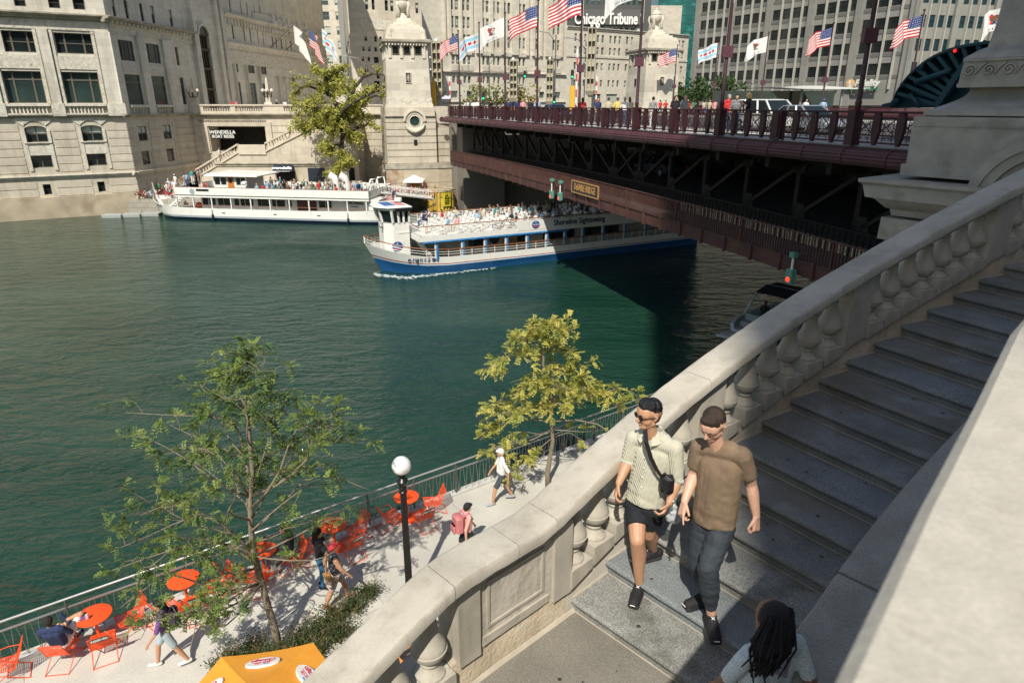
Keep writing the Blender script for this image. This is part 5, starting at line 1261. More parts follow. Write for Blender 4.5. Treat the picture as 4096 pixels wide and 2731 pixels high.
    mb.box(por[0], por[1], 1.6, 1.7, por[2], por[3]); mb.box(por[0]-.1, por[0], .2, 1.7, por[2], por[3]); mb.box(por[1], por[1]+.1, .2, 1.7, por[2], por[3]); mb.build('porch_recess', mat('shaded_porch_stone', (.3, .28, .24), .9), e)  # darker stone colour stands in for the shade inside the porch
    mb = MB()
    for q in (.33, .66):
        u = lerp(por[0], por[1], q); mb.lathe([(.6, por[2]), (.6, por[2]+.5), (.42, por[2]+.7), (.38, por[3]-1), (.6, por[3]-.6), (.6, por[3])], 12, (u, .7, 0))
    mb.build('columns', M_TRIM, e, 40)
    mb = MB()
    for q in (.16, .5, .84): u = lerp(por[0], por[1], q); mb.box(u-.8, u+.8, 1.5, 1.62, por[2], por[3]-1.2)
    mb.build('doorway', M_DRK, e)  # near-black panels add to the porch's painted shade behind the columns
    # ledges on the side
    zq = lambda x, y, ox=0, sc=2.138: WE.uz(ox+x/sc, y/sc)[1]
    zk = zq(1065, 1000)
    ledge(e, -.4, ub, zk-.1, zc+.15, .5, M_CORN); ledge(e, -.5, ub, WF.uz(498, 702)[1], WF.uz(498, 688)[1], .35, M_TRIM)
    za, zb = WF.uz(430, 92)[1], WF.uz(430, 68)[1]
    uA = WE.uz(1660/2.138, 200)[0]; uB = WE.uz(1930/2.138, 200)[0]
    ledge(e, -.9, uA, za, zb, .9, M_CORN); ledge(e, 0, uA, zf0, zf1, .12, M_CARV, name='frieze', prof=False)
    zg = S['G'][0][2]-.2
    zg = WE.uz(860+300/2.036, 372/2.036)[1]
    ledge(e, uB, uE, zg-.9, zg, .55, M_TRIM); zh = WE.uz(860+300/2.036, 190/2.036)[1]; ledge(e, uB, uE, zh-.2, zh+.5, .8, M_TRIM); dentils(e, uB, uE, zh-.9, zh-.2, .5, .9, M_TRIM)
    ledge(e, uB, uE, zg-2.9, zg-1.1, .1, M_CARV, name='frieze', prof=False)
    dentils(e, 0, uA, za-.02, zb-.4, .55, .7, M_TRIM)
    for a, q in [(S['C'][0][1], S['C'][1][0]), (S['C'][1][1], S['C'][2][0])]:
        ledge(e, a+.35, q-.35, zc, zf0, .3, M_TERRA, name='pilaster', prof=False)
    ledge(e, -.32, S['C'][0][0]-.5, zc, zf0, .3, M_TERRA, name='pilaster', prof=False)
    for q in S['C'][:2]:
        ledge(e, q[0]-.1, q[1]+.1, q[3]+.25, S['B'][0][2]-.25, .1, M_CARV, name='carved_spandrel', prof=False)
        balus(e, q[0], q[1], zc+.3, q[2]-.3, M_TRIM, -.35, -.1, .5); ledge(e, q[0]-.25, q[1]+.25, q[2]-.3, q[2]-.05, .45, M_TRIM, name='balcony_rail', prof=False)
    for k in ('H', 'I'):
        for q in S[k]: ledge(e, q[0]-1.1, q[0]-.35, 11.2, zg-3, .12, M_TERRA, name='pilaster', prof=False)
    ledge(e, uA-.2, uA+.5, zc, ztop, .5, M_TERRA, name='pier', prof=False); ledge(e, uB-.9, uB-.1, zc, ztop, .5, M_TERRA, name='pier', prof=False)
    ledge(e, 22, 22.8, 11.2, ztop, .4, M_TERRA, name='pier', prof=False)
    mb = MB(); zz = .6
    while zz < zk-.9:
        zz += .86; segs = [(0, ub)]
        for r in S['D']+S['E']:
            if r[2]-.5 < zz < r[3]+1: segs = [s for a, q in segs for s in ((a, min(q, r[0]-.4)), (max(a, r[1]+.4), q)) if s[1]-s[0] > .2]
        for a, q in segs: mb.box(a, q, -.055, .0, zz-.78, zz-.07)
    tag(mb.build('rusticated_courses', M_RUST, e), kind='stuff')
    MB().tube([(ub-.5, -.15, zc-.6), (ub-.5, -.15, 1.5)], .09, 6).build('downspout', M_WF2, e)
    # urns along the set-back parapet
    zu = WE.uz(860+560/2.036, 190/2.036)[1]
    for px, py in ((455, 160), (490, 170), (538, 180), (578, 195), (660, 215), (722, 228)):
        u, z = WE.uz(860+px/2.036, py/2.036); MB().lathe([(.4, 0), (.4, .4), (.2, .6), (.55, 1.2), (.6, 1.6), (.25, 2.1), (.3, 2.4), (.05, 3.0)], 10, (u, -.4, z-2)).build('parapet_urn', M_TRIM, e, 40)
    ledge(e, uB+9, uE, zh+.5, zh+1.6, .3, M_CARV, name='parapet', prof=False)
    MB().box(uE-.5, uE, 0, 9, -2, ztop).build('return_wall', M_TERRA, e)
wrigley()
# flags on angled poles over the portico
# ================= terrace, stairs and bridge houses =================
TW = Frame(-42.8, 92, 90)
M_LED = mat('terrace_trim', (.56, .5, .4), .8, var=.1, vs=1.5, bump=.4, bs=20)
def terrace():
    t = empty('terrace_wall', (TW.o.x, TW.o.y, 0), TW.r, 'pale stone terrace wall with a balustrade and a dark square opening, across the river', 'wall')
    z = lambda y, x=900: TW.uz(x, y)[1]; u = lambda x, y=460: TW.uz(x, y)[0]
    op = (u(840, 550), u(1064, 550), z(607), z(508))
    u1 = u(1560)
    wall(TW, t, 0, u1, -1, z(470), [op], M_RUST, 3.0, 6)
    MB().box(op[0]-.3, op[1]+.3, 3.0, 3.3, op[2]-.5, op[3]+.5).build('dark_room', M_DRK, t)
    ledge(t, -.3, u1, z(470), z(455), .5, M_CORN); ledge(t, 0, u1, z(455), z(445), .3, M_LED, name='parapet_base', prof=False)
    zb, zt = z(445), z(424)
    us = [u(722), u(812)]
    MB().box(0, us[1], -.3, .2, zb, zt).build('parapet', M_LED, t)
    runs = [(u(820), u(928)), (u(948), u(1058)), (u(1140), u(1240)), (u(1260), u(1345)), (u(1365), u(1430))]
    prev = us[1]
    for a, c in runs:
        balus(t, a, c, zb, zt, M_LED, -.25, .15, .3)
        MB().box(prev, a, -.3, .2, zb, zt).build('parapet_pier', M_LED, t); prev = c
    MB().box(prev, u1, -.3, .2, zb, zt).build('parapet_pier', M_LED, t)
    ledge(t, -.1, u1, zt, z(418), .4, M_LED, name='parapet_rail', prof=False)
    dentils(t, op[0]-1.2, op[1]+.6, z(487), z(480), .25, .3, M_CORN)
    for a, c, e, f in ((op[0]-.9, op[0]-.1, op[2]-.2, z(490)), (op[1]+.1, op[1]+.9, op[2]-.2, z(490)), (op[0]-.1, op[1]+.1, op[3]+.1, z(490))): MB().box(a, c, -.18, .01, e, f).build('opening_frame', M_RUST, t)
    mb = MB(); zz = -.2
    while zz < z(478): 
        zz += .86; segs = [(0, u1)]
        if op[2]-.3 < zz < op[3]+1: segs = [(0, op[0]-1), (op[1]+1, u1)]
        for a, c in segs: mb.box(a, c, -.06, .0, zz-.78, zz-.07)
    tag(mb.build('rusticated_courses', M_RUST, t), kind='stuff')
    fl = MB().box(-5, u1+3, .2, 60, z(455)-.4, z(445)-.3); tag(fl.build('terrace_floor', M_LED, loc=(TW.o.x, TW.o.y, 0), rz=TW.r), kind='structure')
    s = empty('boat_ride_sign', TW.w(0, -.4, 0)[:], TW.r, 'black hanging sign with white letters reading WENDELLA BOAT RIDES over the dark opening', 'sign')
    a, c = TW.uz(847, 519), TW.uz(945, 556)
    MB().box(a[0], c[0], 0, .12, c[1], a[1]).build('board', M_BLK, s)
    w = c[0]-a[0]; h = a[1]-c[1]; mx = (a[0]+c[0])/2
    text('lettering', 'WENDELLA', h*.5, M_WHT, s, (mx, -.02, lerp(c[1], a[1], .72)), (pi/2, 0, 0), .02, .012, sx=1.12)
    text('lettering', 'BOAT RIDES', h*.45, M_WHT, s, (mx, -.02, lerp(c[1], a[1], .27)), (pi/2, 0, 0), .02, .012, sx=1.0)
    # obelisk lamps
    first = None
    for i, (px, lab) in enumerate(((782, 'stone obelisk lamp with globes on the terrace, nearest the cream building corner'), (1077, 'stone obelisk lamp with globes on the terrace right of the black sign'), (1447, 'stone obelisk lamp with globes half hidden by the yellow-green tree near the bridge house'))):
        uu = u(px, 425); P_ = TW.w(uu, .0, zt+.25)
        if first is None:
            o = first = empty('obelisk_lamp', P_[:], TW.r)
            mb = MB(); mb.frus(-.55, .55, -.4, .4, -.2, .2, .1); mb.box(-.33, .33, -.25, .25, .2, .75); mb.build('plinth', M_LED, o)
            mb = MB(); mb.frus(-.24, .24, -.2, .2, .75, 2.9, .1, .08); mb.frus(-.14, .14, -.12, .12, 2.9, 3.3, .13, .11); mb.build('obelisk', M_LED, o)
            for q in (-1, 0, 1): 
                MB().ball((q*.58, -.42 if q == 0 else -.12, 1.62), .23, 12, 8).build('globe', mat('lamp_globe_pink', (.75, .62, .52), .4), o, True)
                MB().tube([(0, -.15, .85), (q*.45, -.4 if q == 0 else -.15, .8), (q*.58, -.42 if q == 0 else -.12, 1.42)], .07, 6).build('bracket', M_BLK, o)
        else: o = copy_tree(first, P_, TW.r)
        tag(o, lab, 'lamp', 'obelisk lamps along the terrace')
    return zt
ZTER = terrace()
# lower quay wall and double stairs in front
QW = Frame(-42.5, 87.5, 90)
def lower_stairs():
    t = empty('stone_stairway', (QW.o.x, QW.o.y, 0), QW.r, 'stone stairway with balustrades rising in two flights from the landing stage to the terrace', 'stairway')
    Q = lambda x, y: QW.uz(x, y)
    pts_top = [Q(790, 712), Q(955, 612), Q(1064, 608), Q(1243, 518), Q(1330, 470)]
    mb = MB(); base = 1.6
    outline = [(pts_top[0][0], base)]+[(a, b) for a, b in pts_top]+[(Q(1420, 470)[0], Q(1330, 470)[1]), (Q(1420, 470)[0], base)]
    dr = [(Q(1107, 700)[0], Q(1180, 700)[0]), (Q(1233, 700)[0], Q(1300, 700)[0]), (Q(1397, 700)[0], Q(1419, 700)[0])]
    mb.prism(outline, 0, 4.4); mb.build('stair_body', M_RUST, t)
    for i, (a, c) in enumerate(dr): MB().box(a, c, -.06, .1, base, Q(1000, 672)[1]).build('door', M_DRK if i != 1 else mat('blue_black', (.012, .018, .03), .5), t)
    zL = Q(1000, 655)[1]
    ledge(t, Q(860, 655)[0], Q(1420, 655)[0], zL-.35, zL+.1, .3, M_CORN)
    def flight(p, q):
        L_ = q[0]-p[0]; up = 1.15
        mb = MB(); mb.prism([(p[0], p[1]), (q[0], q[1]), (q[0], q[1]+.22), (p[0], p[1]+.22)], -.15, .35); mb.prism([(p[0], p[1]+up-.2), (q[0], q[1]+up-.2), (q[0], q[1]+up), (p[0], p[1]+up)], -.2, .4); mb.build('stair_rail', M_LED, t)
        mb = MB(); n = int(L_/.34)
        for i in range(n):
            f = (i+.5)/n
            if i % 9 == 8: mb.box(lerp(p[0], q[0], f)-.2, lerp(p[0], q[0], f)+.2, -.1, .3, lerp(p[1], q[1], f), lerp(p[1], q[1], f)+up-.1); continue
            mb.lathe([(.1, .1), (.1, .25), (.05, .3), (.12, .5), (.055, .8), (.09, .95), (.09, 1.05)], 7, (lerp(p[0], q[0], f), .1, lerp(p[1], q[1], f)))
        mb.build('balusters', M_LED, t, True)
    for p, q in zip(pts_top, pts_top[1:]):
        if q[1]-p[1] > .5: flight(p, q)
        else: MB().box(p[0], q[0], -.15, .35, p[1]-.2, p[1]+1.0).build('parapet', M_LED, t)
    lp = Q(862, 620); p2 = Q(940, 622)
    MB().box(lp[0], p2[0], 1.0, 4.4, base, lp[1]-1.0).build('landing', M_RUST, t); balus(t, lp[0], p2[0], lp[1]-1, lp[1]-.1, M_LED, 1.0, 1.3, .32); MB().box(lp[0]-.2, p2[0]+.1, .95, 1.35, lp[1]-.1, lp[1]+.12).build('parapet', M_LED, t)
    mb = MB(); a, c = Q(700, 740), Q(800, 690)
    for i in range(12): f = i/12; mb.box(lerp(a[0], c[0], f), c[0]+.3, .3, 4.2, base, lerp(base, c[1]-.5, (i+1)/12))
    mb.build('steps', M_LED, t)
    for i, (px, f) in enumerate(((1100, 690), (1250, 690))): pass
    # awning
    aw = empty('shop_awning', QW.w(0, 0, 0)[:], QW.r, 'dark navy awning lettered wendella over the ticket door', 'awning')
    a, c = Q(1096, 660), Q(1178, 682); navy = mat('navy_canvas', (.012, .02, .045), .7)
    mb = MB(); mb.hexa([(a[0]-.1, -1.4, c[1]), (c[0]+.1, -1.4, c[1]), (c[0]+.1, -.1, c[1]), (a[0]-.1, -.1, c[1]), (a[0]+.1, -1.3, c[1]+.05), (c[0]-.1, -1.3, c[1]+.05), (c[0]-.1, -.1, a[1]+.1), (a[0]+.1, -.1, a[1]+.1)]); mb.build('canvas', navy, aw)
    text('lettering', 'wendella', .62, M_WHT, aw, ((a[0]+c[0])/2, -.92, lerp(c[1], a[1], .55)), (radians(38), 0, 0), .02, .02, sx=1.15)
    text('lettering', "Chicago's Original Architecture Tour", .15, M_WHT, aw, ((a[0]+c[0])/2, -1.42, c[1]+.02), (pi/2, 0, 0), .01, .004)
    qy = MB().box(-3, 33, -9.5, 4, -2, 1.6); tag(qy.build('landing_quay', ashlar('quay_stone', (.36, .33, .27), 1.6, .6, .03, .6, .85, .4), loc=(QW.o.x, QW.o.y, 0), rz=QW.r), kind='structure')
lower_stairs()
def bridge_house(x, y, az, label, full, W=5.0, D=5.4):
    t = empty('bridge_house', (x, y, 0), radians(90-az), label, 'tower', 'limestone bridge houses')
    zd = 11.8
    ms = ashlar('bridge_house_stone', (.62, .57, .47), 1.9, .75, .008, .85, .8, .1, .06, (.52, .46, .36), .57, .2)
    mt = mat('bridge_house_trim', (.6, .55, .45), .8, var=.12, vs=2, bump=.5, bs=12, col2=(.42, .37, .29), c2s=3, c2t=.58)
    h = W/2
    def fr(x0, x1, y0, y1, z0, z1, tt, nm, m=mt): return MB().frus(x0, x1, y0, y1, z0, z1, tt).build(nm, m, t)
    z1 = zd+.95; z2 = 17.2; z3 = 18.2
    if not full: fr(-h-.3, h+.3, -.3, D+.3, 10.6, zd-.1, .0, 'plinth')
    fr(-h-.2, h+.2, -.2, D+.2, zd-.1, zd+.25, .0, 'plinth'); fr(-h-.12, h+.12, -.12, D+.12, zd+.25, z1, .05, 'carved_base', M_CARV)
    fr(-h, h, 0, D, z1, z2, .14, 'shaft', ms)
    a = h-.16
    MB().box(-a, a, .16, D-.16, z2, z3).build('window_stage', ms, t)
    for i, u in enumerate((-1, 0, 1)):
        MB().box(u*1.25-.3, u*1.25+.3, .11, .2, z2+.15, z3-.12).build('window', M_GLS, t)
        mb = MB()
        for q in ((-.38, -.3, z2+.08, z3-.05), (.3, .38, z2+.08, z3-.05), (-.3, .3, z2+.08, z2+.15), (-.3, .3, z3-.12, z3-.05)): mb.box(u*1.25+q[0], u*1.25+q[1], .06, .17, q[2], q[3])
        mb.build('window_frame', mat('bronze', (.12, .09, .05), .5), t)
        MB().box(-a-.02, -a+.1, D/2+u*1.25-.3, D/2+u*1.25+.3, z2+.15, z3-.12).build('window', M_GLS, t)
    for u in (-1.9, -.63, .63, 1.9): MB().box(u-.17, u+.17, .02, .17, z2-.3, z3).build('pilaster', mt, t)
    for u in (-1.9, -.63, .63, 1.9): MB().box(-a-.14, -a+.02, D/2+u-.17, D/2+u+.17, z2-.3, z3).build('pilaster', mt, t)
    mb = MB()
    for i in range(14): mb.box(-a+i*2*a/14, -a+i*2*a/14+.17, -.22, .17, z3, z3+.16)
    for i in range(14): mb.box(-a-.36, -a+.02, .2+i*.37, .35+i*.37, z3, z3+.16)
    mb.build('dentils', mt, t)
    zz = z3+.16
    mb = MB(); mb.frus(-a-.3, a+.3, -.15, D+.15, zz, zz+.2, -.12); mb.box(-a-.45, a+.45, -.3, D+.3, zz+.2, zz+.42); mb.frus(-a-.4, a+.4, -.25, D+.25, zz+.42, zz+.52, .2); mb.build('cornice', M_CORN, t)
    zz += .52
    fr(-a+.05, a-.05, .2, D-.2, zz, zz+1.05, .16, 'attic', ms)
    for sx in (-1, 1): fr(sx*(a-.45)-.26, sx*(a-.45)+.26, .05, .5, zz, zz+.95, .08, 'scroll_bracket', mt)
    zz += 1.05
    for i in range(4): fr(-a+.35+i*.36, a-.35-i*.36, .5+i*.36, D-.5-i*.36, zz+i*.24, zz+(i+1)*.24, .03, 'roof_step', mt)
    zz += .96; cy = D/2; sc = .72
    MB().frus(-.8, .8, cy-.8, cy+.8, zz, zz+.3, .1).build('urn_base', mt, t)
    MB().lathe([(r*sc, zz+q*sc) for r, q in ((.9, .4), (.7, .7), (.45, .95), (.35, 1.2), (.6, 1.5), (1.0, 1.9), (1.15, 2.4), (1.1, 2.7), (.8, 2.85), (.95, 3.0), (.7, 3.15), (.5, 3.6), (.25, 3.7), (.3, 3.9), (0, 4.1))], 20, (0, cy, 0)).build('urn', mt, t, 40)
    for k in range(4):
        q = k*pi/2+pi/4; MB().tube([(1.1*sc*cos(q), cy+1.1*sc*sin(q), zz+2.7*sc), (1.3*sc*cos(q), cy+1.3*sc*sin(q), zz+2.1*sc), (1.0*sc*cos(q), cy+1.0*sc*sin(q), zz+1.4*sc), (1.15*sc*cos(q), cy+1.15*sc*sin(q), zz+.5*sc)], [.16, .2, .16, .2], 8).build('urn_figure', mt, t, True)
    mb = MB(); g0, g1 = 14.35, 15.35; mb.mat(0); mb.box(-.26, .26, -.0, .12, g0, g1); mb.mat(1)
    for k in range(8): q = k*pi/4; mb.bar((.02*cos(q), -.03, (g0+g1)/2+.02*sin(q)), (.24*cos(q), -.03, (g0+g1)/2+.42*sin(q)), .05)
    for q in ((-.33, -.26, g0-.07, g1+.07), (.26, .33, g0-.07, g1+.07), (-.26, .26, g1, g1+.07), (-.26, .26, g0-.07, g0)): mb.box(q[0], q[1], -.05, .12, q[2], q[3])
    mb.build('grille', [M_DRK, mt], t)
    MB().box(-h-.02, -h+.1, D/2-.2, D/2+.2, 14.3, 15.2).build('slit_window', M_DRK, t)
    if full:
        mr = M_RUST; f0, f1 = -h-.3, h+.3; zb = 5.5
        MB().box(f0, f1, -.4, 9, zb, zd-.1).build('abutment', mr, t)
        mb = MB(); zz = zb
        while zz < 10.3: mb.box(f0-.07, f1+.07, -.47, 9.0, zz+.03, zz+.7); zz += .76
        tag(mb.build('rusticated_courses', mr, t), kind='stuff')
        e1 = f1+4.3
        MB().hexa([(f1, .2, zb), (e1, .9, zb), (e1, 9, zb), (f1, 9, zb), (f1, .2, 9.9), (e1, .9, 9.9), (e1, 9, 9.9), (f1, 9, 9.9)]).build('side_abutment', mr, t)
        MB().box(f1, f1+1.9, .2, 9, 9.9, zd).build('side_parapet', mr, t)
        mb = MB(); zz = zb
        while zz < 9.2:
            mb.hexa([(f1, .12, zz+.03), (e1+.06, .82, zz+.03), (e1+.06, 9, zz+.03), (f1, 9, zz+.03), (f1, .12, zz+.7), (e1+.06, .82, zz+.7), (e1+.06, 9, zz+.7), (f1, 9, zz+.7)]); zz += .76
        tag(mb.build('rusticated_courses', mr, t), kind='stuff')
        for k, (e, z0_, z1_) in enumerate(((.45, 4.9, 5.5), (.4, 3.3, 4.9), (.45, 1.8, 3.26), (.9, .9, 1.8), (1.3, -1, .9))):
            MB().hexa([(f0-e, -.4-e, z0_), (f1+e*.4, -.4-e, z0_), (e1+e, .9-e, z0_), (e1+e, 9.1, z0_), (f0-e*.9, -.4-e*.9, z1_), (f1+e*.3, -.4-e*.9, z1_), (e1+e*.9, .9-e*.9, z1_), (e1+e*.9, 9.1, z1_)]).build('abutment_base', M_CORN if k == 0 else mat('rust_stained_stone', (.42, .36, .27), .85, var=.15, vs=.8, bump=.5, bs=8, col2=(.32, .2, .1), c2s=.7, c2t=.58), t)
            mb = MB(); mb.hexa([(f0-.2, -.35, z0_), (f0, 3, z0_), (f0, 9.1, z0_), (f0-e, 9.1, z0_), (f0-.2, -.35, z1_), (f0, 3, z1_), (f0, 9.1, z1_), (f0-e, 9.1, z1_)]) if 0 else None
        mb = MB(); cz = 10.2; cx = .45; N = 28
        for r0, r1, o0, o1 in ((.92, .72, -.75, -.7), (.72, .58, -.62, -.7), (.58, .53, -.7, -.48)):
            mb.loft([[(cx+r*cos(2*pi*i/N), y, cz+r*sin(2*pi*i/N)) for i in range(N)] for r, y in ((r0, -.4), (r0, o0), (r1, o1), (r1, -.48))])
        mb.loft([[(cx+r*cos(pi*i/14), y, cz+r*sin(pi*i/14)) for i in range(15)] for r, y in ((1.3, -.4), (1.3, -.66), (1.08, -.66), (1.08, -.4))], closed=False)
        mb.tube([(cx-1.1, -.62, cz-.3), (cx-.85, -.66, cz-.75), (cx-.4, -.7, cz-1.05), (cx, -.7, cz-1.15), (cx+.4, -.7, cz-1.05), (cx+.85, -.66, cz-.75), (cx+1.1, -.62, cz-.3)], [.12, .2, .2, .22, .2, .2, .12], 8); mb.build('round_frame', mt, t, 40)
        MB().lathe([(.55, 0), (.55, .02)], N, (0, 0, 0)).build('round_window', M_GLG, t).matrix_local = Matrix.Translation((cx, -.52, cz)) @ Matrix.Rotation(pi/2, 4, 'X')
        ledge(t, f0-.1, cx-1.25, 10.5, 10.8, .25, M_CORN, v=-.4); ledge(t, cx+1.25, f1+.1, 10.5, 10.8, .25, M_CORN, v=-.4)
        MB().box(cx-.2, cx+.2, -.5, -.38, 7.5, 8.15).build('slit_window', M_DRK, t)
        MB().tube([(f1+2.2, .3, 9.6), (f1+2.2, .3, 6.2), (f1+2.3, .1, 5.9)], .08, 6).build('pipe', mat('rust_pipe', (.25, .17, .1), .8), t)
    return t
bh = aty(1640, 455, 80.5)
bridge_house(bh.x, 80.5, 76, 'limestone bridge house tower with urn roof and round window left of the bridge', True)
b2 = aty(2640, 430, 93.0)
bridge_house(b2.x, 93.0, 73, 'limestone bridge house tower with urn roof beyond the bridge, in front of the glass tower', False)
def shade_building():
    # tall office block behind the viewer whose shade falls over the right of the view
    a = radians(11); y0 = -32; x0 = 2.14-(5.87-y0)*tan(a)
    H = HC-1+tan(SUN_EL)/1.0*(32-y0)/cos(a)*1.0
    mb = MB(); mb.box(x0, x0+70, y0-20, y0, 0, H)
    m = ashlar('shade_block_stone', (.4, .37, .32), 3, 3.6, .5, .2, .7)
    tag(mb.build('office_building', m), 'tall office block standing behind the viewer across the upper street', 'building')
shade_building()
# ================= the double-deck bridge =================
BR = Frame(13.47, 18.3, -19.05)
ZD = 10.75; UEND = 64.0
M_MAR = mat('maroon_paint', (.045, .012, .017), .5, var=.15, vs=3, bump=.1, bs=30)
M_PIPE = mat('purple_maroon_paint', (.085, .034, .04), .5, var=.15, vs=2, col2=(.13, .065, .065), c2s=3, c2t=.62)
M_RSTM = mat('rusty_maroon', (.075, .03, .027), .65, var=.2, vs=2, col2=(.1, .045, .03), c2s=1.2, c2t=.5)
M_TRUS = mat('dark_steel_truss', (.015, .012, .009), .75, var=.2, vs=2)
M_ASPH = mat('asphalt', (.05, .05, .05), .9); M_SIDE = mat('sidewalk', (.4, .39, .36), .9, var=.08, vs=1)
def bridge():
    t = empty('bridge', BR.w(0, 0, 0)[:], BR.r, 'maroon double-deck steel bridge with ornate railing crossing the river at the right', 'bridge')
    MB().box(-14, UEND, -4.5, -.05, ZD-.55, ZD).build('sidewalk_deck', M_SIDE, t)
    MB().box(-14, UEND, -27, -4.5, ZD-.7, ZD-.14).build('road_deck', M_ASPH, t)
    MB().box(-14, UEND, -31, -27, ZD-.55, ZD).build('sidewalk_deck', M_SIDE, t)
    # edge pipe bundle
    mb = MB()
    for k in range(7):
        a = radians(-60+k*30); mb.tube([(-14, .18+.2*cos(a), ZD-.36+.21*sin(a)), (UEND-.5, .18+.2*cos(a), ZD-.36+.21*sin(a))], .07, 8)
    mb.tube([(-14, .18, ZD-.36), (UEND-.5, .18, ZD-.36)], .2, 12); mb.build('edge_moulding', M_PIPE, t, 40)
    for i in range(-2, 35):
        u = 5.6+i*1.87; MB().tube([(u-.05, .18, ZD-.36), (u+.05, .18, ZD-.36)], .3, 14).build('moulding_collar', M_PIPE, t)
    MB().box(-14, UEND, -.1, .16, ZD-.14, ZD-.02).build('kerb_plate', M_MAR, t)
    # railing
    def rail(v, full):
        MB().bevbox(-14, UEND, v-.07, v+.07, ZD+1.05, ZD+1.12, .02).build('top_rail', M_MAR, t); MB().box(-14, UEND, v-.03, v+.03, ZD+.1, ZD+.16).build('bottom_rail', M_MAR, t)
        if not full:
            MB().box(-14, UEND, v-.02, v+.02, ZD+.16, ZD+1.0).build('rail_grille', mat('rail_grille', (.13, .03, .04), .5, alpha=.6), t); return
        g = MB()                      # one lattice panel .64 wide
        w = .3
        for z in (.93, .98): g.bar((-w, 0, z), (w, 0, z), .018)
        for i in range(9): 
            x = lerp(-w, w, (i+.5)/9); g.tube([(x+.026*cos(q*pi/3), 0, .955+.024*sin(q*pi/3)) for q in range(7)], .006, 4)
        g.bar((-w, 0, .84), (w, 0, .84), .014); g.bar((-w, 0, .5), (w, 0, .5), .022)
        for s in (-1, 1):
            g.bar((s*w*.62, 0, .16), (s*w*.62, 0, .93), .016); g.bar((s*w*.62, 0, .84), (-s*w*.62, 0, .5), .013); g.bar((s*w*.62, 0, .5), (-s*w*.62, 0, .22), .013); g.bar((s*w*.2, 0, .84), (s*w*.95, 0, .5), .012); g.bar((s*w*.2, 0, .22), (s*w*.95, 0, .5), .012)
            g.ball((s*w*.62, 0, .14), .03, 6, 4); g.ball((s*w*.62, 0, .5), .03, 6, 4)
        g.bar((-w, 0, .22), (w, 0, .22), .014); g.bar((0, 0, .5), (0, 0, .84), .012)
        gp = g.build('lattice_panel', M_MAR, t)
        gp.location = (0, v, ZD); first = True
        for i in range(-18, 63):
            u = 5.6+i*.934
            if u < -13 or u > UEND-.5: continue
            if first: gp.location = (u+.467, v, ZD); first = False
            else:
                o = gp.copy(); COL.objects.link(o); o.location = (u+.467, v, ZD)
            b = MB(); k = i % 8
            if k == 0: b.box(u-.17, u+.17, v-.16, v+.2, ZD+.02, ZD+1.16)
            elif k == 4: b.box(u-.26, u+.26, v-.12, v+.16, ZD+.02, ZD+1.08); b.box(u-.18, u+.18, v+.16, v+.2, ZD+.15, ZD+1.0)
            else: b.loft([[(u-q, v-.05, z) for q in (.0,)]+[(u-a, v+.06, z), (u+a, v+.06, z), (u+a, v-.05, z), (u-a, v-.05, z)][0:0]+[(u-a, v-.05, z), (u-a, v+.07, z), (u+a, v+.07, z), (u+a, v-.05, z)] for a, z in ((.04, ZD+.05), (.12, ZD+.3), (.155, ZD+.5), (.15, ZD+.9), (.1, ZD+1.05))] if 0 else [[(u-a, v-.05, z), (u-a, v+.07, z), (u+a, v+.07, z), (u+a, v-.05, z)] for a, z in ((.04, ZD+.05), (.11, ZD+.28), (.15, ZD+.5), (.145, ZD+.9), (.1, ZD+1.05))], True, True)
            b.build('railing_pier', M_MAR, t)
        mb = MB()
        for i in range(150): mb.ball((-12+i*.5, v+.14, ZD+.02), .028, 6, 4)
        mb.build('bolts', mat('bolt', (.4, .38, .38), .5), t)
    rail(0, True); rail(-30.5, False)
    # roadside lattice barrier
    mb = MB(); mb.box(-14, UEND, -4.55, -4.45, ZD+.75, ZD+.82); mb.box(-14, UEND, -4.55, -4.45, ZD+.1, ZD+.16)
    for i in range(0, 78): u = -13+i; mb.bar((u, -4.5, ZD+.13), (u+.9, -4.5, ZD+.78), .03); mb.bar((u+.9, -4.5, ZD+.13), (u, -4.5, ZD+.78), .03)
    mb.build('road_barrier', M_MAR, t)
    # trusses, lower chord curved
    def zc(u): return 7.75-.0012*(u-27)**2*.35
    for j, v in enumerate((-2.3, -14, -28.5)):
        N = []
        for i in range(-6, 19): N.append(27.18+1.7-i*3.37*-1-1.7 if 0 else 27.18+i*3.37-6.74)
        def chord(z, h, w, nm): 
            mb = MB()
            for i in range(24): u0, u1 = -12+i*3.17, -12+(i+1)*3.17; mb.bar((u0, v, z(u0)), (u1, v, z(u1)), w, h)
            mb.build(nm, M_TRUS, t)
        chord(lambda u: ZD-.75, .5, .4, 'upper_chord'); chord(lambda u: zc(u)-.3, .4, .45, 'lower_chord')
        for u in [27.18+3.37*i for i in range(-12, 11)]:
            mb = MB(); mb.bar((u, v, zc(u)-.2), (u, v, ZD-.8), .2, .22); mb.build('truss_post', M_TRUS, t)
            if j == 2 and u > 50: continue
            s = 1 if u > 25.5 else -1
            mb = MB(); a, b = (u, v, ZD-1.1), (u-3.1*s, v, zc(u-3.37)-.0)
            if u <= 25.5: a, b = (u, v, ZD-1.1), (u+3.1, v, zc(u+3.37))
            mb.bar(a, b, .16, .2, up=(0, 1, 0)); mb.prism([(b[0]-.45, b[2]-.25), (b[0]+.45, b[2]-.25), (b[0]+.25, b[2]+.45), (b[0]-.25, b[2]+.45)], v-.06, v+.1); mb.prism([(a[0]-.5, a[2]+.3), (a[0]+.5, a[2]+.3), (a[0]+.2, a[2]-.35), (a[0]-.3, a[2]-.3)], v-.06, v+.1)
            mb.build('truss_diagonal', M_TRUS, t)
    mb = MB()
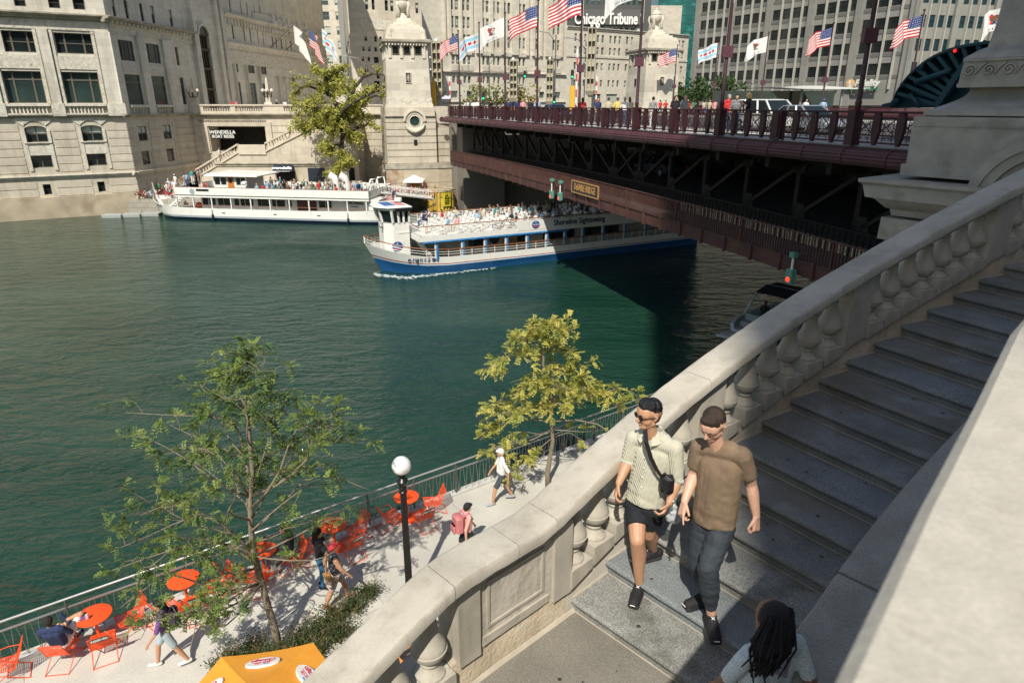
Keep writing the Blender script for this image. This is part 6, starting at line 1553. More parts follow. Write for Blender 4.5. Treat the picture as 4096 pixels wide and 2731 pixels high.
    for i in range(20): u0, u1 = -12+i*3.8, -12+(i+1)*3.8; mb.hexa([(u0, -28, zc(u0)-.75), (u1, -28, zc(u1)-.75), (u1, -2.4, zc(u1)-.75), (u0, -2.4, zc(u0)-.75), (u0, -28, zc(u0)-.45), (u1, -28, zc(u1)-.45), (u1, -2.4, zc(u1)-.45), (u0, -2.4, zc(u0)-.45)])
    mb.build('lower_road_deck', M_ASPH, t)
    # outer lower walkway with its picket railing
    def zw(u): return 6.62-.00035*(u-26)**2
    mb = MB(); fb = MB(); bl = MB(); n = 40
    for i in range(n):
        u0, u1 = -10+i*1.78, -10+(i+1)*1.78
        mb.hexa([(u0, -2.0, zw(u0)-.12), (u1, -2.0, zw(u1)-.12), (u1, .35, zw(u1)-.12), (u0, .35, zw(u0)-.12), (u0, -2.0, zw(u0)), (u1, -2.0, zw(u1)), (u1, .35, zw(u1)), (u0, .35, zw(u0))])
        fb.hexa([(u0, .3, zw(u0)-.55), (u1, .3, zw(u1)-.55), (u1, .36, zw(u1)-.55), (u0, .36, zw(u0)-.55), (u0, .3, zw(u0)-.04), (u1, .3, zw(u1)-.04), (u1, .36, zw(u1)-.04), (u0, .36, zw(u0)-.04)])
        fb.box(u0-.06, u0+.06, .36, .45, zw(u0)-.6, zw(u0)+.1)
    mb.build('walkway_deck', mat('walkway_plate', (.07, .07, .075), .8), t); fb.build('walkway_girder', M_RSTM, t)
    for s in range(14):
        a = -10+s*5.08; mb = MB()
        for i in range(34): u = a+i*.1494; mb.box(u-.022, u+.022, .36, .4, zw(u)+.03, zw(u)+1.02)
        mb.bar((a, .38, zw(a)+1.03), (a+5.08, .38, zw(a+5.08)+1.03), .07, .05); mb.bar((a, .38, zw(a)+.04), (a+5.08, .38, zw(a+5.08)+.04), .06, .05); mb.box(a-.04, a+.04, .33, .43, zw(a), zw(a)+1.05)
        mb.build('walkway_railing', M_RSTM, t)
    mb = MB()
    for s in range(14): a = -10+s*5.08; mb.bar((a, -1.9, zw(a)+1.0), (a+5.08, -1.9, zw(a+5.08)+1.0), .05); [mb.box(a+i*.3-.015, a+i*.3+.015, -1.93, -1.87, zw(a), zw(a)+1) for i in range(17)]
    mb.build('inner_walkway_rail', M_TRUS, t)
    # abutment wall under the far end and near end
    MB().box(UEND+1.5, UEND+4, -32, -1.0, -2, ZD-.6).build('abutment', mat('dark_stone', (.2, .18, .15), .9), t); MB().box(-14.5, -13, -32, -1.0, -2, ZD-.6).build('abutment', mat('dark_stone', (.2, .18, .15), .9), t)
    MB().box(UEND-1.2, UEND+1.5, -6.5, -1.5, -2, ZD-.8).build('abutment_pier', mat('dark_stone', (.2, .18, .15), .9), t)
    # cross floor beams
    mb = MB()
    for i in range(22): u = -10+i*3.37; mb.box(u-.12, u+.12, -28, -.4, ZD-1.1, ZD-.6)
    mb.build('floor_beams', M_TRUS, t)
bridge()
def navlight(px, ptop, pbot, label):
    u, z1 = BR.uz(px, ptop, .5); z0 = BR.uz(px, pbot, .5)[1]; t = empty('navigation_light', BR.w(u, .62, z0)[:], BR.r, label, 'signal light', 'signal lights hanging from the bridge walkway')
    h = z1-z0; gp = mat('verdigris_paint', (.1, .28, .22), .5)
    MB().box(-.13, .13, -.1, .1, h-.2, h).build('bracket_head', gp, t); MB().tube([(0, 0, .5), (0, 0, h-.2)], .045, 8).build('hanger', M_WHT, t); MB().bar((0, 0, h-.1), (0, -.6, h-.1), .06).build('arm', gp, t)
    MB().bevbox(-.16, .16, -.13, .13, 0, .55, .02).build('lamp_housing', gp, t)
    MB().ball((0, .12, .16), .1, 12, 8, (1, .5, 1)).build('lens', mat('red_signal_lens', (.9, .03, .01), .3, emit=2.5), t, True)
navlight(2214, 714, 795, 'green navigation signal with a red lamp, left of a pair under the walkway'); navlight(2248, 722, 803, 'green navigation signal with a red lamp, nearest the bridge name sign'); navlight(3187, 1008, 1138, 'green navigation signal with a glowing red lamp above the moored speedboat')
def bridge_sign():
    a = BR.uz(2291, 732, .42); b = BR.uz(2396, 762, .42); c = BR.uz(2396, 796, .42); uc = (a[0]+b[0])/2; zt, zb = 7.35, 6.68; w = a[0]-b[0]
    slope = 0; t = empty('bridge_name_sign', BR.w(uc, .44, 7.0)[:], BR.r, 'dark sign with golden letters reading DuSABLE BRIDGE on the walkway railing', 'sign'); gd = mat('gold_paint', (.45, .24, .07), .4)
    MB().box(-w/2, w/2, 0, .04, -.36, .36).build('board', mat('dark_board', (.02, .022, .03), .5), t)
    mb = MB()
    for q in ((-w/2-.04, w/2+.04, .33, .4), (-w/2-.04, w/2+.04, -.4, -.33), (-w/2-.04, -w/2+.03, -.33, .33), (w/2-.03, w/2+.04, -.33, .33)): mb.box(q[0], q[1], -.01, .06, q[2], q[3])
    mb.build('border', gd, t)
    text('lettering', 'DuSABLE BRIDGE', .6, gd, t, (0, .05, 0), (pi/2, 0, pi), .01, .006, sx=w*.92/(14*.6*.62))
bridge_sign()
# ---------- flags ----------
FR = mat('flag_red', (.55, .03, .04), .8, var=.05); FB = mat('flag_blue', (.02, .05, .2), .8, var=.05); FW = mat('flag_white', (.78, .77, .74), .8, var=.03); FL = mat('flag_sky_blue', (.35, .62, .8), .8, var=.03); FN = mat('flag_brown', (.18, .09, .05), .8); FG = mat('flag_green', (.15, .3, .12), .8)
def flag_mesh(kind, W, H, seed, droop=.35):
    R = random.Random(seed); nx, nz = 39, 26; mb = MB(); ph = R.uniform(0, 6)
    def P_(a, b):   # a along fly 0..1, b down 0..1
        x = -W*a*(1-.08*a); z = -H*b-droop*W*a*(.45+.55*a)*.55+.06*H*sin(7*a+ph+b*2)*a*1.5
        y = .11*W*sin(8.5*a+ph+1.4*b)*min(1, a*2.2)+.04*W*sin(19*a+3*b+ph)*a; return (x, y, z)
    I = [[mb.V(P_(i/nx, j/nz)) for j in range(nz+1)] for i in range(nx+1)]
    for i in range(nx):
        for j in range(nz):
            a = (i+.5)/nx; b = (j+.5)/nz
            if kind == 'us':
                m = 0 if int(b*13) % 2 == 0 else 2
                if a < .42 and b < 7/13: m = 1
            elif kind == 'city':
                m = 3 if (.17 < b < .34 or .66 < b < .83) else 2
                for k in range(4):
                    cx = .2+.2*k; d = sqrt(((a-cx)*1.5)**2+(b-.5)**2)
                    if d < .1: m = 0
            else: m = 2
            mb.mi = m; mb.F(I[i][j], I[i+1][j], I[i+1][j+1], I[i][j+1])
    def dot(a, b, r, m, s=5, st=.45, ay=1.0):
        for q in (-.012, .012):
            mb.mi = m; pts = []
            for k in range(2*s): rr = r if k % 2 == 0 else r*st; an = pi*k/s; pts.append((a+rr*sin(an)*ay/W*H, b-rr*cos(an)))
            ids = []
            for aa, bb in pts: p = P_(max(0, aa), bb); ids.append(mb.V((p[0], p[1]+q, p[2])))
            mb.F(*ids)
    if kind == 'us':
        for r in range(5):
            for c in range(6): dot(.035+c*.068, .05+r*.108, .03, 2)
    if kind == 'state':
        dot(.5, .42, .17, 4, 7, .8, 1.2); dot(.44, .38, .12, 0, 4, .5, 1.5); dot(.55, .6, .12, 0, 3, .7, .8); dot(.5, .62, .08, 1, 4, .8); dot(.42, .66, .07, 5, 4, .7, 1.6); dot(.6, .3, .12, 0, 2, .6, 1.5)
        for k, ch in enumerate('ILLINOIS'):
            for q in (-.012, .012): mb.mi = 1; p = [P_(.68-.05*k+dx, .84+dz) for dx, dz in ((0, 0), (-.012, 0), (-.012, .09), (0, .09))]; mb.F(*[mb.V((x, y+q, z)) for x, y, z in p]) if ch in 'ILNOS' else None
            if ch in 'LOSN':
                for q in (-.012, .012): p = [P_(.68-.05*k+dx, .84+dz) for dx, dz in ((0, .07), (-.032, .07), (-.032, .09), (0, .09))]; mb.F(*[mb.V((x, y+q, z)) for x, y, z in p])
            if ch in 'OS':
                for q in (-.012, .012): p = [P_(.68-.05*k+dx, .84+dz) for dx, dz in ((0, 0), (-.032, 0), (-.032, .02), (0, .02))]; mb.F(*[mb.V((x, y+q, z)) for x, y, z in p])
    return mb
FM = [FR, FB, FW, FL, FN, FG]
FK = {'us': 'American flag', 'city': 'white and sky-blue city flag with red stars', 'state': 'white state flag with an eagle emblem'}
def flag(loc, rz, kind, W, seed, label, droop=.35):
    o = flag_mesh(kind, W, W*.64, seed, droop).build('flag', FM, None, 30, loc, rz); tag(o, label, 'flag', 'flags flying along the bridge'); return o
def pole_proto():
    t = empty('flagpole')
    MB().lathe([(.14, 0), (.14, .15), (.1, .2), (.095, 1.2), (.11, 1.25), (.11, 1.3), (.085, 1.35), (.06, 6.6), (.055, 8.0), (0, 8.02)], 12).build('shaft', M_MAR, t, 40)
    MB().ball((0, 0, 8.12), .1, 10, 8).build('finial', M_MAR, t, True); MB().box(-.22, .22, -.12, .12, 3.1, 3.55).build('floodlight_box', mat('maroon_box', (.1, .035, .05), .5), t); MB().bar((.07, 0, 5.2), (.07, 0, 7.8), .02).build('halyard', M_WHT, t)
    return t
POLE = pole_proto(); pused = [0]
FROT = 0.0
def poles():
    near = [(57.87, 'us'), (50.43, 'city'), (43.0, 'state'), (35.6, 'us'), (28.1, 'us'), (20.64, 'state'), (13.12, 'city'), (5.59, None)]
    names = ['leftmost', 'second from the left', 'third from the left', 'fourth from the left', 'fifth from the left', 'sixth from the left', 'seventh from the left', 'eighth and darkest']
    for i, (u, k) in enumerate(near):
        P_ = BR.w(u, .0, ZD+1.0-.9); lab = 'maroon flagpole on the near railing, %s' % names[i]
        if pused[0] == 0: o = POLE; o.location = P_; pused[0] = 1
        else: o = copy_tree(POLE, P_, 0)
        tag(o, lab, 'flagpole', 'maroon flagpoles along the bridge railings')
        if k: flag(P_+Vector((-.08, 0, 7.75 if i != 1 else 7.3)), .12 if i != 1 else .5, k, 2.15 if i not in (0,) else 2.0, 11+i, '%s on the near-side pole %s' % (FK[k], names[i]), .85 if i else 1.0)
    far = [(2695, 225, 'us'), (2853, 200, 'city'), (3045, 175, 'state'), (3290, 140, 'us'), (3630, 85, 'us'), (3975, 60, 'state')]
    nm = ['first', 'second', 'third', 'fourth', 'fifth', 'last, beside the stone pylon']
    for i, (px, py, k) in enumerate(far):
        r = ray(px, 420); u = None    # pole on the far railing: intersect with v=-30.5
        uu, zz = BR.uz(px-3, 415, -30.5); P_ = BR.w(uu, -30.5, ZD+.1)
        o = copy_tree(POLE, P_, 0); tag(o, 'maroon flagpole on the far railing, %s from the left' % nm[i] if i < 5 else 'maroon flagpole on the far railing %s' % nm[i], 'flagpole', 'maroon flagpoles along the bridge railings')
        flag(P_+Vector((-.08, 0, 7.75)), .1, k, 2.35, 31+i, '%s on the far-side pole %s' % (FK[k], nm[i]+(' from the left' if i < 5 else '')), .7)
poles()
# ---------- cars ----------
def car(loc, rz, label, col, suv=True, group=None, name='parked_car'):
    t = empty(name, loc[:], rz, label, 'car', group); cp = mat('car_paint_'+str(int(col[0]*100))+str(int(col[2]*100)), col, .3, .2, var=.02)
    L_, W, H = (4.7, 1.85, 1.72) if suv else (4.6, 1.8, 1.42); h = L_/2; w = W/2; zb = .3; zs = .95 if suv else .82
    prof = [(-h, zb+.1), (-h, zs-.1), (-h+.15, zs+.02), (-h+.35, zs+.05), (h-1.25, zs+.02), (h-.3, zs-.13), (h, zs-.3), (h, zb+.1), (h-.1, zb), (-h+.1, zb)]
    R = []
    for y, s in ((-w, .97), (-w+.06, 1), (w-.06, 1), (w, .97)): R.append([(x*s, y, zb+(z-zb)*(s*1.0)) for x, z in prof])
    MB().loft(R, True, True).build('body', cp, t, 35)
    r0, r1 = (-h+.25, h-2.0) if suv else (-h+1.2, h-2.1)
    b0, b1 = (-h+.08, h-1.15) if suv else (-h+.45, h-1.2)
    mb = MB(); mb.hexa([(b0, -w+.05, zs), (b1, -w+.05, zs), (b1, w-.05, zs), (b0, w-.05, zs), (r0+.02, -w+.24, H-.05), (r1-.02, -w+.24, H-.05), (r1-.02, w-.24, H-.05), (r0+.02, w-.24, H-.05)]); mb.build('windows', M_GLS, t)
    mb = MB(); mb.hexa([(r0-.05, -w+.2, H-.06), (r1+.05, -w+.2, H-.06), (r1+.05, w-.2, H-.06), (r0-.05, w-.2, H-.06), (r0+.15, -w+.32, H), (r1-.2, -w+.32, H), (r1-.2, w-.32, H), (r0+.15, w-.32, H)])
    for s in (-1, 1):
        for a, b in ((b0, r0), (b1, r1), (lerp(b0, b1, .36), lerp(r0, r1, .3)), (lerp(b0, b1, .66), lerp(r0, r1, .72))): mb.bar((a, s*(w-.045), zs), (b, s*(w-.235), H-.04), .09, .05)
    mb.build('roof', cp, t)
    for x in (-h+.85, h-.9):
        for s in (-1, 1):
            o = MB().lathe([(.33, -.11), (.34, -.05), (.34, .05), (.33, .11)], 18).build('wheel', mat('tyre', (.02, .02, .02), .8), t, 40); o.matrix_local = Matrix.Translation((x, s*(w-.1), .34)) @ Matrix.Rotation(pi/2, 4, 'X')
            MB().lathe([(.2, -.115), (.2, .115)], 12).build('rim', M_ALU, o)
    for s in (-1, 1):
        MB().bevbox(h-.12, h+.01, s*.62-.16, s*.62+.16, zs-.32, zs-.18, .02).build('headlight', mat('lamp_glass', (.7, .7, .68), .1), t); MB().bevbox(-h-.01, -h+.1, s*.68-.14, s*.68+.14, zs-.25, zs, .02).build('tail_light', mat('tail_lamp', (.4, .01, .01), .3), t)
    return t
rB = BR.r
def onb(px, v): return BR.uz(px, 430, v)[0]
car(BR.w(onb(3085, -7.5), -7.5, ZD-.14), rB+pi, 'white sport utility car driving on the bridge behind the railing', (.75, .74, .7), True, None, 'moving_car')
car(BR.w(onb(3235, -8), -8, ZD-.14), rB+pi, 'grey saloon car on the bridge in front of the white car', (.25, .27, .29), False, None, 'moving_car')
car(BR.w(onb(2225, -9), -9, ZD-.14), rB+pi, 'dark blue car on the far part of the bridge', (.03, .06, .15), False, None, 'moving_car')
car(BR.w(onb(2050, -12), -12, ZD-.14), rB, 'black van-like car near the far end of the bridge', (.02, .02, .02), True, None, 'moving_car')
car(BR.w(onb(1900, -16), -16, ZD-.14), rB, 'silver car near the far end of the bridge behind the leftmost flagpole', (.4, .4, .4), True, None, 'moving_car')
car(BR.w(BR.uz(2640, 700, -7)[0], -7, 7.3), rB, 'dim blue car on the lower deck inside the bridge', (.03, .06, .09), False, None, 'moving_car')
# ---------- people on the bridge ----------
def bpeople():
    S = [(1868, 'white', 'dark'), (1895, 'white', 'brown'), (1905, 'white', 'dark'), (1915, 'white', 'white cap'), (1963, 'black', 'dark'), (2033, 'navy', 'dark'), (2068, 'navy', 'grey'), (2092, 'pink', 'blonde'), (2122, 'black', 'dark'), (2133, 'brown', 'brown'), (2150, 'light blue', 'dark'), (2330, 'red', 'dark'), (2391, 'navy', 'dark'), (2433, 'beige', 'brown'), (2470, 'yellow', 'brown'), (2498, 'white', 'white cap'), (2518, 'beige', 'dark'), (2612, 'grey', 'dark')]
    for i, (px, top, hr) in enumerate(S):
        v = -1.4-(i*37 % 5)*.35; u = BR.uz(px, 430, v)[0]
        small_person(BR.w(u, v, ZD), (-19 if i % 3 else 161)+(i*23 % 30), 'person, {}, number %d from the left on the bridge sidewalk' % (i+1), ['walk', 'stand'][i % 2], top, None, hr, None, 1.0, 0, None, 'people walking on the bridge', 1 if i % 2 else -1, False)
    near = [(2700, 'black', 'dark', 161, 0, 'person in black with long dark hair leaning at the bridge railing', 'black', 1), (2738, 'grey', None, 150, 0, 'bald person in a grey T-shirt and beige trousers on the bridge', 'beige', 0), (2912, 'red', 'grey', 165, 0, 'grey-haired person in a red top on the bridge near the white car', 'denim', 0), (2945, 'grey', 'dark', 200, 0, 'person in a dark cap and blue-grey top beside the person in red', 'denim', 0), (2992, 'black', 'blonde', -90, .1, 'blonde person in a black top holding a phone on the bridge', 'denim', 1)]
    for px, top, hr, az, arm, lb, bt, lh in near:
        v = -1.1; u = BR.uz(px, 430, v)[0]
        J = pose_joints('stand', 1.74 if hr != 'blonde' else 1.8, 1, arm)
        figure(BR.w(u, v, ZD), az, lb, J, [SK[0], C_(top), C_(bt), H_(hr) if hr else SK[0], C_('white')], 1.05, .4, False, 'long' if lh else 'short', .022)
    for px, v, top, hr, lb in ((3222, -24, 'white', 'dark', 'small person in white walking on the far sidewalk behind the grey car'), (3292, -24, 'light blue', 'blue cap', 'small person in light blue with a backpack and purple-blue cap on the far sidewalk')):
        u = BR.uz(px, 430, v)[0]; small_person(BR.w(u, v, ZD), 161, lb, 'walk', top, 'grey', hr)
    for i, px in enumerate(range(2640, 2880, 22)):
        if i % 5 == 2: continue
        v = -22-(i*7 % 5); u = BR.uz(px, 430, v)[0]; small_person(BR.w(u, v, ZD), 161 if i % 2 else -19, 'small person, {}, on the far sidewalk, number %d from the left' % (i+1), 'walk', group='people on the far sidewalk', ph=1 if i % 2 else -1)
bpeople()
# ---------- teal counterweight and stone pylon at the right ----------
def teal():
    TF = Frame(*BR.w(8, -3.2)[:2], -30); c = (3480, 100, 1.948)
    q = lambda x, y: TF.uz(c[0]+x/c[2], c[1]+y/c[2])
    t = empty('bridge_counterweight', (TF.o.x, TF.o.y, 0), TF.r, 'dark teal riveted steel segment rising behind the railing beside the stone pylon', 'steel segment')
    tm = mat('teal_steel', (.008, .055, .07), .5, .1, var=.15, vs=1.5)
    arc = [q(135, 620), q(215, 600), q(245, 520), q(290, 450), q(340, 390), q(400, 335), q(480, 272), q(560, 228), q(650, 190), q(760, 160), q(880, 138), q(1000, 125)]
    out = arc+[q(1000, 640), q(135, 650)]
    MB().prism([(x, z) for x, z in out], -.35, -.2).build('web_plate', tm, t); 
    mb = MB(); mb.loft([[(x, y, z+dz) for y, dz in ((-.6, 0), (.35, 0), (.35, -.09), (-.6, -.09))] for x, z in arc], True, True); mb.build('rim', tm, t)
    cx, cz = q(960, 760)
    for i in range(2, 11):
        x, z = arc[i]; mb = MB(); mb.bar((x, .1, z-.05), (lerp(x, cx, .45), .1, lerp(z, cz, .45)), .12, .4, up=(0, 1, 0)); mb.build('rib', tm, t)
    a, b = q(410, 450), q(690, 355); MB().tube([(a[0], .45, a[1]), (b[0], .45, b[1])], .1, 10).build('strut', tm, t, True)
    a, b = q(560, 640), q(830, 250); MB().bar((a[0], .3, a[1]), (b[0], .3, b[1]), .2, .3, up=(0, 1, 0)).build('girder', tm, t)
    a, b = q(360, 540), q(440, 640); MB().tube([(a[0], .4, a[1]), (b[0], .4, b[1])], .07, 8).build('strut', tm, t, True)
    p = q(712, 207); MB().ball((p[0], .4, p[1]), .06, 10, 6).build('red_lamp', mat('red_lamp', (.8, .02, .02), .4, emit=1.0), t, True)
    for x, y in ((255, 590), (300, 470), (450, 330), (230, 600)): p = q(x, y); MB().ball((p[0], .4, p[1]), .09, 6, 4).build('bolt_cluster', tm, t)
teal()
def pylon():
    F = Frame(12.1, 19.3, 144); c = (3480, 100, 1.948); e = (3400, 0, 1.425)
    q = lambda x, y: F.uz(c[0]+x/c[2], c[1]+y/c[2]); r = lambda x, y: F.uz(e[0]+x/e[2], e[1]+y/e[2])
    t = empty('bridge_pylon', (F.o.x, F.o.y, 0), F.r, 'shaded grey limestone pylon with wave-scroll frieze and arch at the right edge', 'pylon')
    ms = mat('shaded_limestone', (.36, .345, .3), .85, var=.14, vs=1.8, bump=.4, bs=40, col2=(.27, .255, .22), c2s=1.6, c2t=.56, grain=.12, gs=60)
    X1 = 7.0
    def tier(rows, nm):     # rows (u_left, z, forward projection)
        mb = MB(); mb.loft([[(u, -f, z), (X1, -f, z), (X1, 4, z), (u, 4, z)] for u, z, f in rows], True, True); mb.build(nm, ms, t, 50)
    a = q(870, 180); zt = HC+9
    u0 = q(740, 510)[0]
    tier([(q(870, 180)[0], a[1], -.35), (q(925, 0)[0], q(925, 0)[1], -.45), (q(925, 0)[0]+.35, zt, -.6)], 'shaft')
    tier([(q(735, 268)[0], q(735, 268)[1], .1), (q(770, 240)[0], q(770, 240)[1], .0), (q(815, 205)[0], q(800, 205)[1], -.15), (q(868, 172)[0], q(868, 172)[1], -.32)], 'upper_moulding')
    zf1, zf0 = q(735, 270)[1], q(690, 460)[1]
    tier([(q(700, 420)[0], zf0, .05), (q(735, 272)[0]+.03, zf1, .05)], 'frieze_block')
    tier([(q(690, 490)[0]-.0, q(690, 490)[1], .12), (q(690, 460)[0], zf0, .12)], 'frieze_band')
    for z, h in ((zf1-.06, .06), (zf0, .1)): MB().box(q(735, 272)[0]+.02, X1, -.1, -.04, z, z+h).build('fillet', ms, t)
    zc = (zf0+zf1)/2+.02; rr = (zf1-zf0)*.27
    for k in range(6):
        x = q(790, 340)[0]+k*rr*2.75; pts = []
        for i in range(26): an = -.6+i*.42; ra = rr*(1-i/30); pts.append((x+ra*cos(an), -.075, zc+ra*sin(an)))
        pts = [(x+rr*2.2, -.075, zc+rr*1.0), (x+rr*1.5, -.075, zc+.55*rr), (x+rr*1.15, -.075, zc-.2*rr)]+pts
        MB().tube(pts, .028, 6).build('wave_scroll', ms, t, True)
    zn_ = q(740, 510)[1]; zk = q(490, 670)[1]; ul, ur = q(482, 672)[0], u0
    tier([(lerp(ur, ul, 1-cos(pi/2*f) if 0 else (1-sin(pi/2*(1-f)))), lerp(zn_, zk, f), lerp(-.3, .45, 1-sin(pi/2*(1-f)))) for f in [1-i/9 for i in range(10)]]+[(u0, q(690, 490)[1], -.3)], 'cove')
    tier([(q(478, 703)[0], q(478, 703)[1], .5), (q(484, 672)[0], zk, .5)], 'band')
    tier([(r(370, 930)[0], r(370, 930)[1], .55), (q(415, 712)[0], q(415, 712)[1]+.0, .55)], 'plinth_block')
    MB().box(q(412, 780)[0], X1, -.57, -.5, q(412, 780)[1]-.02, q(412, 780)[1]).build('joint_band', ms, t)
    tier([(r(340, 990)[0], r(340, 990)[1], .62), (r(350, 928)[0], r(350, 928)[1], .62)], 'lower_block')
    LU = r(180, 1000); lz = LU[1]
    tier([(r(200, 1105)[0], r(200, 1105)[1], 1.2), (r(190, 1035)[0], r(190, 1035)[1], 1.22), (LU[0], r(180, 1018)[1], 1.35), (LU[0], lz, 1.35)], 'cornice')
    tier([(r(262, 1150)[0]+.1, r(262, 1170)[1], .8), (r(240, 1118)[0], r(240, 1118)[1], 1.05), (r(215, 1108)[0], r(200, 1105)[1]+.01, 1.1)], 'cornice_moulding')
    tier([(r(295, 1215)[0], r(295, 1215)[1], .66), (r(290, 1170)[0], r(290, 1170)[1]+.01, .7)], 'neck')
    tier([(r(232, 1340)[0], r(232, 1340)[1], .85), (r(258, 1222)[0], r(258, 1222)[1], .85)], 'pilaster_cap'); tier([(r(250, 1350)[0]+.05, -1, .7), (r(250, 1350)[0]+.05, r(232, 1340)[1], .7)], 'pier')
    # great arch on the right part
    ac = F.uz(4160, 840, -1.0); ax, az_ = ac; R0 = ax-F.uz(3853, 775, -1.0)[0]
    for k, (s0, s1, d) in enumerate(((1.0, .86, 1.02), (.86, .72, .95), (.72, .62, .82), (.62, .5, .9), (.5, .0, .7))):
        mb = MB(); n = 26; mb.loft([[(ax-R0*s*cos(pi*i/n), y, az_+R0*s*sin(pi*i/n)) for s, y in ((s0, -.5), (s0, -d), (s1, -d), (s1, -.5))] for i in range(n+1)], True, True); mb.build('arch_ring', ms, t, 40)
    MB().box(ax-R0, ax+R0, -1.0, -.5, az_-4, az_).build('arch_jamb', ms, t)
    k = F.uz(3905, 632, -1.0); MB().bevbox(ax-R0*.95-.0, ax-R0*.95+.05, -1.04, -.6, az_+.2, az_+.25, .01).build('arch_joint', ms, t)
pylon()
# ================= boats =================
M_BW = mat('boat_white', (.76, .75, .7), .35, var=.04, vs=1.5, col2=(.62, .6, .53), c2s=2.5, c2t=.66)
streaks(M_BW, .8, (1.5, 1.5, .35), .58); M_BB = mat('boat_blue', (.02, .11, .3), .3, var=.1, vs=1); M_NV = mat('boat_navy', (.01, .02, .05), .35); M_VAR = mat('varnished_rail', (.25, .09, .035), .35); M_DK = mat('boat_deck', (.3, .29, .27), .8)
c5 = lambda x, y: (500+x/2.138, 600+y/2.138)
c6 = lambda x, y: (1450+x/2.138, 650+y/2.138)
def hull(t, st, W, bands, name_m):
    """st: stations (u, half width at water, half width at deck, sheer z, water-side rake); bands: (name, f0, f1, material)"""
    c = W/2
    for nm, z0, z1, m in bands:
        mb = MB(); L = []; R = []
        for u, hw, hd, zt, du in st:
            def P_(s, z): f = max(0, min(1, z/zt)) if z > 0 else 0; h = lerp(hw, hd, f**.8)*(1 if z >= 0 else .9); return (u+du*(1-f), c+s*h, z if z < 9 else zt)
            a = z0 if not callable(z0) else z0(zt); b = z1 if not callable(z1) else z1(zt)
            zs = [a, lerp(a, b, .5), b]
            L.append([P_(-1, z) for z in zs]); R.append([P_(1, z) for z in zs])
        mb.loft(L, closed=False); mb.loft(R, closed=False)
        mb.poly([L[-1][0], R[-1][0], R[-1][1], R[-1][2], L[-1][2], L[-1][1]]); mb.build(nm, m, t, 50)
def hull_text(t, body, st, W, u, z, size, m, adv, shear=0):
    def hp(u):
        for a, b in zip(st, st[1:]):
            if a[0] <= u <= b[0]: f = (u-a[0])/(b[0]-a[0]); zt = lerp(a[3], b[3], f); g = max(0, min(1, z/zt)); return (u+lerp(a[4], b[4], f)*(1-g), W/2-lerp(lerp(a[1], b[1], f), lerp(a[2], b[2], f), g**.8))
    for ch in body:
        if ch != ' ':
            p, q = hp(u-.05), hp(u+.15); text('lettering', ch, size, m, t, (p[0], p[1]-.012, z), (radians(92), 0, atan2(q[1]-p[1], q[0]-p[0])), .012, .006, shear=shear)
        u += adv*(.55 if ch in ' itr' else 1.15 if ch in 'BS' else 1)
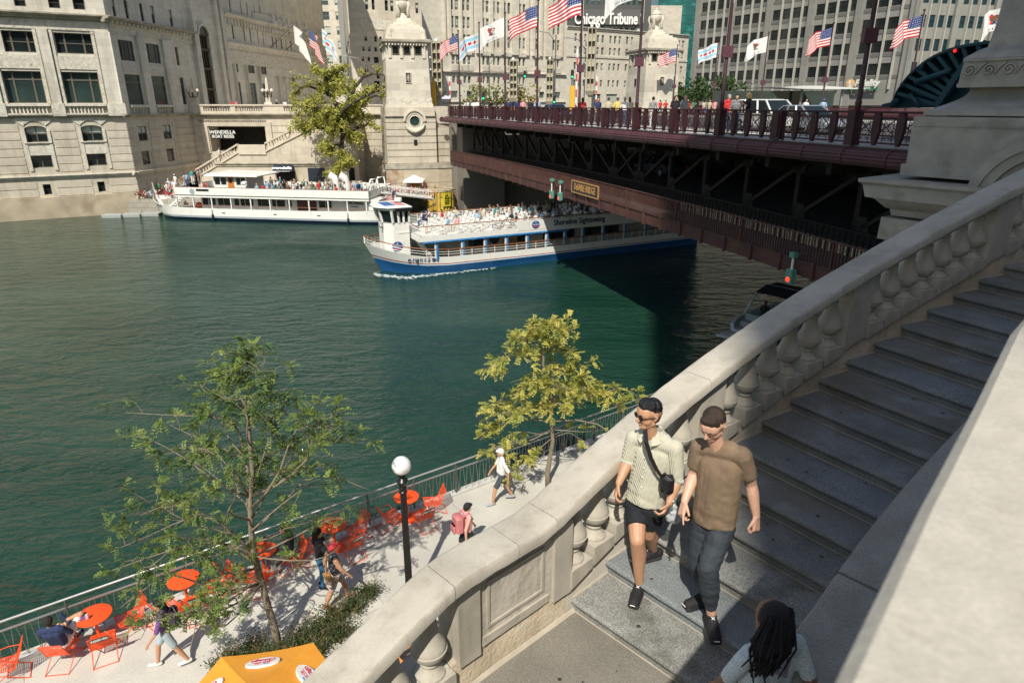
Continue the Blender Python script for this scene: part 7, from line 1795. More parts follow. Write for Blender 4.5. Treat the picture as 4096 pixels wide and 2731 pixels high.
def moored_boat():
    F = fl = Frame(-36.3, 73.15, 99.5); W = 7.2
    t = empty('tour_boat', (F.o.x, F.o.y, 0), F.r, 'long white two-deck tour boat crowded with passengers moored by the stone landing', 'boat')
    tip = F.uz(*c5(258, 437), W/2)[0]
    st = [(tip, .02, .1, 2.15, .9), (tip+.8, .5, 1.3, 1.95, .6), (tip+1.8, 1.5, 2.4, 1.75, .3), (tip+3, 2.6, 3.2, 1.58, .1), (tip+4.6, 3.4, 3.55, 1.46, 0), (2, 3.6, 3.6, 1.36, 0), (11, 3.6, 3.6, 1.3, 0), (20, 3.6, 3.6, 1.45, 0), (22.5, 3.3, 3.4, 1.55, 0), (23.6, 2.3, 2.8, 1.65, 0)]
    hull(t, st, W, (('hull_bottom', -.8, .35, M_NV), ('rub_stripe', .35, .55, mat('grey_stripe', (.3, .34, .37), .5)), ('topsides', .55, lambda z: z, M_BW)), 'x')
    MB().loft([[(u+d*.5, W/2-hw+.02, 1.0), (u+d*.5, W/2+hw-.02, 1.0)] for u, hw, hd, z, d in st], closed=False).build('main_deck', M_DK, t)
    mb = MB(); mb.tube([(u, W/2-hd, z+.02) for u, hw, hd, z, d in st[:5]], .03, 6); mb.tube([(u, W/2+hd, z+.02) for u, hw, hd, z, d in st[:5]], .03, 6); mb.build('bow_cap_rail', M_BW, t)
    # cabin with windows
    z0, z1 = 1.0, 2.55; wins = [(u, u+w, 1.58, 2.36) for u, w in ((1.95, .62), (2.75, .7), (3.8, .6), (4.5, .9), (5.75, .5), (6.5, .45), (7.05, .9), (8.5, .45), (9.0, .9), (10.2, .4), (10.75, .9), (12.0, .45), (12.95, .0), (15.6, .7), (16.4, .6))]
    wins = [q for q in wins if q[1] > q[0]]; cab = MB().box(1.75, 21.2, 1.15, W-1.15, z0, z1).build('cabin', M_BW, t)
    for a, b, c, d in wins: MB().box(a, b, 1.1, 1.17, c, d).build('window', M_GLS, t)
    MB().box(13.1, 15.3, 1.08, 1.17, 1.05, 2.42).build('doorway', mat('dark_red_wood', (.09, .03, .02), .5), t)
    text('lettering', 'wendella', .62, mat('dark_letter', (.03, .035, .05), .5), t, (19.6, 1.13, 2.2), (pi/2, 0, 0), .005, .012, sx=.9); text('lettering', '#wendella', .2, mat('dark_letter', (.03, .035, .05), .5), t, (19.6, 1.13, 1.78), (pi/2, 0, 0), .004, .002)
    for u in (-.48, 1.5, 3.69, 5.97, 8.28, 10.5, 12.72, 14.95, 17.12, 19.25, 21.35):
        MB().box(u-.06, u+.06, .06, .18, 1.3, 2.6).build('deck_post', M_BW, t); MB().box(u-.06, u+.06, W-.18, W-.06, 1.3, 2.6).build('deck_post', M_BW, t)
    mb = MB(); mb.tube([(-.4, .12, 1.62), (21.4, .12, 1.7)], .03, 6); mb.build('handrail', M_VAR, t)
    MB().box(-.5, 21.7, .0, W, 2.52, 2.68).build('upper_deck', M_BW, t); 
    mb = MB(); mb.box(-.5, 21.7, .0, .06, 2.78, 3.56); mb.box(-.5, 21.7, W-.06, W, 2.78, 3.56); mb.box(-.5, -.44, .06, 2.2, 2.7, 3.56); mb.box(-.5, -.44, W-2.2, W-.06, 2.7, 3.56); mb.box(21.64, 21.7, .06, W-.06, 2.78, 3.56); mb.build('upper_bulwark', M_BW, t)
    mb = MB(); mb.box(-.5, 21.7, .02, W-.02, 2.68, 2.8); mb.build('gutter', M_BLK, t)
    mb = MB(); mb.tube([(-.4, .03, 3.6), (21.7, .03, 3.6)], .03, 6); mb.build('top_handrail', M_VAR, t)
    for u in (5, 11, 16): MB().box(u-.18, u+.18, -.02, .03, .85, .95).build('scupper', M_BLK, t)
    # bow stairs, wheelhouse
    mb = MB()
    for i in range(7): mb.box(-2.6+i*.33, -2.3+i*.33, 1.6, 2.5, 1.2+i*.23, 1.26+i*.23)
    mb.bar((-2.6, 1.6, 1.2), (-.4, 1.6, 2.75), .08, .2); mb.bar((-2.6, 2.5, 1.2), (-.4, 2.5, 2.75), .08, .2); mb.build('bow_stairs', M_BW, t)
    mb = MB(); 
    for k in range(6): mb.tube([(-2.6+k*.42, 1.58, 1.3+k*.3), (-2.6+k*.42, 1.58, 2.1+k*.3)], .02, 5)
    mb.tube([(-2.7, 1.58, 2.05), (-.4, 1.58, 3.7)], .03, 6); mb.build('stair_rail', M_BW, t)
    MB().ball((1.1, 1.6, 1.45), .42, 14, 10, (1, .6, .8)).build('orange_buoy', mat('buoy_red', (.7, .1, .03), .45), t, True)
    w0, w1, y0, y1 = 3.3, 7.2, 1.6, 5.2
    wh = MB().box(w0, w1, y0, y1, 2.8, 4.65).build('wheelhouse', M_BW, t)
    mb = MB(); mb.hexa([(w0-.75, y0-.5, 4.75), (w1+1.6, y0-.5, 4.72), (w1+1.6, y1+.5, 4.72), (w0-.75, y1+.5, 4.75), (w0-.4, y0-.35, 4.95), (w1+1.3, y0-.35, 4.88), (w1+1.3, y1+.35, 4.88), (w0-.4, y1+.35, 4.95)]); mb.box(w0-.8, w1+1.65, y0-.55, y1+.55, 4.66, 4.76); mb.build('wheelhouse_roof', M_BW, t)
    for a, b in ((3.45, 4.05), (4.2, 4.8), (6.0, 6.5), (6.6, 7.05)): MB().box(a, b, y0-.03, y0+.02, 3.75, 4.5).build('window', M_GLS, wh)
    MB().box(w0-.03, w0+.02, y0+.4, y1-.4, 3.75, 4.5).build('window', M_GLS, wh)
    d = MB().box(4.98, 5.72, y0-.05, y0+.02, 3.4, 4.6).build('door', mat('varnished_door', (.5, .17, .03), .4), wh); MB().box(5.15, 5.55, y0-.07, y0-.04, 3.95, 4.45).build('door_window', M_GLS, d)
    MB().ball((w1+1.4, y0-.4, 4.75), .16, 8, 6).build('lamp', M_BW, wh); MB().lathe([(.3, 0), (.32, .2), (.2, .3), (0, .32)], 14, (7.3, 1.0, 3.9)).build('radar_dome', M_BW, wh, 40)
    o = MB().tube([(1.9+.3*cos(2*pi*i/16)+.4, .0-.02, 3.35+.3*sin(2*pi*i/16)) for i in range(17)], .06, 6).build('lifebuoy', mat('lifebuoy_red', (.65, .08, .03), .5), t, True); o.location = (.4, .9, .25)
    MB().lathe([(.3, 0), (.3, .02)], 18).build('round_emblem', mat('emblem_grey', (.3, .36, .4), .5), t).matrix_local = Matrix.Translation((1.6, -.01, 3.15)) @ Matrix.Rotation(pi/2, 4, 'X')
    MB().box(2.1, 3.6, -.02, .02, 3.18, 3.42).build('name_board', M_BLK, t)
    hull_text(t, 'LILA', st, W, tip+1.75, 1.45, .5, mat('dark_letter', (.03, .035, .05), .5), .42)
    # ventilator cowls and stern frame
    for q in (0, 1.2): mb = MB(); mb.tube([(17.3+q, 2.2, 2.8), (17.3+q, 2.2, 4.0), (17.05+q, 2.2, 4.6), (16.6+q, 2.1, 4.85)], [.36, .36, .42, .5], 14); mb.build('ventilator_cowl', M_BW, t, 50)
    mb = MB()
    for y in (1.5, 3.6): mb.tube([(21.0, y, 3.3), (21.5, y, 4.6), (22.2, y, 4.7), (22.4, y, 3.2)], .1, 8)
    mb.build('stern_frame', M_BW, t, True)
    MB().box(21.3, 22.6, .5, 3.4, 1.5, 2.6).build('stern_housing', M_BW, t)
    for u in (3.7, 19.3): mb = MB(); mb.tube([(u, -.12, 1.3), (u, -.14, .75)], .03, 5); mb.tube([(u, -.14, .75), (u, -.14, .1)], .1, 8); mb.build('fender', M_BLK, t)
    pl = MB().tube([(tip+.3, W/2, 2.1), (tip+.0, W/2, 3.6)], .04, 6).build('bow_staff', M_BW, t)
    flag(F.w(tip-.0, W/2, 3.0), 1.3, 'city', 1.1, 71, 'city flag drooping at the bow of the moored white tour boat', 1.2)
    flag(F.w(23.4, W/2, 3.3), .9, 'us', 1.5, 72, 'small American flag at the stern of the moored white tour boat', 1.0); MB().tube([(23.5, W/2, 1.6), (23.3, W/2, 3.4)], .03, 6).build('stern_staff', M_BW, t)
    rr = random.Random(9); n = 0
    for i in range(19):
        u = 8.9+i*.6 if i < 16 else 18.9+(i-16)*.75
        for j in range(6):
            v = .8+j*1.0
            if rr.random() < .2: continue
            if 17 > u > 16.1 and 1.6 < v < 2.8: continue
            st_ = rr.random() < .12
            small_person(F.w(u+rr.uniform(-.12, .12), v, 2.7), 99.5-180+rr.uniform(-40, 40), 'passenger, {}, row %d seat %d on the moored boat' % (i+1, j+1), 'stand' if st_ else 'sit', group='passengers on the moored tour boat'); n += 1
    small_person(F.w(15.9, .9, 2.7), 120, 'person in a long red coat standing near the white ventilators on the moored boat', 'stand', 'red', 'black', 'dark', 1, 1.0, 0, False)
    small_person(F.w(-2.6, 3.2, 1.3), 200, 'crew member at the bow of the moored white tour boat', 'stand', 'white', 'navy', 'white cap')
moored_boat()
def moving_boat():
    F = Frame(-6.777, 47.865, 63.5); W = 6.4
    t = empty('tour_boat', (F.o.x, F.o.y, 0), F.r, 'white tour boat with a blue hull coming out from under the bridge', 'boat')
    tip = F.uz(*c6(22, 752), W/2)[0]; c = W/2; L_ = 27
    st = [(tip, .02, .08, 2.2, 1.15), (tip+.5, .25, .9, 2.05, 1.0), (tip+1.3, .9, 1.8, 1.85, .6), (tip+2.4, 1.8, 2.6, 1.62, .3), (tip+3.8, 2.7, 3.1, 1.42, .1), (tip+5.5, 3.15, 3.2, 1.28, 0), (8, 3.2, 3.2, 1.22, 0), (L_-2, 3.2, 3.2, 1.35, 0), (L_, 2.8, 3.0, 1.4, 0)]
    s = lambda k: (lambda z: z*k)
    hull(t, st, W, (('hull_bottom', -.8, s(.46), M_BB), ('blue_rub_rail', s(.46), s(.5), mat('bright_blue', (.03, .22, .5), .3)), ('white_band', s(.5), s(.55), M_BW), ('red_stripe', s(.55), s(.6), mat('dark_red_stripe', (.25, .02, .03), .4)), ('topsides', s(.6), lambda z: z, M_BW)), 'x')
    MB().loft([[(u+d*.6, c-hw+.02, .85), (u+d*.6, c+hw-.02, .85)] for u, hw, hd, z, d in st], closed=False).build('main_deck', M_DK, t)
    mb = MB()
    for sg in (-1, 1):
        mb.tube([(u, c+sg*hd, z+.55) for u, hw, hd, z, d in st], .04, 6)
    mb.build('varnished_rail', M_VAR, t)
    mb = MB()
    for sg in (-1, 1):
        for k in (.18, .36): mb.tube([(u, c+sg*hd, z+k) for u, hw, hd, z, d in st], .018, 5)
        for a, b in zip(st, st[1:]):
            n = max(1, int((b[0]-a[0])/.85))
            for i in range(n): f = i/n; u = lerp(a[0], b[0], f); h = lerp(a[2], b[2], f); z = lerp(a[3], b[3], f); mb.tube([(u, c+sg*h, z), (u, c+sg*h, z+.55)], .022, 5)
    mb.build('deck_railing', M_BW, t)
    # lower cabin and posts
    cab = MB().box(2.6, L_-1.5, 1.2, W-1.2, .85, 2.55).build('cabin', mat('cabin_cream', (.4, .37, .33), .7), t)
    for a, b in ((4.4, 5.9), (8.6, 9.7), (11, 14), (15, 18.5)): MB().box(a, b, 1.15, 1.22, 1.6, 2.35).build('window', M_GLS, t)
    MB().box(7.3, 8.5, 1.13, 1.2, 1.3, 1.95).build('counter', mat('counter_wood', (.3, .15, .04), .6), t)
    MB().lathe([(.45, 0), (.45, .02)], 24).build('dark_emblem', M_NV, t).matrix_local = Matrix.Translation((6.6, 1.14, 2.1)) @ Matrix.Rotation(pi/2, 4, 'X')
    bl = mat('blue_canvas', (.02, .16, .38), .7)
    for u in (1.4, 3.52, 5.4, 7.2, 9.03, 10.8, 12.5, 14.2, 16.2, 18.4, 20.6):
        MB().box(u-.2, u-.1, .05, .15, 1.2, 2.6).build('deck_post', M_BW, t); mb = MB(); mb.loft([[(u+.11*cos(k*pi/4)*q, .1+.1*sin(k*pi/4)*q, z) for k in range(8)] for z, q in ((2.5, 1.1), (2.3, .9), (1.7, 1.2), (1.05, .9))], True, True); mb.build('rolled_curtain', bl, t)
        MB().box(u-.2, u-.1, W-.15, W-.05, 1.2, 2.6).build('deck_post', M_BW, t)
    mb = MB(); mb.tube([(.25+i*.5, .02, 2.44+(.03 if i % 2 else 0)) for i in range(26)], .1, 6); mb.build('rolled_awning', bl, t)
    MB().box(.0, L_-1, .0, W, 2.55, 2.86).build('upper_deck', M_BW, t)
    zf, zt = 2.86, 3.62
    mb = MB()
    for y in (.05, W-.05):
        for k in range(6): mb.tube([(.05, y, zf+.08+k*.125), (L_-1, y, zf+.08+k*.125)], .018, 4)
        for i in range(26): mb.tube([(.05+i, y, zf), (.05+i, y, zt)], .03, 5)
    for k in range(6): mb.tube([(.05, .05, zf+.08+k*.125), (.05, 1.8, zf+.08+k*.125)], .018, 4)
    mb.build('upper_railing', M_BW, t)
    mb = MB(); mb.tube([(.0, .05, zt+.03), (L_-1, .05, zt-.0)], .035, 6); mb.tube([(.0, W-.05, zt+.03), (L_-1, W-.05, zt+.03)], .035, 6); mb.tube([(0, .05, zt+.03), (0, 1.9, zt+.03)], .035, 6); mb.build('upper_varnished_rail', M_VAR, t)
    bn = MB().box(8.08, 20, -.02, .02, zf-.14, zt-.12).build('banner', M_BW, t); navy = mat('letter_navy', (.012, .025, .09), .5)
    text('lettering', 'Shoreline Sightseeing', .62, navy, bn, (13.75, -.03, zf+.26), (pi/2, 0, 0), .006, .016, sx=.93)
    def emblem(par, x, y, z, r, rz=0):
        e = MB(); e.loft([[(r*1.15*cos(2*pi*k/24), q, r*sin(2*pi*k/24)) for k in range(24)] for q in (0, -.02)], True, True); o = e.build('emblem', mat('emblem_blue', (.015, .09, .28), .4), par, loc=(x, y, z), rz=rz)
        text('lettering', 'Shoreline', r*.5, M_WHT, o, (0, -.025, r*.05), (pi/2, 0, 0), .003, .002); MB().box(-r*.85, r*.85, -.03, -.02, -r*.62, -r*.38).build('ribbon', mat('emblem_red', (.6, .05, .06), .4), o)
        MB().prism([(-.1*r, r*.42), (.1*r, r*.42), (.06*r, r*.8), (-.06*r, r*.8)], -.03, -.022).build('tower_mark', M_WHT, o)
    emblem(t, 9.65, -.03, zf+.26, .3)
    # wheelhouse
    u0, u1, y0, y1 = F.uz(*c6(205, 640), 1.9)[0], -.15, 1.75, 4.65
    def ring(z, e, k=.55): return [(u0-e, lerp(y0, y1, .28), z), (u0+k-e*.5, y0-e*.3, z), (u1+.0, y0-e*.3, z), (u1, y1+e*.3, z), (u0+k-e*.5, y1+e*.3, z), (u0-e, lerp(y0, y1, .72), z)]
    wh = MB().loft([ring(.85, 0), ring(2.3, 0), ring(3.75, .0), ring(3.8, .05)], True, True).build('wheelhouse', M_BW, t)
    MB().loft([ring(4.68, .28), ring(4.85, .3)], True, True).build('head_band', M_BW, wh)
    mb = MB(); A, B_ = ring(3.8, .05), ring(4.7, .27)
    for k in range(6):
        a, b, cc, d = Vector(A[k]), Vector(A[(k+1) % 6]), Vector(B_[(k+1) % 6]), Vector(B_[k]); mb.bar(a, d, .14)
        if k in (1, 3):
            for f in (.38, .68): mb.bar(a.lerp(b, f), d.lerp(cc, f), .14)
    mb.build('window_mullions', M_BW, wh)
    MB().loft([ring(3.8, -.02), ring(4.7, .2)], True, True).build('wheelhouse_glass', M_GLS, wh)
    def rr_(z, e): return [(x+(e if x > u0+.6 else -e)*1.0, y+(e if y > 3 else -e)*.6, z) for x, y, _ in ring(z, .35)]
    MB().loft([rr_(4.83, .15), rr_(4.93, .25), rr_(5.02, .1)], True, True).build('wheelhouse_roof', M_BW, wh)
    mb = MB(); mb.mat(0); mb.box(u0+.1, u0+.9, 2.2, 4.2, 5.0, 5.04); mb.mat(1)
    for k in range(4): mb.box(u0+1.0, u1-.1, 2.1+k*.55, 2.35+k*.55, 5.0, 5.04)
    mb.build('painted_roof_banner', [mat('roof_blue', (.02, .12, .35), .4), mat('roof_red', (.5, .06, .08), .4)], wh)
    MB().lathe([(.28, 0), (.3, .06), (.3, .2), (.2, .26), (0, .27)], 16, (u0+1.5, 3.4, 5.15)).build('radar_dome', M_BW, wh, 40); MB().box(u0+.7, u0+1.9, 1.35, 1.7, 4.66, 4.86).build('sign_box', M_BLK, wh)
    emblem(wh, u0+.75, y0-.02, 2.05, .36, 0); MB().ball((u0-.15, 2.6, 3.5), .16, 8, 6).build('searchlight', M_ALU, wh, True)
    MB().box(u0+.85, u1, y0-.03, y0, 3.0, 3.08).build('shelf', M_BW, wh)
    mb = MB()
    for i in range(7): mb.box(.25+i*.16, .5+i*.16, .5, 1.5, 1.0+i*.25 if 0 else 2.6-i*.26, 2.64-i*.26)
    mb.bar((.2, .5, 2.8), (1.45, .5, .95), .06, .22); mb.bar((.2, 1.5, 2.8), (1.45, 1.5, .95), .06, .22); o = mb.build('stairs', M_BW, t); o.location = (-.15, 0, 0)
    hull_text(t, 'Bright Star', st, W, tip+2.6, 1.18, .46, navy, .26, .25)
    # folding chairs and passengers
    ch = MB(); ch.box(-.2, .2, -.18, .2, .4, .44); ch.box(-.2, .2, -.24, -.2, .6, .85)
    for sx in (-.19, .19): ch.bar((sx, -.24, .86), (sx, .2, 0), .03); ch.bar((sx, .18, .42), (sx, -.25, 0), .03)
    ch.bar((-.2, .18, .06), (.2, .18, .06), .03)
    me = None; rr = random.Random(21)
    for i in range(21):
        u = 2.0+i*.78
        for j in range(7):
            v = .62+j*.82; 
            if rr.random() < .1: continue
            if me is None: o = ch.build('folding_chair', M_WHT, None); me = o.data
            else: o = bpy.data.objects.new('folding_chair', me); COL.objects.link(o)
            o.location = F.w(u, v, zf); o.rotation_euler = (0, 0, F.r+pi/2+rr.uniform(-.12, .12))
            occ = rr.random() < (.22 if i < 4 else .45 if i < 8 else .62)
            tag(o, 'white folding chair, row %d, seat %d across on the blue-hulled boat%s' % (i+1, j+1, ', occupied' if occ else ', empty'), 'chair', 'white folding chairs on the blue-hulled boat')
            if occ: small_person(F.w(u, v, zf-.05), F.az-180+rr.uniform(-35, 35), 'passenger, {}, row %d seat %d on the blue-hulled boat' % (i+1, j+1), 'sit', sc=.95, group='passengers on the blue-hulled boat')
    small_person(F.w(1.15, 1.6, zf), F.az+60, 'guide in a navy top and white shorts standing with raised arms behind the wheelhouse', 'stand', 'navy', 'white', 'blue cap', 0, .98, .3, False, shorts=True, fat=1.0)
    return F
BSF = moving_boat()
def wake():
    m = mat('foam', (.6, .66, .63), .6, alpha=.7); mb = MB(); R = random.Random(4)
    for i in range(420):
        f = R.random()**1.6; u = -2.9+f*9; v = R.gauss(-.02-.1*f, .16*(1-f)+.07)-(.0 if u > -1 else .0)+ (2.4*max(0, (-1.2-u))*.45); a = R.uniform(0, 6); r = R.uniform(.03, .13)*(1-.5*f)
        c = BSF.w(u, v-.05, .03); mb.poly([(c.x+r*1.6*cos(a+k*1.26)*R.uniform(.6, 1), c.y+r*sin(a+k*1.26), .012+.0005*i/4+R.uniform(0, .04)) for k in range(5)])
    tag(mb.build('bow_foam', m), 'white foam along the waterline of the blue-hulled boat', 'foam', kind='stuff')
wake()
def speedboat():
    p = at(2990, 1330, .5); F = Frame(p.x, p.y, 52); t = empty('speedboat', (p.x, p.y, 0), F.r, 'small grey-white speedboat with a swim platform lying in shade beyond the coping', 'boat')
    gw = mat('gelcoat_grey', (.45, .5, .5), .35); c = 0
    MB().bevbox(-1.2, .1, -1.15, 1.15, .22, .36, .05).build('swim_platform', gw, t, 40)
    mb = MB(); mb.loft([[(u, -w, z1), (u, -w*.8, -.3), (u, w*.8, -.3), (u, w, z1), (u, w-.2, z1+.02), (u, w-.25, .5), (u, -w+.25, .5), (u, -w+.2, z1+.02)] for u, w, z1 in ((0, 1.1, .75), (.6, 1.25, .95), (3, 1.3, 1.1), (5.5, .9, 1.15), (7, .1, 1.2))], True, True); mb.build('hull', gw, t, 30)
    MB().bevbox(.5, 1.1, -.9, .9, .5, .85, .06).build('rear_seat', mat('grey_cushion', (.3, .33, .33), .6), t); MB().bevbox(1.0, 1.15, -.9, .9, .8, 1.2, .04).build('seat_back', mat('grey_cushion', (.3, .33, .33), .6), t)
    MB().tube([(1.4, -1.2, 1.0), (2.2, -1.1, 2.1), (3.2, -1.0, 2.4), (3.2, 1.0, 2.4), (2.2, 1.1, 2.1), (1.4, 1.2, 1.0)], .07, 8).build('tower_arch', gw, t, True)
    MB().loft([[(x, -1.05, z), (x, 1.05, z)] for x, z in ((2.0, 2.2), (3.0, 2.45), (4.2, 2.4))], closed=False).build('bimini_top', mat('dark_canvas', (.02, .02, .025), .8), t)
    small_person(F.w(2.3, -.3, .4), 52, 'dark-clothed person at the helm of the shaded speedboat', 'sit', 'black', 'black', 'dark'); small_person(F.w(2.3, .5, .4), 52, 'second dark-clothed person aboard the shaded speedboat, farther from the viewer', 'sit', 'black', 'black', 'brown')
speedboat()
# ---------- landing crowd, flowers, tent, bollard ----------
def landing():
    def L(px, py, z): return at(px, py, z)
    R = random.Random(8)
    for i in range(22):
        px = R.uniform(640, 815); py = 790-(px-640)*.36+R.uniform(-14, 14); z = 1.6+max(0, (px-700))*.012
        small_person(aty(px, py, 82+R.uniform(-1, 3)), 150+R.uniform(-60, 60), 'person, {}, queue place %d behind the red flowers' % (i+1), 'stand', group='people queueing by the landing stairs')
    for i, (px, py, top) in enumerate(((625, 780, 'light blue'), (882, 612, 'white'))): small_person(aty(px, py-12 if i == 0 else 650, 84), 120, ['person in light blue standing above the red flowers by the cream building', 'person in white on the lower stair landing'][i], 'stand', top)
    for i, (px, py, lb) in enumerate(((972, 600, 'person in teal at the foot of the dark opening'), (992, 602, 'person in beige at the foot of the dark opening'), (948, 595, 'pale-haired person by the stair parapet under the black sign'), (1195, 545, 'dark-haired person high on the stone stairway'), (1150, 565, 'dark figure midway up the stone stairway'), (1140, 570, 'second dark figure midway up the stone stairway'))): small_person(QW.w(*[QW.uz(px, py)[0], 1.2], QW.uz(px, py)[1]-1.55), 100, lb, 'walk', ['teal', 'beige', 'white', 'black', 'black', 'navy'][i])
    for i, px in enumerate((912, 930, 1092, 1125, 1200, 1232, 1250, 1380, 1400)): small_person(TW.w(TW.uz(px, 420)[0], 1.5, ZTER-1.0), [180, 90, 270][i % 3], 'person, {}, number %d from the left on the terrace' % (i+1), 'walk', ['red', 'pink', 'black', 'white', 'white', 'navy', 'white', 'white', 'orange'][i], group='people on the terrace')
    lf = leafmat('flower_leaves', (.03, .07, .02), (.06, .12, .03), .3)
    def flowers(px, py, w, lab, name='flower_bed', bx=82):
        p = aty(px, py, bx); t = empty(name, p[:], .15, lab, 'flowers'); g = MB(); fr_ = MB(); fw = MB()
        MB().lathe([(w*.45, -1.6), (w*.52, -.9), (w*.52, -.2)], 16, (0, 0, 0)).build('planter', mat('planter_dark', (.1, .08, .06), .9), t) if w < 4 else MB().box(-w/2, w/2, -.4, .5, -1.2, -.2).build('planter', mat('planter_dark', (.1, .08, .06), .9), t)
        for k in range(420):
            c = (R.uniform(-w/2, w/2), R.gauss(-.1, .45), R.gauss(0, .28)); r = R.uniform(.06, .11)
            m = g if k % 3 == 0 else (fr_ if (k % 3 == 1 and c[2] > -.1) else fw); m.ball(c, r, 5, 3)
        g.build('foliage', lf, t); fr_.build('red_blossom', mat('red_petals', (.5, .02, .05), .7), t); fw.build('white_blossom', mat('white_petals', (.6, .55, .42), .7), t)
    flowers(655, 778, 5.6, 'bed of red and white flowers above the quay wall beside the cream building', bx=79.3); flowers(1640, 770, 3.6, 'round planter of pink and white flowers beside the gangway', 'flower_planter', 77)
    # tent
    p = at(1655, 790, 1.6); p = Vector((-12.2, 80-1.5, 1.9)); p = aty(1660, 778, 78.5); t = empty('canopy_tent', (p.x, p.y, 2.0), 0, 'small white pop-up canopy on the landing below the bridge house', 'tent')
    mb = MB(); q = 1.15; tp = mb.V((0, 0, 2.35)); I = [mb.V((x*q, y*q, 1.75)) for x, y in ((-1, -1), (1, -1), (1, 1), (-1, 1))]
    for k in range(4): mb.F(I[k], I[(k+1) % 4], tp)
    for k in range(4): a, b = I[k], I[(k+1) % 4]; va, vb = mb.v[a], mb.v[b]; mb.F(mb.V((va[0], va[1], 1.55)), mb.V((vb[0], vb[1], 1.55)), b, a)
    mb.build('canopy', M_WHT, t)
    for x in (-1, 1):
        for y in (-1, 1): MB().tube([(x*1.1, y*1.1, -.3), (x*1.1, y*1.1, 1.75)], .04, 5).build('leg', M_WHT, t)
    for i, (dx, top, lb) in enumerate(((-.6, 'white', 'person in white under the small white canopy'), (-.1, 'orange', 'person in orange under the small white canopy'), (.8, 'yellow', 'person in a yellow safety vest beside the small white canopy'), (-3.3, 'black', 'dark-haired person in black left of the small white canopy'), (-2.8, 'pink', 'long-haired person in pink left of the small white canopy'))): small_person((p.x+dx, p.y, 1.85), 180, lb, 'stand', top)
    # yellow dolphin, gangway, dock
    p = at(1750, 853, 0); t = empty('mooring_dolphin', (p.x, p.y+1, 0), 0, 'round yellow corrugated steel mooring cell with peeling paint', 'mooring post')
    mb = MB(); n = 60; mb.loft([[((1.85+.09*(1 if k % 2 else -1))*cos(2*pi*k/n), (1.85+.09*(1 if k % 2 else -1))*sin(2*pi*k/n), z) for k in range(n)] for z in (-1, 2.55)], False, False); mb.build('sheet_pile_wall', mat('peeling_yellow', (.6, .42, .06), .7, var=.15, vs=2, col2=(.35, .27, .18), c2s=3.5, c2t=.52), t)
    MB().lathe([(1.9, 2.5), (1.9, 2.7), (0, 2.72)], 30).build('cap', mat('weathered_cap', (.45, .38, .26), .9), t); mb = MB(); mb.T = Matrix.Rotation(radians(38), 4, 'Z'); mb.box(-.5, .5, -2.0, -1.93, .9, 2.4); mb.build('warning_board', mat('yellow_board', (.75, .62, .03), .5), t); mb = MB(); mb.T = Matrix.Rotation(radians(38), 4, 'Z'); mb.bar((-.3, -2.02, 1.75), (0, -2.02, 2.25), .06); mb.bar((0, -2.02, 2.25), (.3, -2.02, 1.75), .06); mb.bar((-.3, -2.02, 1.75), (.3, -2.02, 1.75), .06)
    for k in range(3): mb.box(-.3, .3, -2.03, -2.0, 1.1+k*.18, 1.2+k*.18)
    mb.build('warning_marks', M_BLK, t); MB().tube([(-.3, 0, 2.7), (-.3, 0, 3.1)], .08, 8).build('lamp', mat('rust_pipe', (.25, .17, .1), .8), t)
    F = Frame(-36.3, 73.15, 99.5); g = empty('gangway', F.w(22.5, 4.5, 2.4)[:], radians(15), 'white railed gangway sloping from the moored boat to the landing', 'gangway')
    mb = MB()
    for y in (-.7, .7):
        for z in (.35, 1.05): mb.bar((-4, y, z+.7), (4.6, y, z-.55), .08)
        for k in range(30): x = -4+k*.297; f = k/29; mb.bar((x, y, lerp(1.05, -.2, f)), (x, y, lerp(1.75, .5, f)), .04)
    mb.build('railing', M_BW, g); MB().hexa([(-4, -.7, .9), (4.6, -.7, -.35), (4.6, .7, -.35), (-4, .7, .9), (-4, -.7, 1.0), (4.6, -.7, -.25), (4.6, .7, -.25), (-4, .7, 1.0)]).build('ramp', M_DK, g)
    for k in range(3):
        p = at(455+k*75, 858-k*3, .3); MB().bevbox(-1.1, 1.0, -.6, .6, -.2, .35, .05).build('floating_dock', mat('dock_grey', (.33, .34, .32), .7), None, False, (p.x, p.y, 0), .1); tag(bpy.context.scene.collection.objects[-1], 'grey floating dock section at the foot of the quay, number %d from the left' % (k+1), 'dock', 'floating dock sections')
    # lifebuoy
    p = aty(1722, 774, 77); o = MB().tube([(.35*cos(2*pi*i/16), 0, .35*sin(2*pi*i/16)) for i in range(17)], .09, 6).build('lifebuoy', mat('lifebuoy_orange', (.75, .15, .03), .5), None, True, p); tag(o, 'orange ring lifebuoy hanging on the black fence by the flower planter', 'lifebuoy')
    p = aty(1740, 768, 77.3); t = empty('iron_fence', p[:], 0, 'black iron fence on the landing right of the flower planter', 'fence'); mb = MB(); mb.bar((-1.4, 0, .6), (2.4, 0, .3), .05); mb.bar((-1.4, 0, -.5), (2.4, 0, -.7), .05)
    for k in range(20): x = -1.4+k*.2; mb.bar((x, 0, -.6), (x, 0, .55-k*.015), .025)
    mb.build('pickets', M_BLK, t)
landing()
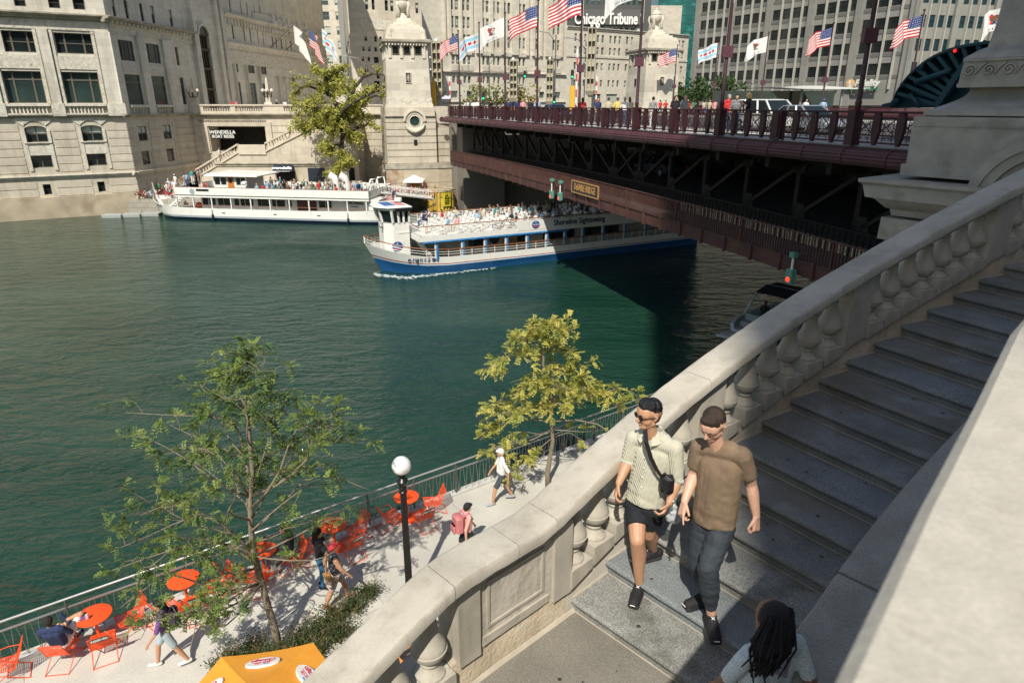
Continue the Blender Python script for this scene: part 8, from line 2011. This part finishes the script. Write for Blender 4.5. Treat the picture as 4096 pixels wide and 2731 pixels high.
# ================= city beyond =================
def block(name, label, x, y, az, L_, depth, ztop, m, rects=None, kinds='s', gl=None, fr=None, dp=.3, zbase=9.5, maxn=100):
    F = Frame(x, y, az); t = empty(name, (x, y, 0), F.r, label, 'building'); rects = rects or []
    wall(F, t, 0, L_, zbase, ztop, rects, m, dp, depth); windows(t, rects, kinds, gl, fr, dp, maxn); return t, F
def grid(u0, du, nu, w, z0, dz, nz, h, skip=None): return [(u0+i*du, u0+i*du+w, z0+j*dz, z0+j*dz+h) for j in range(nz) for i in range(nu) if not (skip and skip(i, j))]
M_TRB = ashlar('gothic_limestone', (.66, .61, .5), 1.4, .8, .01, .8, .8, .15, .08, (.56, .5, .4), .56, .1)
M_TAN = ashlar('tan_limestone', (.6, .54, .44), 1.6, .9, .01, .85, .8, .12, .08, (.43, .38, .3), .55, .08)
M_SPN = mat('dark_spandrel', (.09, .09, .085), .6); M_CON = ashlar('grey_concrete', (.27, .265, .235), 2.75, 3.9, .012, .8, .8, .1, .06)
def city():
    # office block with concrete grid, right
    F = Frame(46, 180, 151); t = empty('office_building', (46, 180, 0), F.r, 'grey concrete office block with rows of dark windows and white company signs at the right', 'building')
    zb = F.uz(2765, 329)[1]; pit = 3.95; n = 9; U = 55.0
    R = []
    for j in range(n):
        for b in range(5):
            for k in range(4): u = b*11+.75+k*2.6; R.append((u+.12, u+2.48, zb+j*pit, zb+j*pit+2.05))
    wall(F, t, 0, U, zb-5.5, zb+n*pit+2, R, M_CON, .2, 25); windows(t, R, ['', '', 's'], M_GLS, M_DRK, .2, 70)
    for b in range(6): MB().box(b*11-.75, b*11+.7, -.5, .02, 9.5, zb+n*pit+2).build('column', M_CON, t)
    for b in range(5):
        for k in range(1, 4): u = b*11+.75+k*2.6; MB().box(u-.14, u+.14, -.4, .02, zb-2.6, zb+n*pit+2).build('mullion_fin', mat('pale_fin', (.42, .41, .36), .7), t)
    mb = MB()
    for j in range(n): mb.box(0, U, -.06, .02, zb+j*pit-.75, zb+j*pit-.1)
    mb.build('dark_spandrels', mat('grey_spandrel', (.14, .14, .125), .7), t)
    MB().box(0, U, .3, .5, 9.5, zb-5.4).build('lobby_glass', M_GLG, t)
    F2 = Frame(*F.w(U)[:2], 78); s = empty('side_front', F.w(U)[:], 0); s.parent = t; s.matrix_world = Matrix.Translation(F.w(U)) @ Matrix.Rotation(F2.r, 4, 'Z'); s.matrix_parent_inverse = Matrix.Identity(4)
    s.location = (U, 0, 0); s.rotation_euler = (0, 0, F2.r-F.r)
    R = []
    for j in range(n):
        for b in range(4):
            for k in range(4): u = b*8.5+.9+k*1.95; R.append((u, u+1.55, zb+j*pit, zb+j*pit+2.05))
    wall(F2, s, 0, 34, 9.5, zb+n*pit+2, R, M_CON, .2, 20); windows(s, R, ['', 's'], mat('teal_window', (.01, .035, .045), .08), M_DRK, .2, 30)
    for b in range(5): MB().box(b*8.5-.5, b*8.5+.7, -.6, .02, 9.5, zb+n*pit+2).build('column', M_CON, s)
    for b in range(4):
        for k in range(1, 4): u = b*8.5+.7+k*1.95; MB().box(u-.1, u+.1, -.5, .02, zb-2.6, zb+n*pit+2).build('mullion_fin', mat('pale_fin', (.42, .41, .36), .7), s)
    # signs
    for fr_, par, px, lb in ((F, t, 3425, 'a'), (F2, s, 3618, 'b')):
        u, z = fr_.uz(px-25, 338); 
        g = empty('company_sign', fr_.w(u, -.9, z)[:], fr_.r, 'white lettered Fidelity sign with a golden sunburst %s' % ('left of the dark flagpole' if lb == 'a' else 'beside the teal steel segment'), 'sign')
        MB().box(-.2, 6.6, 0, .08, -1.15, -.55).build('green_strip', mat('sign_green', (.02, .2, .1), .5), g)
        mb = MB(); mb.loft([[(.75+r*cos(2*pi*k/20), y, .0+r*sin(2*pi*k/20)) for k in range(20)] for r, y in ((.9, 0), (.9, -.15))], True, True); mb.build('sun_disc', mat('sun_gold', (.8, .45, .12), .5), g)
        mb = MB(); [mb.bar((.75+.15*cos(k*pi/6), -.18, .15*sin(k*pi/6)), (.75+.75*cos(k*pi/6), -.18, .75*sin(k*pi/6)), .07) for k in range(12)]; mb.box(.6, .9, -.2, -.15, -.9, .1); mb.build('sun_rays', M_WHT, g)
        text('lettering', 'Fidelity', 1.75, M_WHT, g, (1.75, -.1, .1), (pi/2, 0, 0), .05, .05, 'LEFT', shear=.15); text('lettering', 'INVESTMENTS', .5, M_WHT, g, (2.0, -.02, -.85), (pi/2, 0, 0), .03, .01, 'LEFT')
    # thin white entrance canopy
    a, b = at(2780, 372, 13.5), at(3452, 385, 13.4); c = Frame(22+14, 112, 97); p0, p1 = aty(2782, 366, 118), aty(3455, 388, 98)
    d = empty('entrance_canopy', p0[:], 0, 'long thin white curved canopy in front of the concrete office block', 'canopy'); mb = MB(); n_ = 16; rows = []
    for i in range(n_+1):
        f = i/n_; q = (p1-p0)*f; h = .75*sin(pi*min(1, (1-f)*1.6+.2))*(1-f**3)+.05; rows.append([(q.x, q.y-2.5*(1-f*f), .35*sin(pi*f)-h*.5), (q.x, q.y-2.6*(1-f*f), .35*sin(pi*f)+h*.5), (q.x, q.y+3, .35*sin(pi*f)+h*.5), (q.x, q.y+3, .35*sin(pi*f)-h*.5)])
    mb.loft(rows, True, True); mb.build('roof', M_WHT, d, 40)
    for f in (.12, .4, .68, .9): q = (p1-p0)*f; MB().box(q.x-.15, q.x+.15, q.y+.5, q.y+.8, 9-p0.z, 0).build('post', M_ALU, d)
    MB().box(0, (p1-p0).x, (p1-p0).y+9, (p1-p0).y+9.3, 9-p0.z, -.1).build('glass_wall', M_GLG, d)
    # gothic tower with piers and its lower wing
    x0 = aty(1690, 415, 170); F = Frame(x0.x, 170, 57); t = empty('gothic_tower', (x0.x, 170, 0), F.r, 'pale gothic limestone tower with tall piers and narrow dark windows behind the bridge', 'building'); uz = F.uz
    cz = (1720, 0, 2.036)
    q = lambda x, y: F.uz(cz[0]+x/cz[2], cz[1]+y/cz[2])
    U1 = q(1115, 200)[0]; R = []; cols = []
    for a, b in ((168, 195), (205, 235), (262, 288), (300, 325), (423, 443), (456, 480), (512, 530), (546, 567), (600, 620), (632, 655), (722, 742), (756, 776), (858, 885), (1003, 1022), (1038, 1058)): cols.append((q(a, 200)[0], q(b, 200)[0]))
    pit = 3.9; zq = q(300, 375)[1]
    for j in range(6):
        for a, b in cols: R.append((a, b, zq+j*pit, zq+j*pit+2.5))
    zg = q(440, 530)[1]
    for a, b in cols: R.append((a, b, zg, q(440, 462)[1]))
    zl_ = q(440, 680)[1]
    for a, b in cols[:-1]: R.append((a, b, zl_, q(440, 628)[1]))
    zk = q(200, 795)[1]
    for a, b in ((172, 226), (300, 340), (420, 470), (512, 560), (606, 640), (730, 775), (890, 932), (1020, 1062)): R.append((q(a, 770)[0], q(b, 770)[0], zk, q(200, 742)[1]))
    R = [r for r in R if r[1]-r[0] > .3]; wall(F, t, -1, U1, 9.5, zq+6*pit, R, M_TRB, .5, 18); windows(t, R, ['s', 'sb', 'sB'], mat('grey_green_glass', (.1, .13, .115), .15), M_SPN, .5, 95)
    mb = MB()
    for a, b in cols:
        for j in range(6): mb.box(a, b, .25, .5, zq+j*pit-1.4, zq+j*pit-.05)
    mb.build('dark_spandrels', M_SPN, t)
    zp = q(440, 440)[1]
    for u, w in [(q(x, 200)[0], q(x2, 200)[0]-q(x, 200)[0]) for x, x2 in ((110, 122), (150, 166), (244, 256), (328, 345), (370, 420), (486, 508), (572, 594), (660, 716), (780, 800), (830, 850), (895, 912), (940, 990), (1062, 1080))]: MB().box(u, u+w, -.55, .02, zp, zq+6*pit).build('pier', M_TRB, t)
    for a, b in cols:  # tracery heads and balconies
        MB().box(a-.3, b+.3, -.3, .02, q(440, 455)[1], q(440, 420)[1]).build('tracery', M_CARV, t); MB().box(a-.3, b+.3, -.6, .02, q(440, 585)[1], q(440, 538)[1]).build('balcony_carving', M_CARV, t)
    ledge(t, -1, U1, q(440, 606)[1], q(440, 590)[1], .6, M_TRIM); ledge(t, -1, U1, q(440, 842)[1], q(440, 828)[1], .4, M_TRIM)
    # lower wing
    w = empty('stone_wing', F.w(U1)[:], F.r, 'lower pale limestone office wing below the black-lettered newspaper sign', 'building'); F3 = Frame(*F.w(U1)[:2], 57)
    c3 = (2250, 0, 2.036); q3 = lambda x, y: F3.uz(c3[0]+x/c3[2], c3[1]+y/c3[2]); R = []
    C3 = [(95, 116), (135, 156), (174, 193), (240, 258), (278, 297), (316, 336), (380, 398), (416, 436), (455, 473), (515, 535), (553, 572), (610, 628), (650, 668), (700, 718), (740, 758), (905, 920), (935, 955), (970, 990)]
    zz = [(q3(400, 355)[1], q3(400, 293)[1]), (q3(400, 452)[1], q3(400, 393)[1]), (q3(400, 575)[1], q3(400, 520)[1]), (q3(400, 708)[1], q3(400, 656)[1])]
    for a, b in C3:
        for z0, z1 in zz: R.append((q3(a, 400)[0], q3(b, 400)[0], z0, z1))
    for a, b in ((218, 312), (355, 445)): R.append((q3(a, 800)[0], q3(b, 800)[0], 10.3, q3(400, 768)[1]))
    zt = q3(300, 240)[1]; Uw = q3(1030, 300)[0]; wall(F3, w, 0, Uw, 9.5, zt, R, M_TRB, .4, 20); windows(w, R, ['s', 'sb', 'sB'], mat('grey_green_glass', (.1, .13, .115), .15), M_WF2, .4, 95); ledge(w, 0, Uw, zt-.5, zt+.3, .5, M_TRIM); ledge(w, 0, Uw, q3(400, 480)[1], q3(400, 462)[1], .2, M_CARV, name='carved_panels', prof=False)
    # building behind with the newspaper sign
    p = aty(2255, 120, 235); D = Frame(p.x, 235, 88); b_, D = block('dark_building', 'dark glazed building behind the stone wing carrying a big white newspaper sign', p.x-2, 235, 88, 30, 15, p.z+40, mat('dark_facade', (.07, .075, .07), .5), grid(1, 1.9, 14, 1.3, p.z-2, 4.6, 8, 2.6), ['', 'b'], M_GLG, M_SPN, .3, 9.5, 60)
    g = empty('newspaper_sign', D.w(0, -.6, 0)[:], D.r, 'white blackletter sign reading Chicago Tribune high on the dark building', 'sign'); a, c = D.uz(2335, 70), D.uz(2540, 88)
    MB().box(a[0]-1, c[0]+1.5, .1, .4, D.uz(2400, 100)[1], D.uz(2400, 38)[1]).build('board', M_SPN, g)
    zc_ = (a[1]+c[1])/2
    text('lettering', 'Chicago Tribune', 4.6, M_WHT, g, ((a[0]+c[0])/2-1.2, -.1, zc_), (pi/2, 0, 0), .2, .12, sx=.66)
    # relief building with corner, left of the tower
    p = aty(1402, 300, 150); F = Frame(p.x, 150, 74); cB = (1280, 0, 2.036); q = lambda x, y: F.uz(cB[0]+x/cB[2], cB[1]+y/cB[2]); R = []
    for x0_, y0_, x1_, y1_ in ((365, -5, 395, 78), (418, -5, 448, 82), (525, 4, 556, 90), (570, 6, 600, 95), (630, 12, 660, 100), (775, 25, 803, 112), (360, 294, 385, 336), (441, 298, 464, 342), (482, 300, 505, 344), (342, 380, 365, 418), (390, 382, 412, 420), (442, 386, 465, 423), (489, 388, 512, 425), (339, 463, 361, 500), (386, 465, 408, 500), (438, 465, 480, 516), (363, 560, 397, 632), (457, 555, 488, 642), (359, 702, 378, 760), (440, 660, 492, 752)): a, b = q(x0_, y0_), q(x1_, y1_); R.append((a[0], b[0], b[1], a[1]))
    t = empty('relief_building', (p.x, 150, 0), F.r, 'tan limestone building with carved relief frieze left of the first bridge house', 'building'); wall(F, t, 0, q(835, 300)[0], 9.5, q(300, -40)[1]+6, R, M_TAN, .4, 20); windows(t, R, ['s', 'sb'], M_GLS, M_WF2, .4)
    a, b = q(405, 165), q(640, 250); MB().box(a[0], b[0], -.12, .02, b[1], a[1]).build('relief_frieze', M_CARV, t); a = q(358, 198); MB().lathe([(1.0, 0), (1.0, .12), (.8, .16), (0, .16)], 24).build('medallion', M_CARV, t).matrix_local = Matrix.Translation((a[0], .0, a[1])) @ Matrix.Rotation(pi/2, 4, 'X')
    S = Frame(p.x, 150, 180+(-14)); s = empty('side_front', (0, 0, 0), 0); s.parent = t; ang = radians(90-(-14))-F.r; s.rotation_euler = (0, 0, ang+0)
    S = Frame(p.x, 150, -14); R = []
    qs = lambda x, y: S.uz(cB[0]+x/cB[2], cB[1]+y/cB[2])
    for x0_, x1_, y0_, y1_ in [(x, x+9, y, y2) for xs, y, y2 in (((165, 181, 198, 215), 20, 105), ((150, 170, 184, 203, 217, 236, 250), 305, 365), ((148, 160, 177, 190, 208, 222, 242, 256), 390, 430), ((152, 165, 180, 215, 250), 475, 520)) for x in xs]:
        a, b = qs(x0_, y0_), qs(x1_, y1_); R.append((a[0], b[0], min(a[1], b[1]), max(a[1], b[1])))
    R = [(min(r[0], r[1]), max(r[0], r[1]), r[2], r[3]) for r in R]; Us = qs(118, 300)[0]
    mb = MB(); mb.box(0, Us, .0, .3, 9.5, q(300, -40)[1]+6); mb.build('side_wall', M_TAN, s)
    for r in R: MB().box(r[0], r[1], .28, .33, r[2], r[3]).build('window', M_GLS, s)
    a, b = qs(150, 195), qs(258, 270); MB().box(b[0], a[0], .28, .42, min(a[1], b[1]), max(a[1], b[1])).build('relief_frieze', M_CARV, s)
    # narrow distant tower, glass tower, slab
    p = aty(1285, 100, 250); block('distant_tower', 'distant pale tower with wide windows in the gap beside the cream building', p.x-2, 250, 90, 14, 12, 110, M_TAN, [r for j in range(16) for r in ((1.6, 5.0, 16+j*4.6, 18.6+j*4.6), (7.2, 9.6, 16+j*4.6, 18.6+j*4.6))], ['s', 'B', 'b'], M_GLG, M_WF2, .3)
    p = aty(2628, 100, 300); gm = mat('teal_curtain_wall', (.01, .1, .09), .15, var=.4, vs=.25, col2=(.03, .2, .17), c2s=.35, c2t=.5); t, F = block('glass_tower', 'teal green glass tower rising behind the second bridge house', p.x, 300, 92, 46, 25, 130, gm, None); mb = MB()
    for i in range(24): mb.box(i*1.95-.07, i*1.95+.07, -.1, .0, 9.5, 130)
    for j in range(38): mb.box(0, 46, -.08, .0, 12+j*3.1, 12.35+j*3.1)
    mb.build('curtain_frame', mat('teal_frame', (.02, .1, .09), .4), t)
    p = aty(2583, 60, 262); block('stone_slab_tower', 'plain tan stone block behind the urn of the second bridge house', p.x, 262, 88, 13, 10, p.z+3, M_TAN, None)
    for i in range(5): pass
    gr = MB().box(-70, 140, 98, 330, 8, 10.6); tag(gr.build('street_level_ground', M_ASPH), kind='structure')
city()
# ---------- street furniture on the far side ----------
def on(px, y, z): p = aty(px, 430, y); return Vector((p.x, y, z))
def street():
    def sig(px, y, h, lab, arm=0):
        t = empty('traffic_light', on(px, y, 10.6)[:], 0, lab, 'traffic light', 'traffic lights beyond the bridge'); MB().tube([(0, 0, 0), (0, 0, h+.6)], .09, 8).build('post', M_DST, t)
        if arm: MB().tube([(0, 0, h+.4), (arm, 0, h+.5)], .06, 6).build('arm', M_DST, t)
        x = arm*.95; MB().bevbox(x-.22, x+.22, -.4, -.1, h-.65, h+.5, .03).build('signal_head', mat('signal_black', (.015, .015, .015), .5), t); MB().ball((x, -.42, h-.4), .14, 8, 6).build('green_lens', mat('green_signal', (.02, .8, .35), .4, emit=1.6), t, True)
    sig(1934, 104, 2.6, 'traffic light showing green left of the third flagpole'); sig(2216, 108, 2.1, 'traffic light showing green by the fourth flagpole'); sig(2214, 120, 6.2, 'high traffic light showing green on an arm between fourth and fifth flagpoles', -5.2); sig(2285, 100, 5.4, 'traffic light head near the fifth flagpole seen edge on')
    def lampp(px, y, h, lab, s=1):
        t = empty('street_lamp', on(px, y, 10.6)[:], 0, lab, 'street lamp', 'tall street lamps beyond the bridge'); MB().tube([(0, 0, 0), (0, 0, h)], .09, 8).build('post', M_DST, t); MB().tube([(0, 0, h-1.2), (-s*1.2, 0, h+.3), (-s*3, 0, h+.6)], .06, 6).build('arm', M_DST, t); MB().bevbox(-s*3-.5, -s*3+.3, -.15, .15, h+.52, h+.68, .03).build('lamp_head', M_ALU, t)
    lampp(1478, 108, 7.6, 'tall street lamp left of the first bridge house'); lampp(2218, 118, 12, 'tall street lamp between the fourth and fifth flagpoles'); lampp(1958, 125, 9, 'tall street lamp behind the third flagpole', -1); lampp(2335, 112, 10.5, 'tall street lamp just right of the fifth flagpole')
    def frame(px, y, z0, z1, lab):
        t = empty('sign_tower', on(px, y, 10.6)[:], radians(-12), lab, 'sign tower', 'beige lattice sign towers'); m = mat('beige_steel', (.42, .38, .28), .6); a, b = z0-10.6, z1-10.6
        MB().box(-.3, .3, -.3, .3, 0, a).build('stem', m, t); MB().frus(-.5, .5, -.5, .5, a-.7, a, -.3).build('bracket', m, t); mb = MB(); mb.box(-.6, .55, .05, .25, a, b)
        for x in (-.6, -.02, .55): mb.box(x, x+.1, -.55, .06, a, b)
        for k in range(6): mb.box(-.6, .65, -.55, .06, lerp(a, b, k/5)-.06, lerp(a, b, k/5)+.06)
        mb.build('lattice', m, t)
        for k in range(3): MB().ball((-.9, -.2, lerp(a, b, (k+.8)/4)), .13, 8, 6).build('globe', M_WHT, t, True)
        MB().ball((-.1, 0, b+.3), .25, 8, 6).build('top_lamp', M_WHT, t, True)
    frame(1757, 90, 13.6, 19.2, 'beige lattice sign tower right of the first bridge house'); frame(2055, 115, 13, 18.5, 'beige lattice sign tower behind the fourth flagpole'); frame(2198, 130, 12.5, 19.5, 'beige lattice sign tower left of the fifth flagpole'); frame(2358, 112, 14, 23, 'beige lattice sign tower right of the fifth flagpole')
    for px, lb in ((1801, 'left of the first flagpole'), (2303, 'just left of the fifth flagpole'), (2383, 'right of the fifth flagpole')):
        t = empty('barrier_arm', on(px, 96, 10.9)[:], 0, 'raised red and white striped barrier arm %s' % lb, 'barrier arm', 'raised barrier arms'); mb = MB(); h = 4.6 if px != 2303 else 8
        for k in range(8): mb.mat(k % 2); mb.box(-.09, .09, -.05, .05, k*h/8, (k+1)*h/8)
        mb.build('striped_arm', [FR, M_WHT], t)
    o = MB().bevbox(-.3, .3, -.2, .2, 0, 3.4, .05).build('yellow_cabinet', mat('cabinet_yellow', (.75, .42, .03), .5), None, False, on(2288, 94, 10.9)); tag(o, 'tall yellow-orange post cabinet near the fifth flagpole', 'cabinet')
    o = MB().bevbox(-.25, .25, -.2, .2, 0, 3.0, .05).build('yellow_cabinet', mat('cabinet_yellow', (.75, .42, .03), .5), None, False, on(1737, 86, 11.6)); tag(o, 'small yellow banner post at the right foot of the first bridge house', 'cabinet')
    def btree(px, y, z0, h, w, lab, c0, c1, n=900, lean=0):
        b = on(px, y, z0); m = leafmat('leaves_%d' % px, c0, c1, .35); t = empty('broadleaf_tree', b[:], 0, lab, 'tree'); mb = MB(); mb.tube([(0, 0, 0), (0, 0, h*.4), (lean, 0, h*.7)], [.18, .13, .05], 6); L = MB(); R = random.Random(px)
        cl = [Vector((R.gauss(0, w*.3), R.gauss(0, w*.3), h*R.uniform(.35, .95))) for k in range(16)]
        for c in cl: mb.tube([(0, 0, h*.35), (c*.6)[:], c[:]], [.06, .04, .02], 4)
        mb.build('trunk', BARK, t)
        for k in range(n): c = cl[k % 16]; p = c+Vector((R.gauss(0, w*.13), R.gauss(0, w*.13), R.gauss(0, h*.07))); leaflet(L, p, rv(1).normalized(), rv(1).normalized(), .42, .32)
        L.build('crown', m, t)
    btree(2725, 100, 10.6, 5.2, 6, 'dense green tree in front of the concrete office block, left one', (.03, .07, .02), (.08, .14, .03), 1800); btree(2860, 112, 10.6, 5.5, 4.5, 'dense green tree in front of the concrete office block, right one', (.03, .07, .02), (.08, .14, .03), 1200); btree(2670, 106, 10.6, 3.4, 4, 'low green tree right of the second bridge house', (.03, .07, .02), (.08, .14, .03), 700)
    btree(1905, 118, 10.6, 4.2, 4.5, 'small yellow-green tree behind the second flagpole', (.12, .17, .03), (.3, .3, .06), 350); btree(1990, 118, 10.6, 4.6, 5, 'small yellow-green tree behind the third flagpole', (.12, .17, .03), (.28, .28, .06), 400); btree(2082, 118, 10.6, 4.6, 5, 'small yellowing tree behind the fourth flagpole', (.2, .2, .03), (.4, .3, .05), 400)
    t = empty('street_umbrella', on(1775, 97, 10.6)[:], 0, 'pale lilac umbrella at the far left end of the bridge', 'umbrella'); MB().lathe([(1.5, 2.1), (.8, 2.45), (0, 2.6)], 8).build('canopy', mat('lilac', (.6, .5, .62), .7), t); MB().tube([(0, 0, 0), (0, 0, 2.5)], .04, 6).build('pole', M_ALU, t)
street()
# flags on slanting staffs over the portico of the cream building
for i, (px, py, px2, py2, k, lb) in enumerate(((1082, 190, 1118, 135, 'state', 'white flag drooping on a slanted staff at the cream building'), (1146, 200, 1185, 155, 'us', 'American flag on a slanted staff at the cream building'), (1202, 195, 1240, 178, 'city', 'city flag with four red stars on a slanted staff at the cream building'))):
    u, z = WE.uz(px, py, -.3); u2 = u+1.0; P0 = WE.w(u, -.3, z); P1 = WE.w(u, -4.5, z+3.2)
    t = empty('flag_staff', P0[:], 0, 'slanted flag staff fixed to the cream building, %s of three' % ('left', 'middle', 'right')[i], 'flagpole', 'slanted flag staffs'); MB().tube([(0, 0, 0), (P1-P0)[:]], .09, 6).build('staff', M_DST, t)
    flag(P1, WE.r+pi/2+.5 if 0 else 2.3, k, 4.2, 90+i, lb, 1.35)
def far_tree():
    b = at(1330, 792, 1.6); b = Vector((aty(1345, 700, 82.5).x, 82.5, 1.6)); y = 82.5
    m = leafmat('riverside_leaves', (.28, .31, .055), (.62, .58, .14), .4); lf = lambda mb, p, d: [leaflet(mb, p+rv(.2), rv(1).normalized(), rv(1).normalized(), .24, .19) for _ in range(8)]
    E = [(q, (x, yy), dy, sp, dn) for q, x, yy, dy, sp, dn in ((1, 1330, 300, 0, 1.2, 1.6), (.9, 1280, 340, 1, 1.2, 1.5), (.9, 1380, 340, -1, 1.0, 1), (.7, 1230, 430, 0, 1.2, 2), (.6, 1200, 500, -1, 1.0, 1.6), (.6, 1260, 520, 1, 1.2, 2), (.7, 1310, 460, -1, 1.3, 2), (.7, 1400, 450, 0, 1.2, 2), (.8, 1450, 480, 0, 1.1, 1.8), (.6, 1340, 530, -1.5, 1.2, 2), (.5, 1420, 550, 0, .9, 1.5), (.4, 1300, 610, -1, .7, 1.2), (.35, 1360, 660, 0, .8, 1.6), (.3, 1410, 640, -1, .6, 1), (.3, 1330, 700, -1, .5, .8), (.6, 1500, 520, 0, .6, .5), (.6, 1560, 340, 0, .6, .9), (.6, 1530, 400, 0, .6, .8), (.6, 1590, 320, 0, .5, .4), (.9, 1180, 380, 0, .6, .5), (1, 1250, 270, 0, .5, .5), (.9, 1370, 280, 0, .5, .6))]
    tree('riverside_tree', 'large yellow-green tree in front of the stone stairway left of the bridge house', b, [b, P(1350, 690, y), P(1365, 610, y), P(1370, 540, y), P(1350, 470, y), P(1335, 400, y), P(1330, 340, y)], [(f, P(q[0], q[1], y, dy), sp, dn) for f, q, dy, sp, dn in E], [mat('dark_bark', (.05, .04, .03), .9), m], lf, .3, sprays=9, comp=10, trunk_r=(.42, .1), twigr=.035)
far_tree()
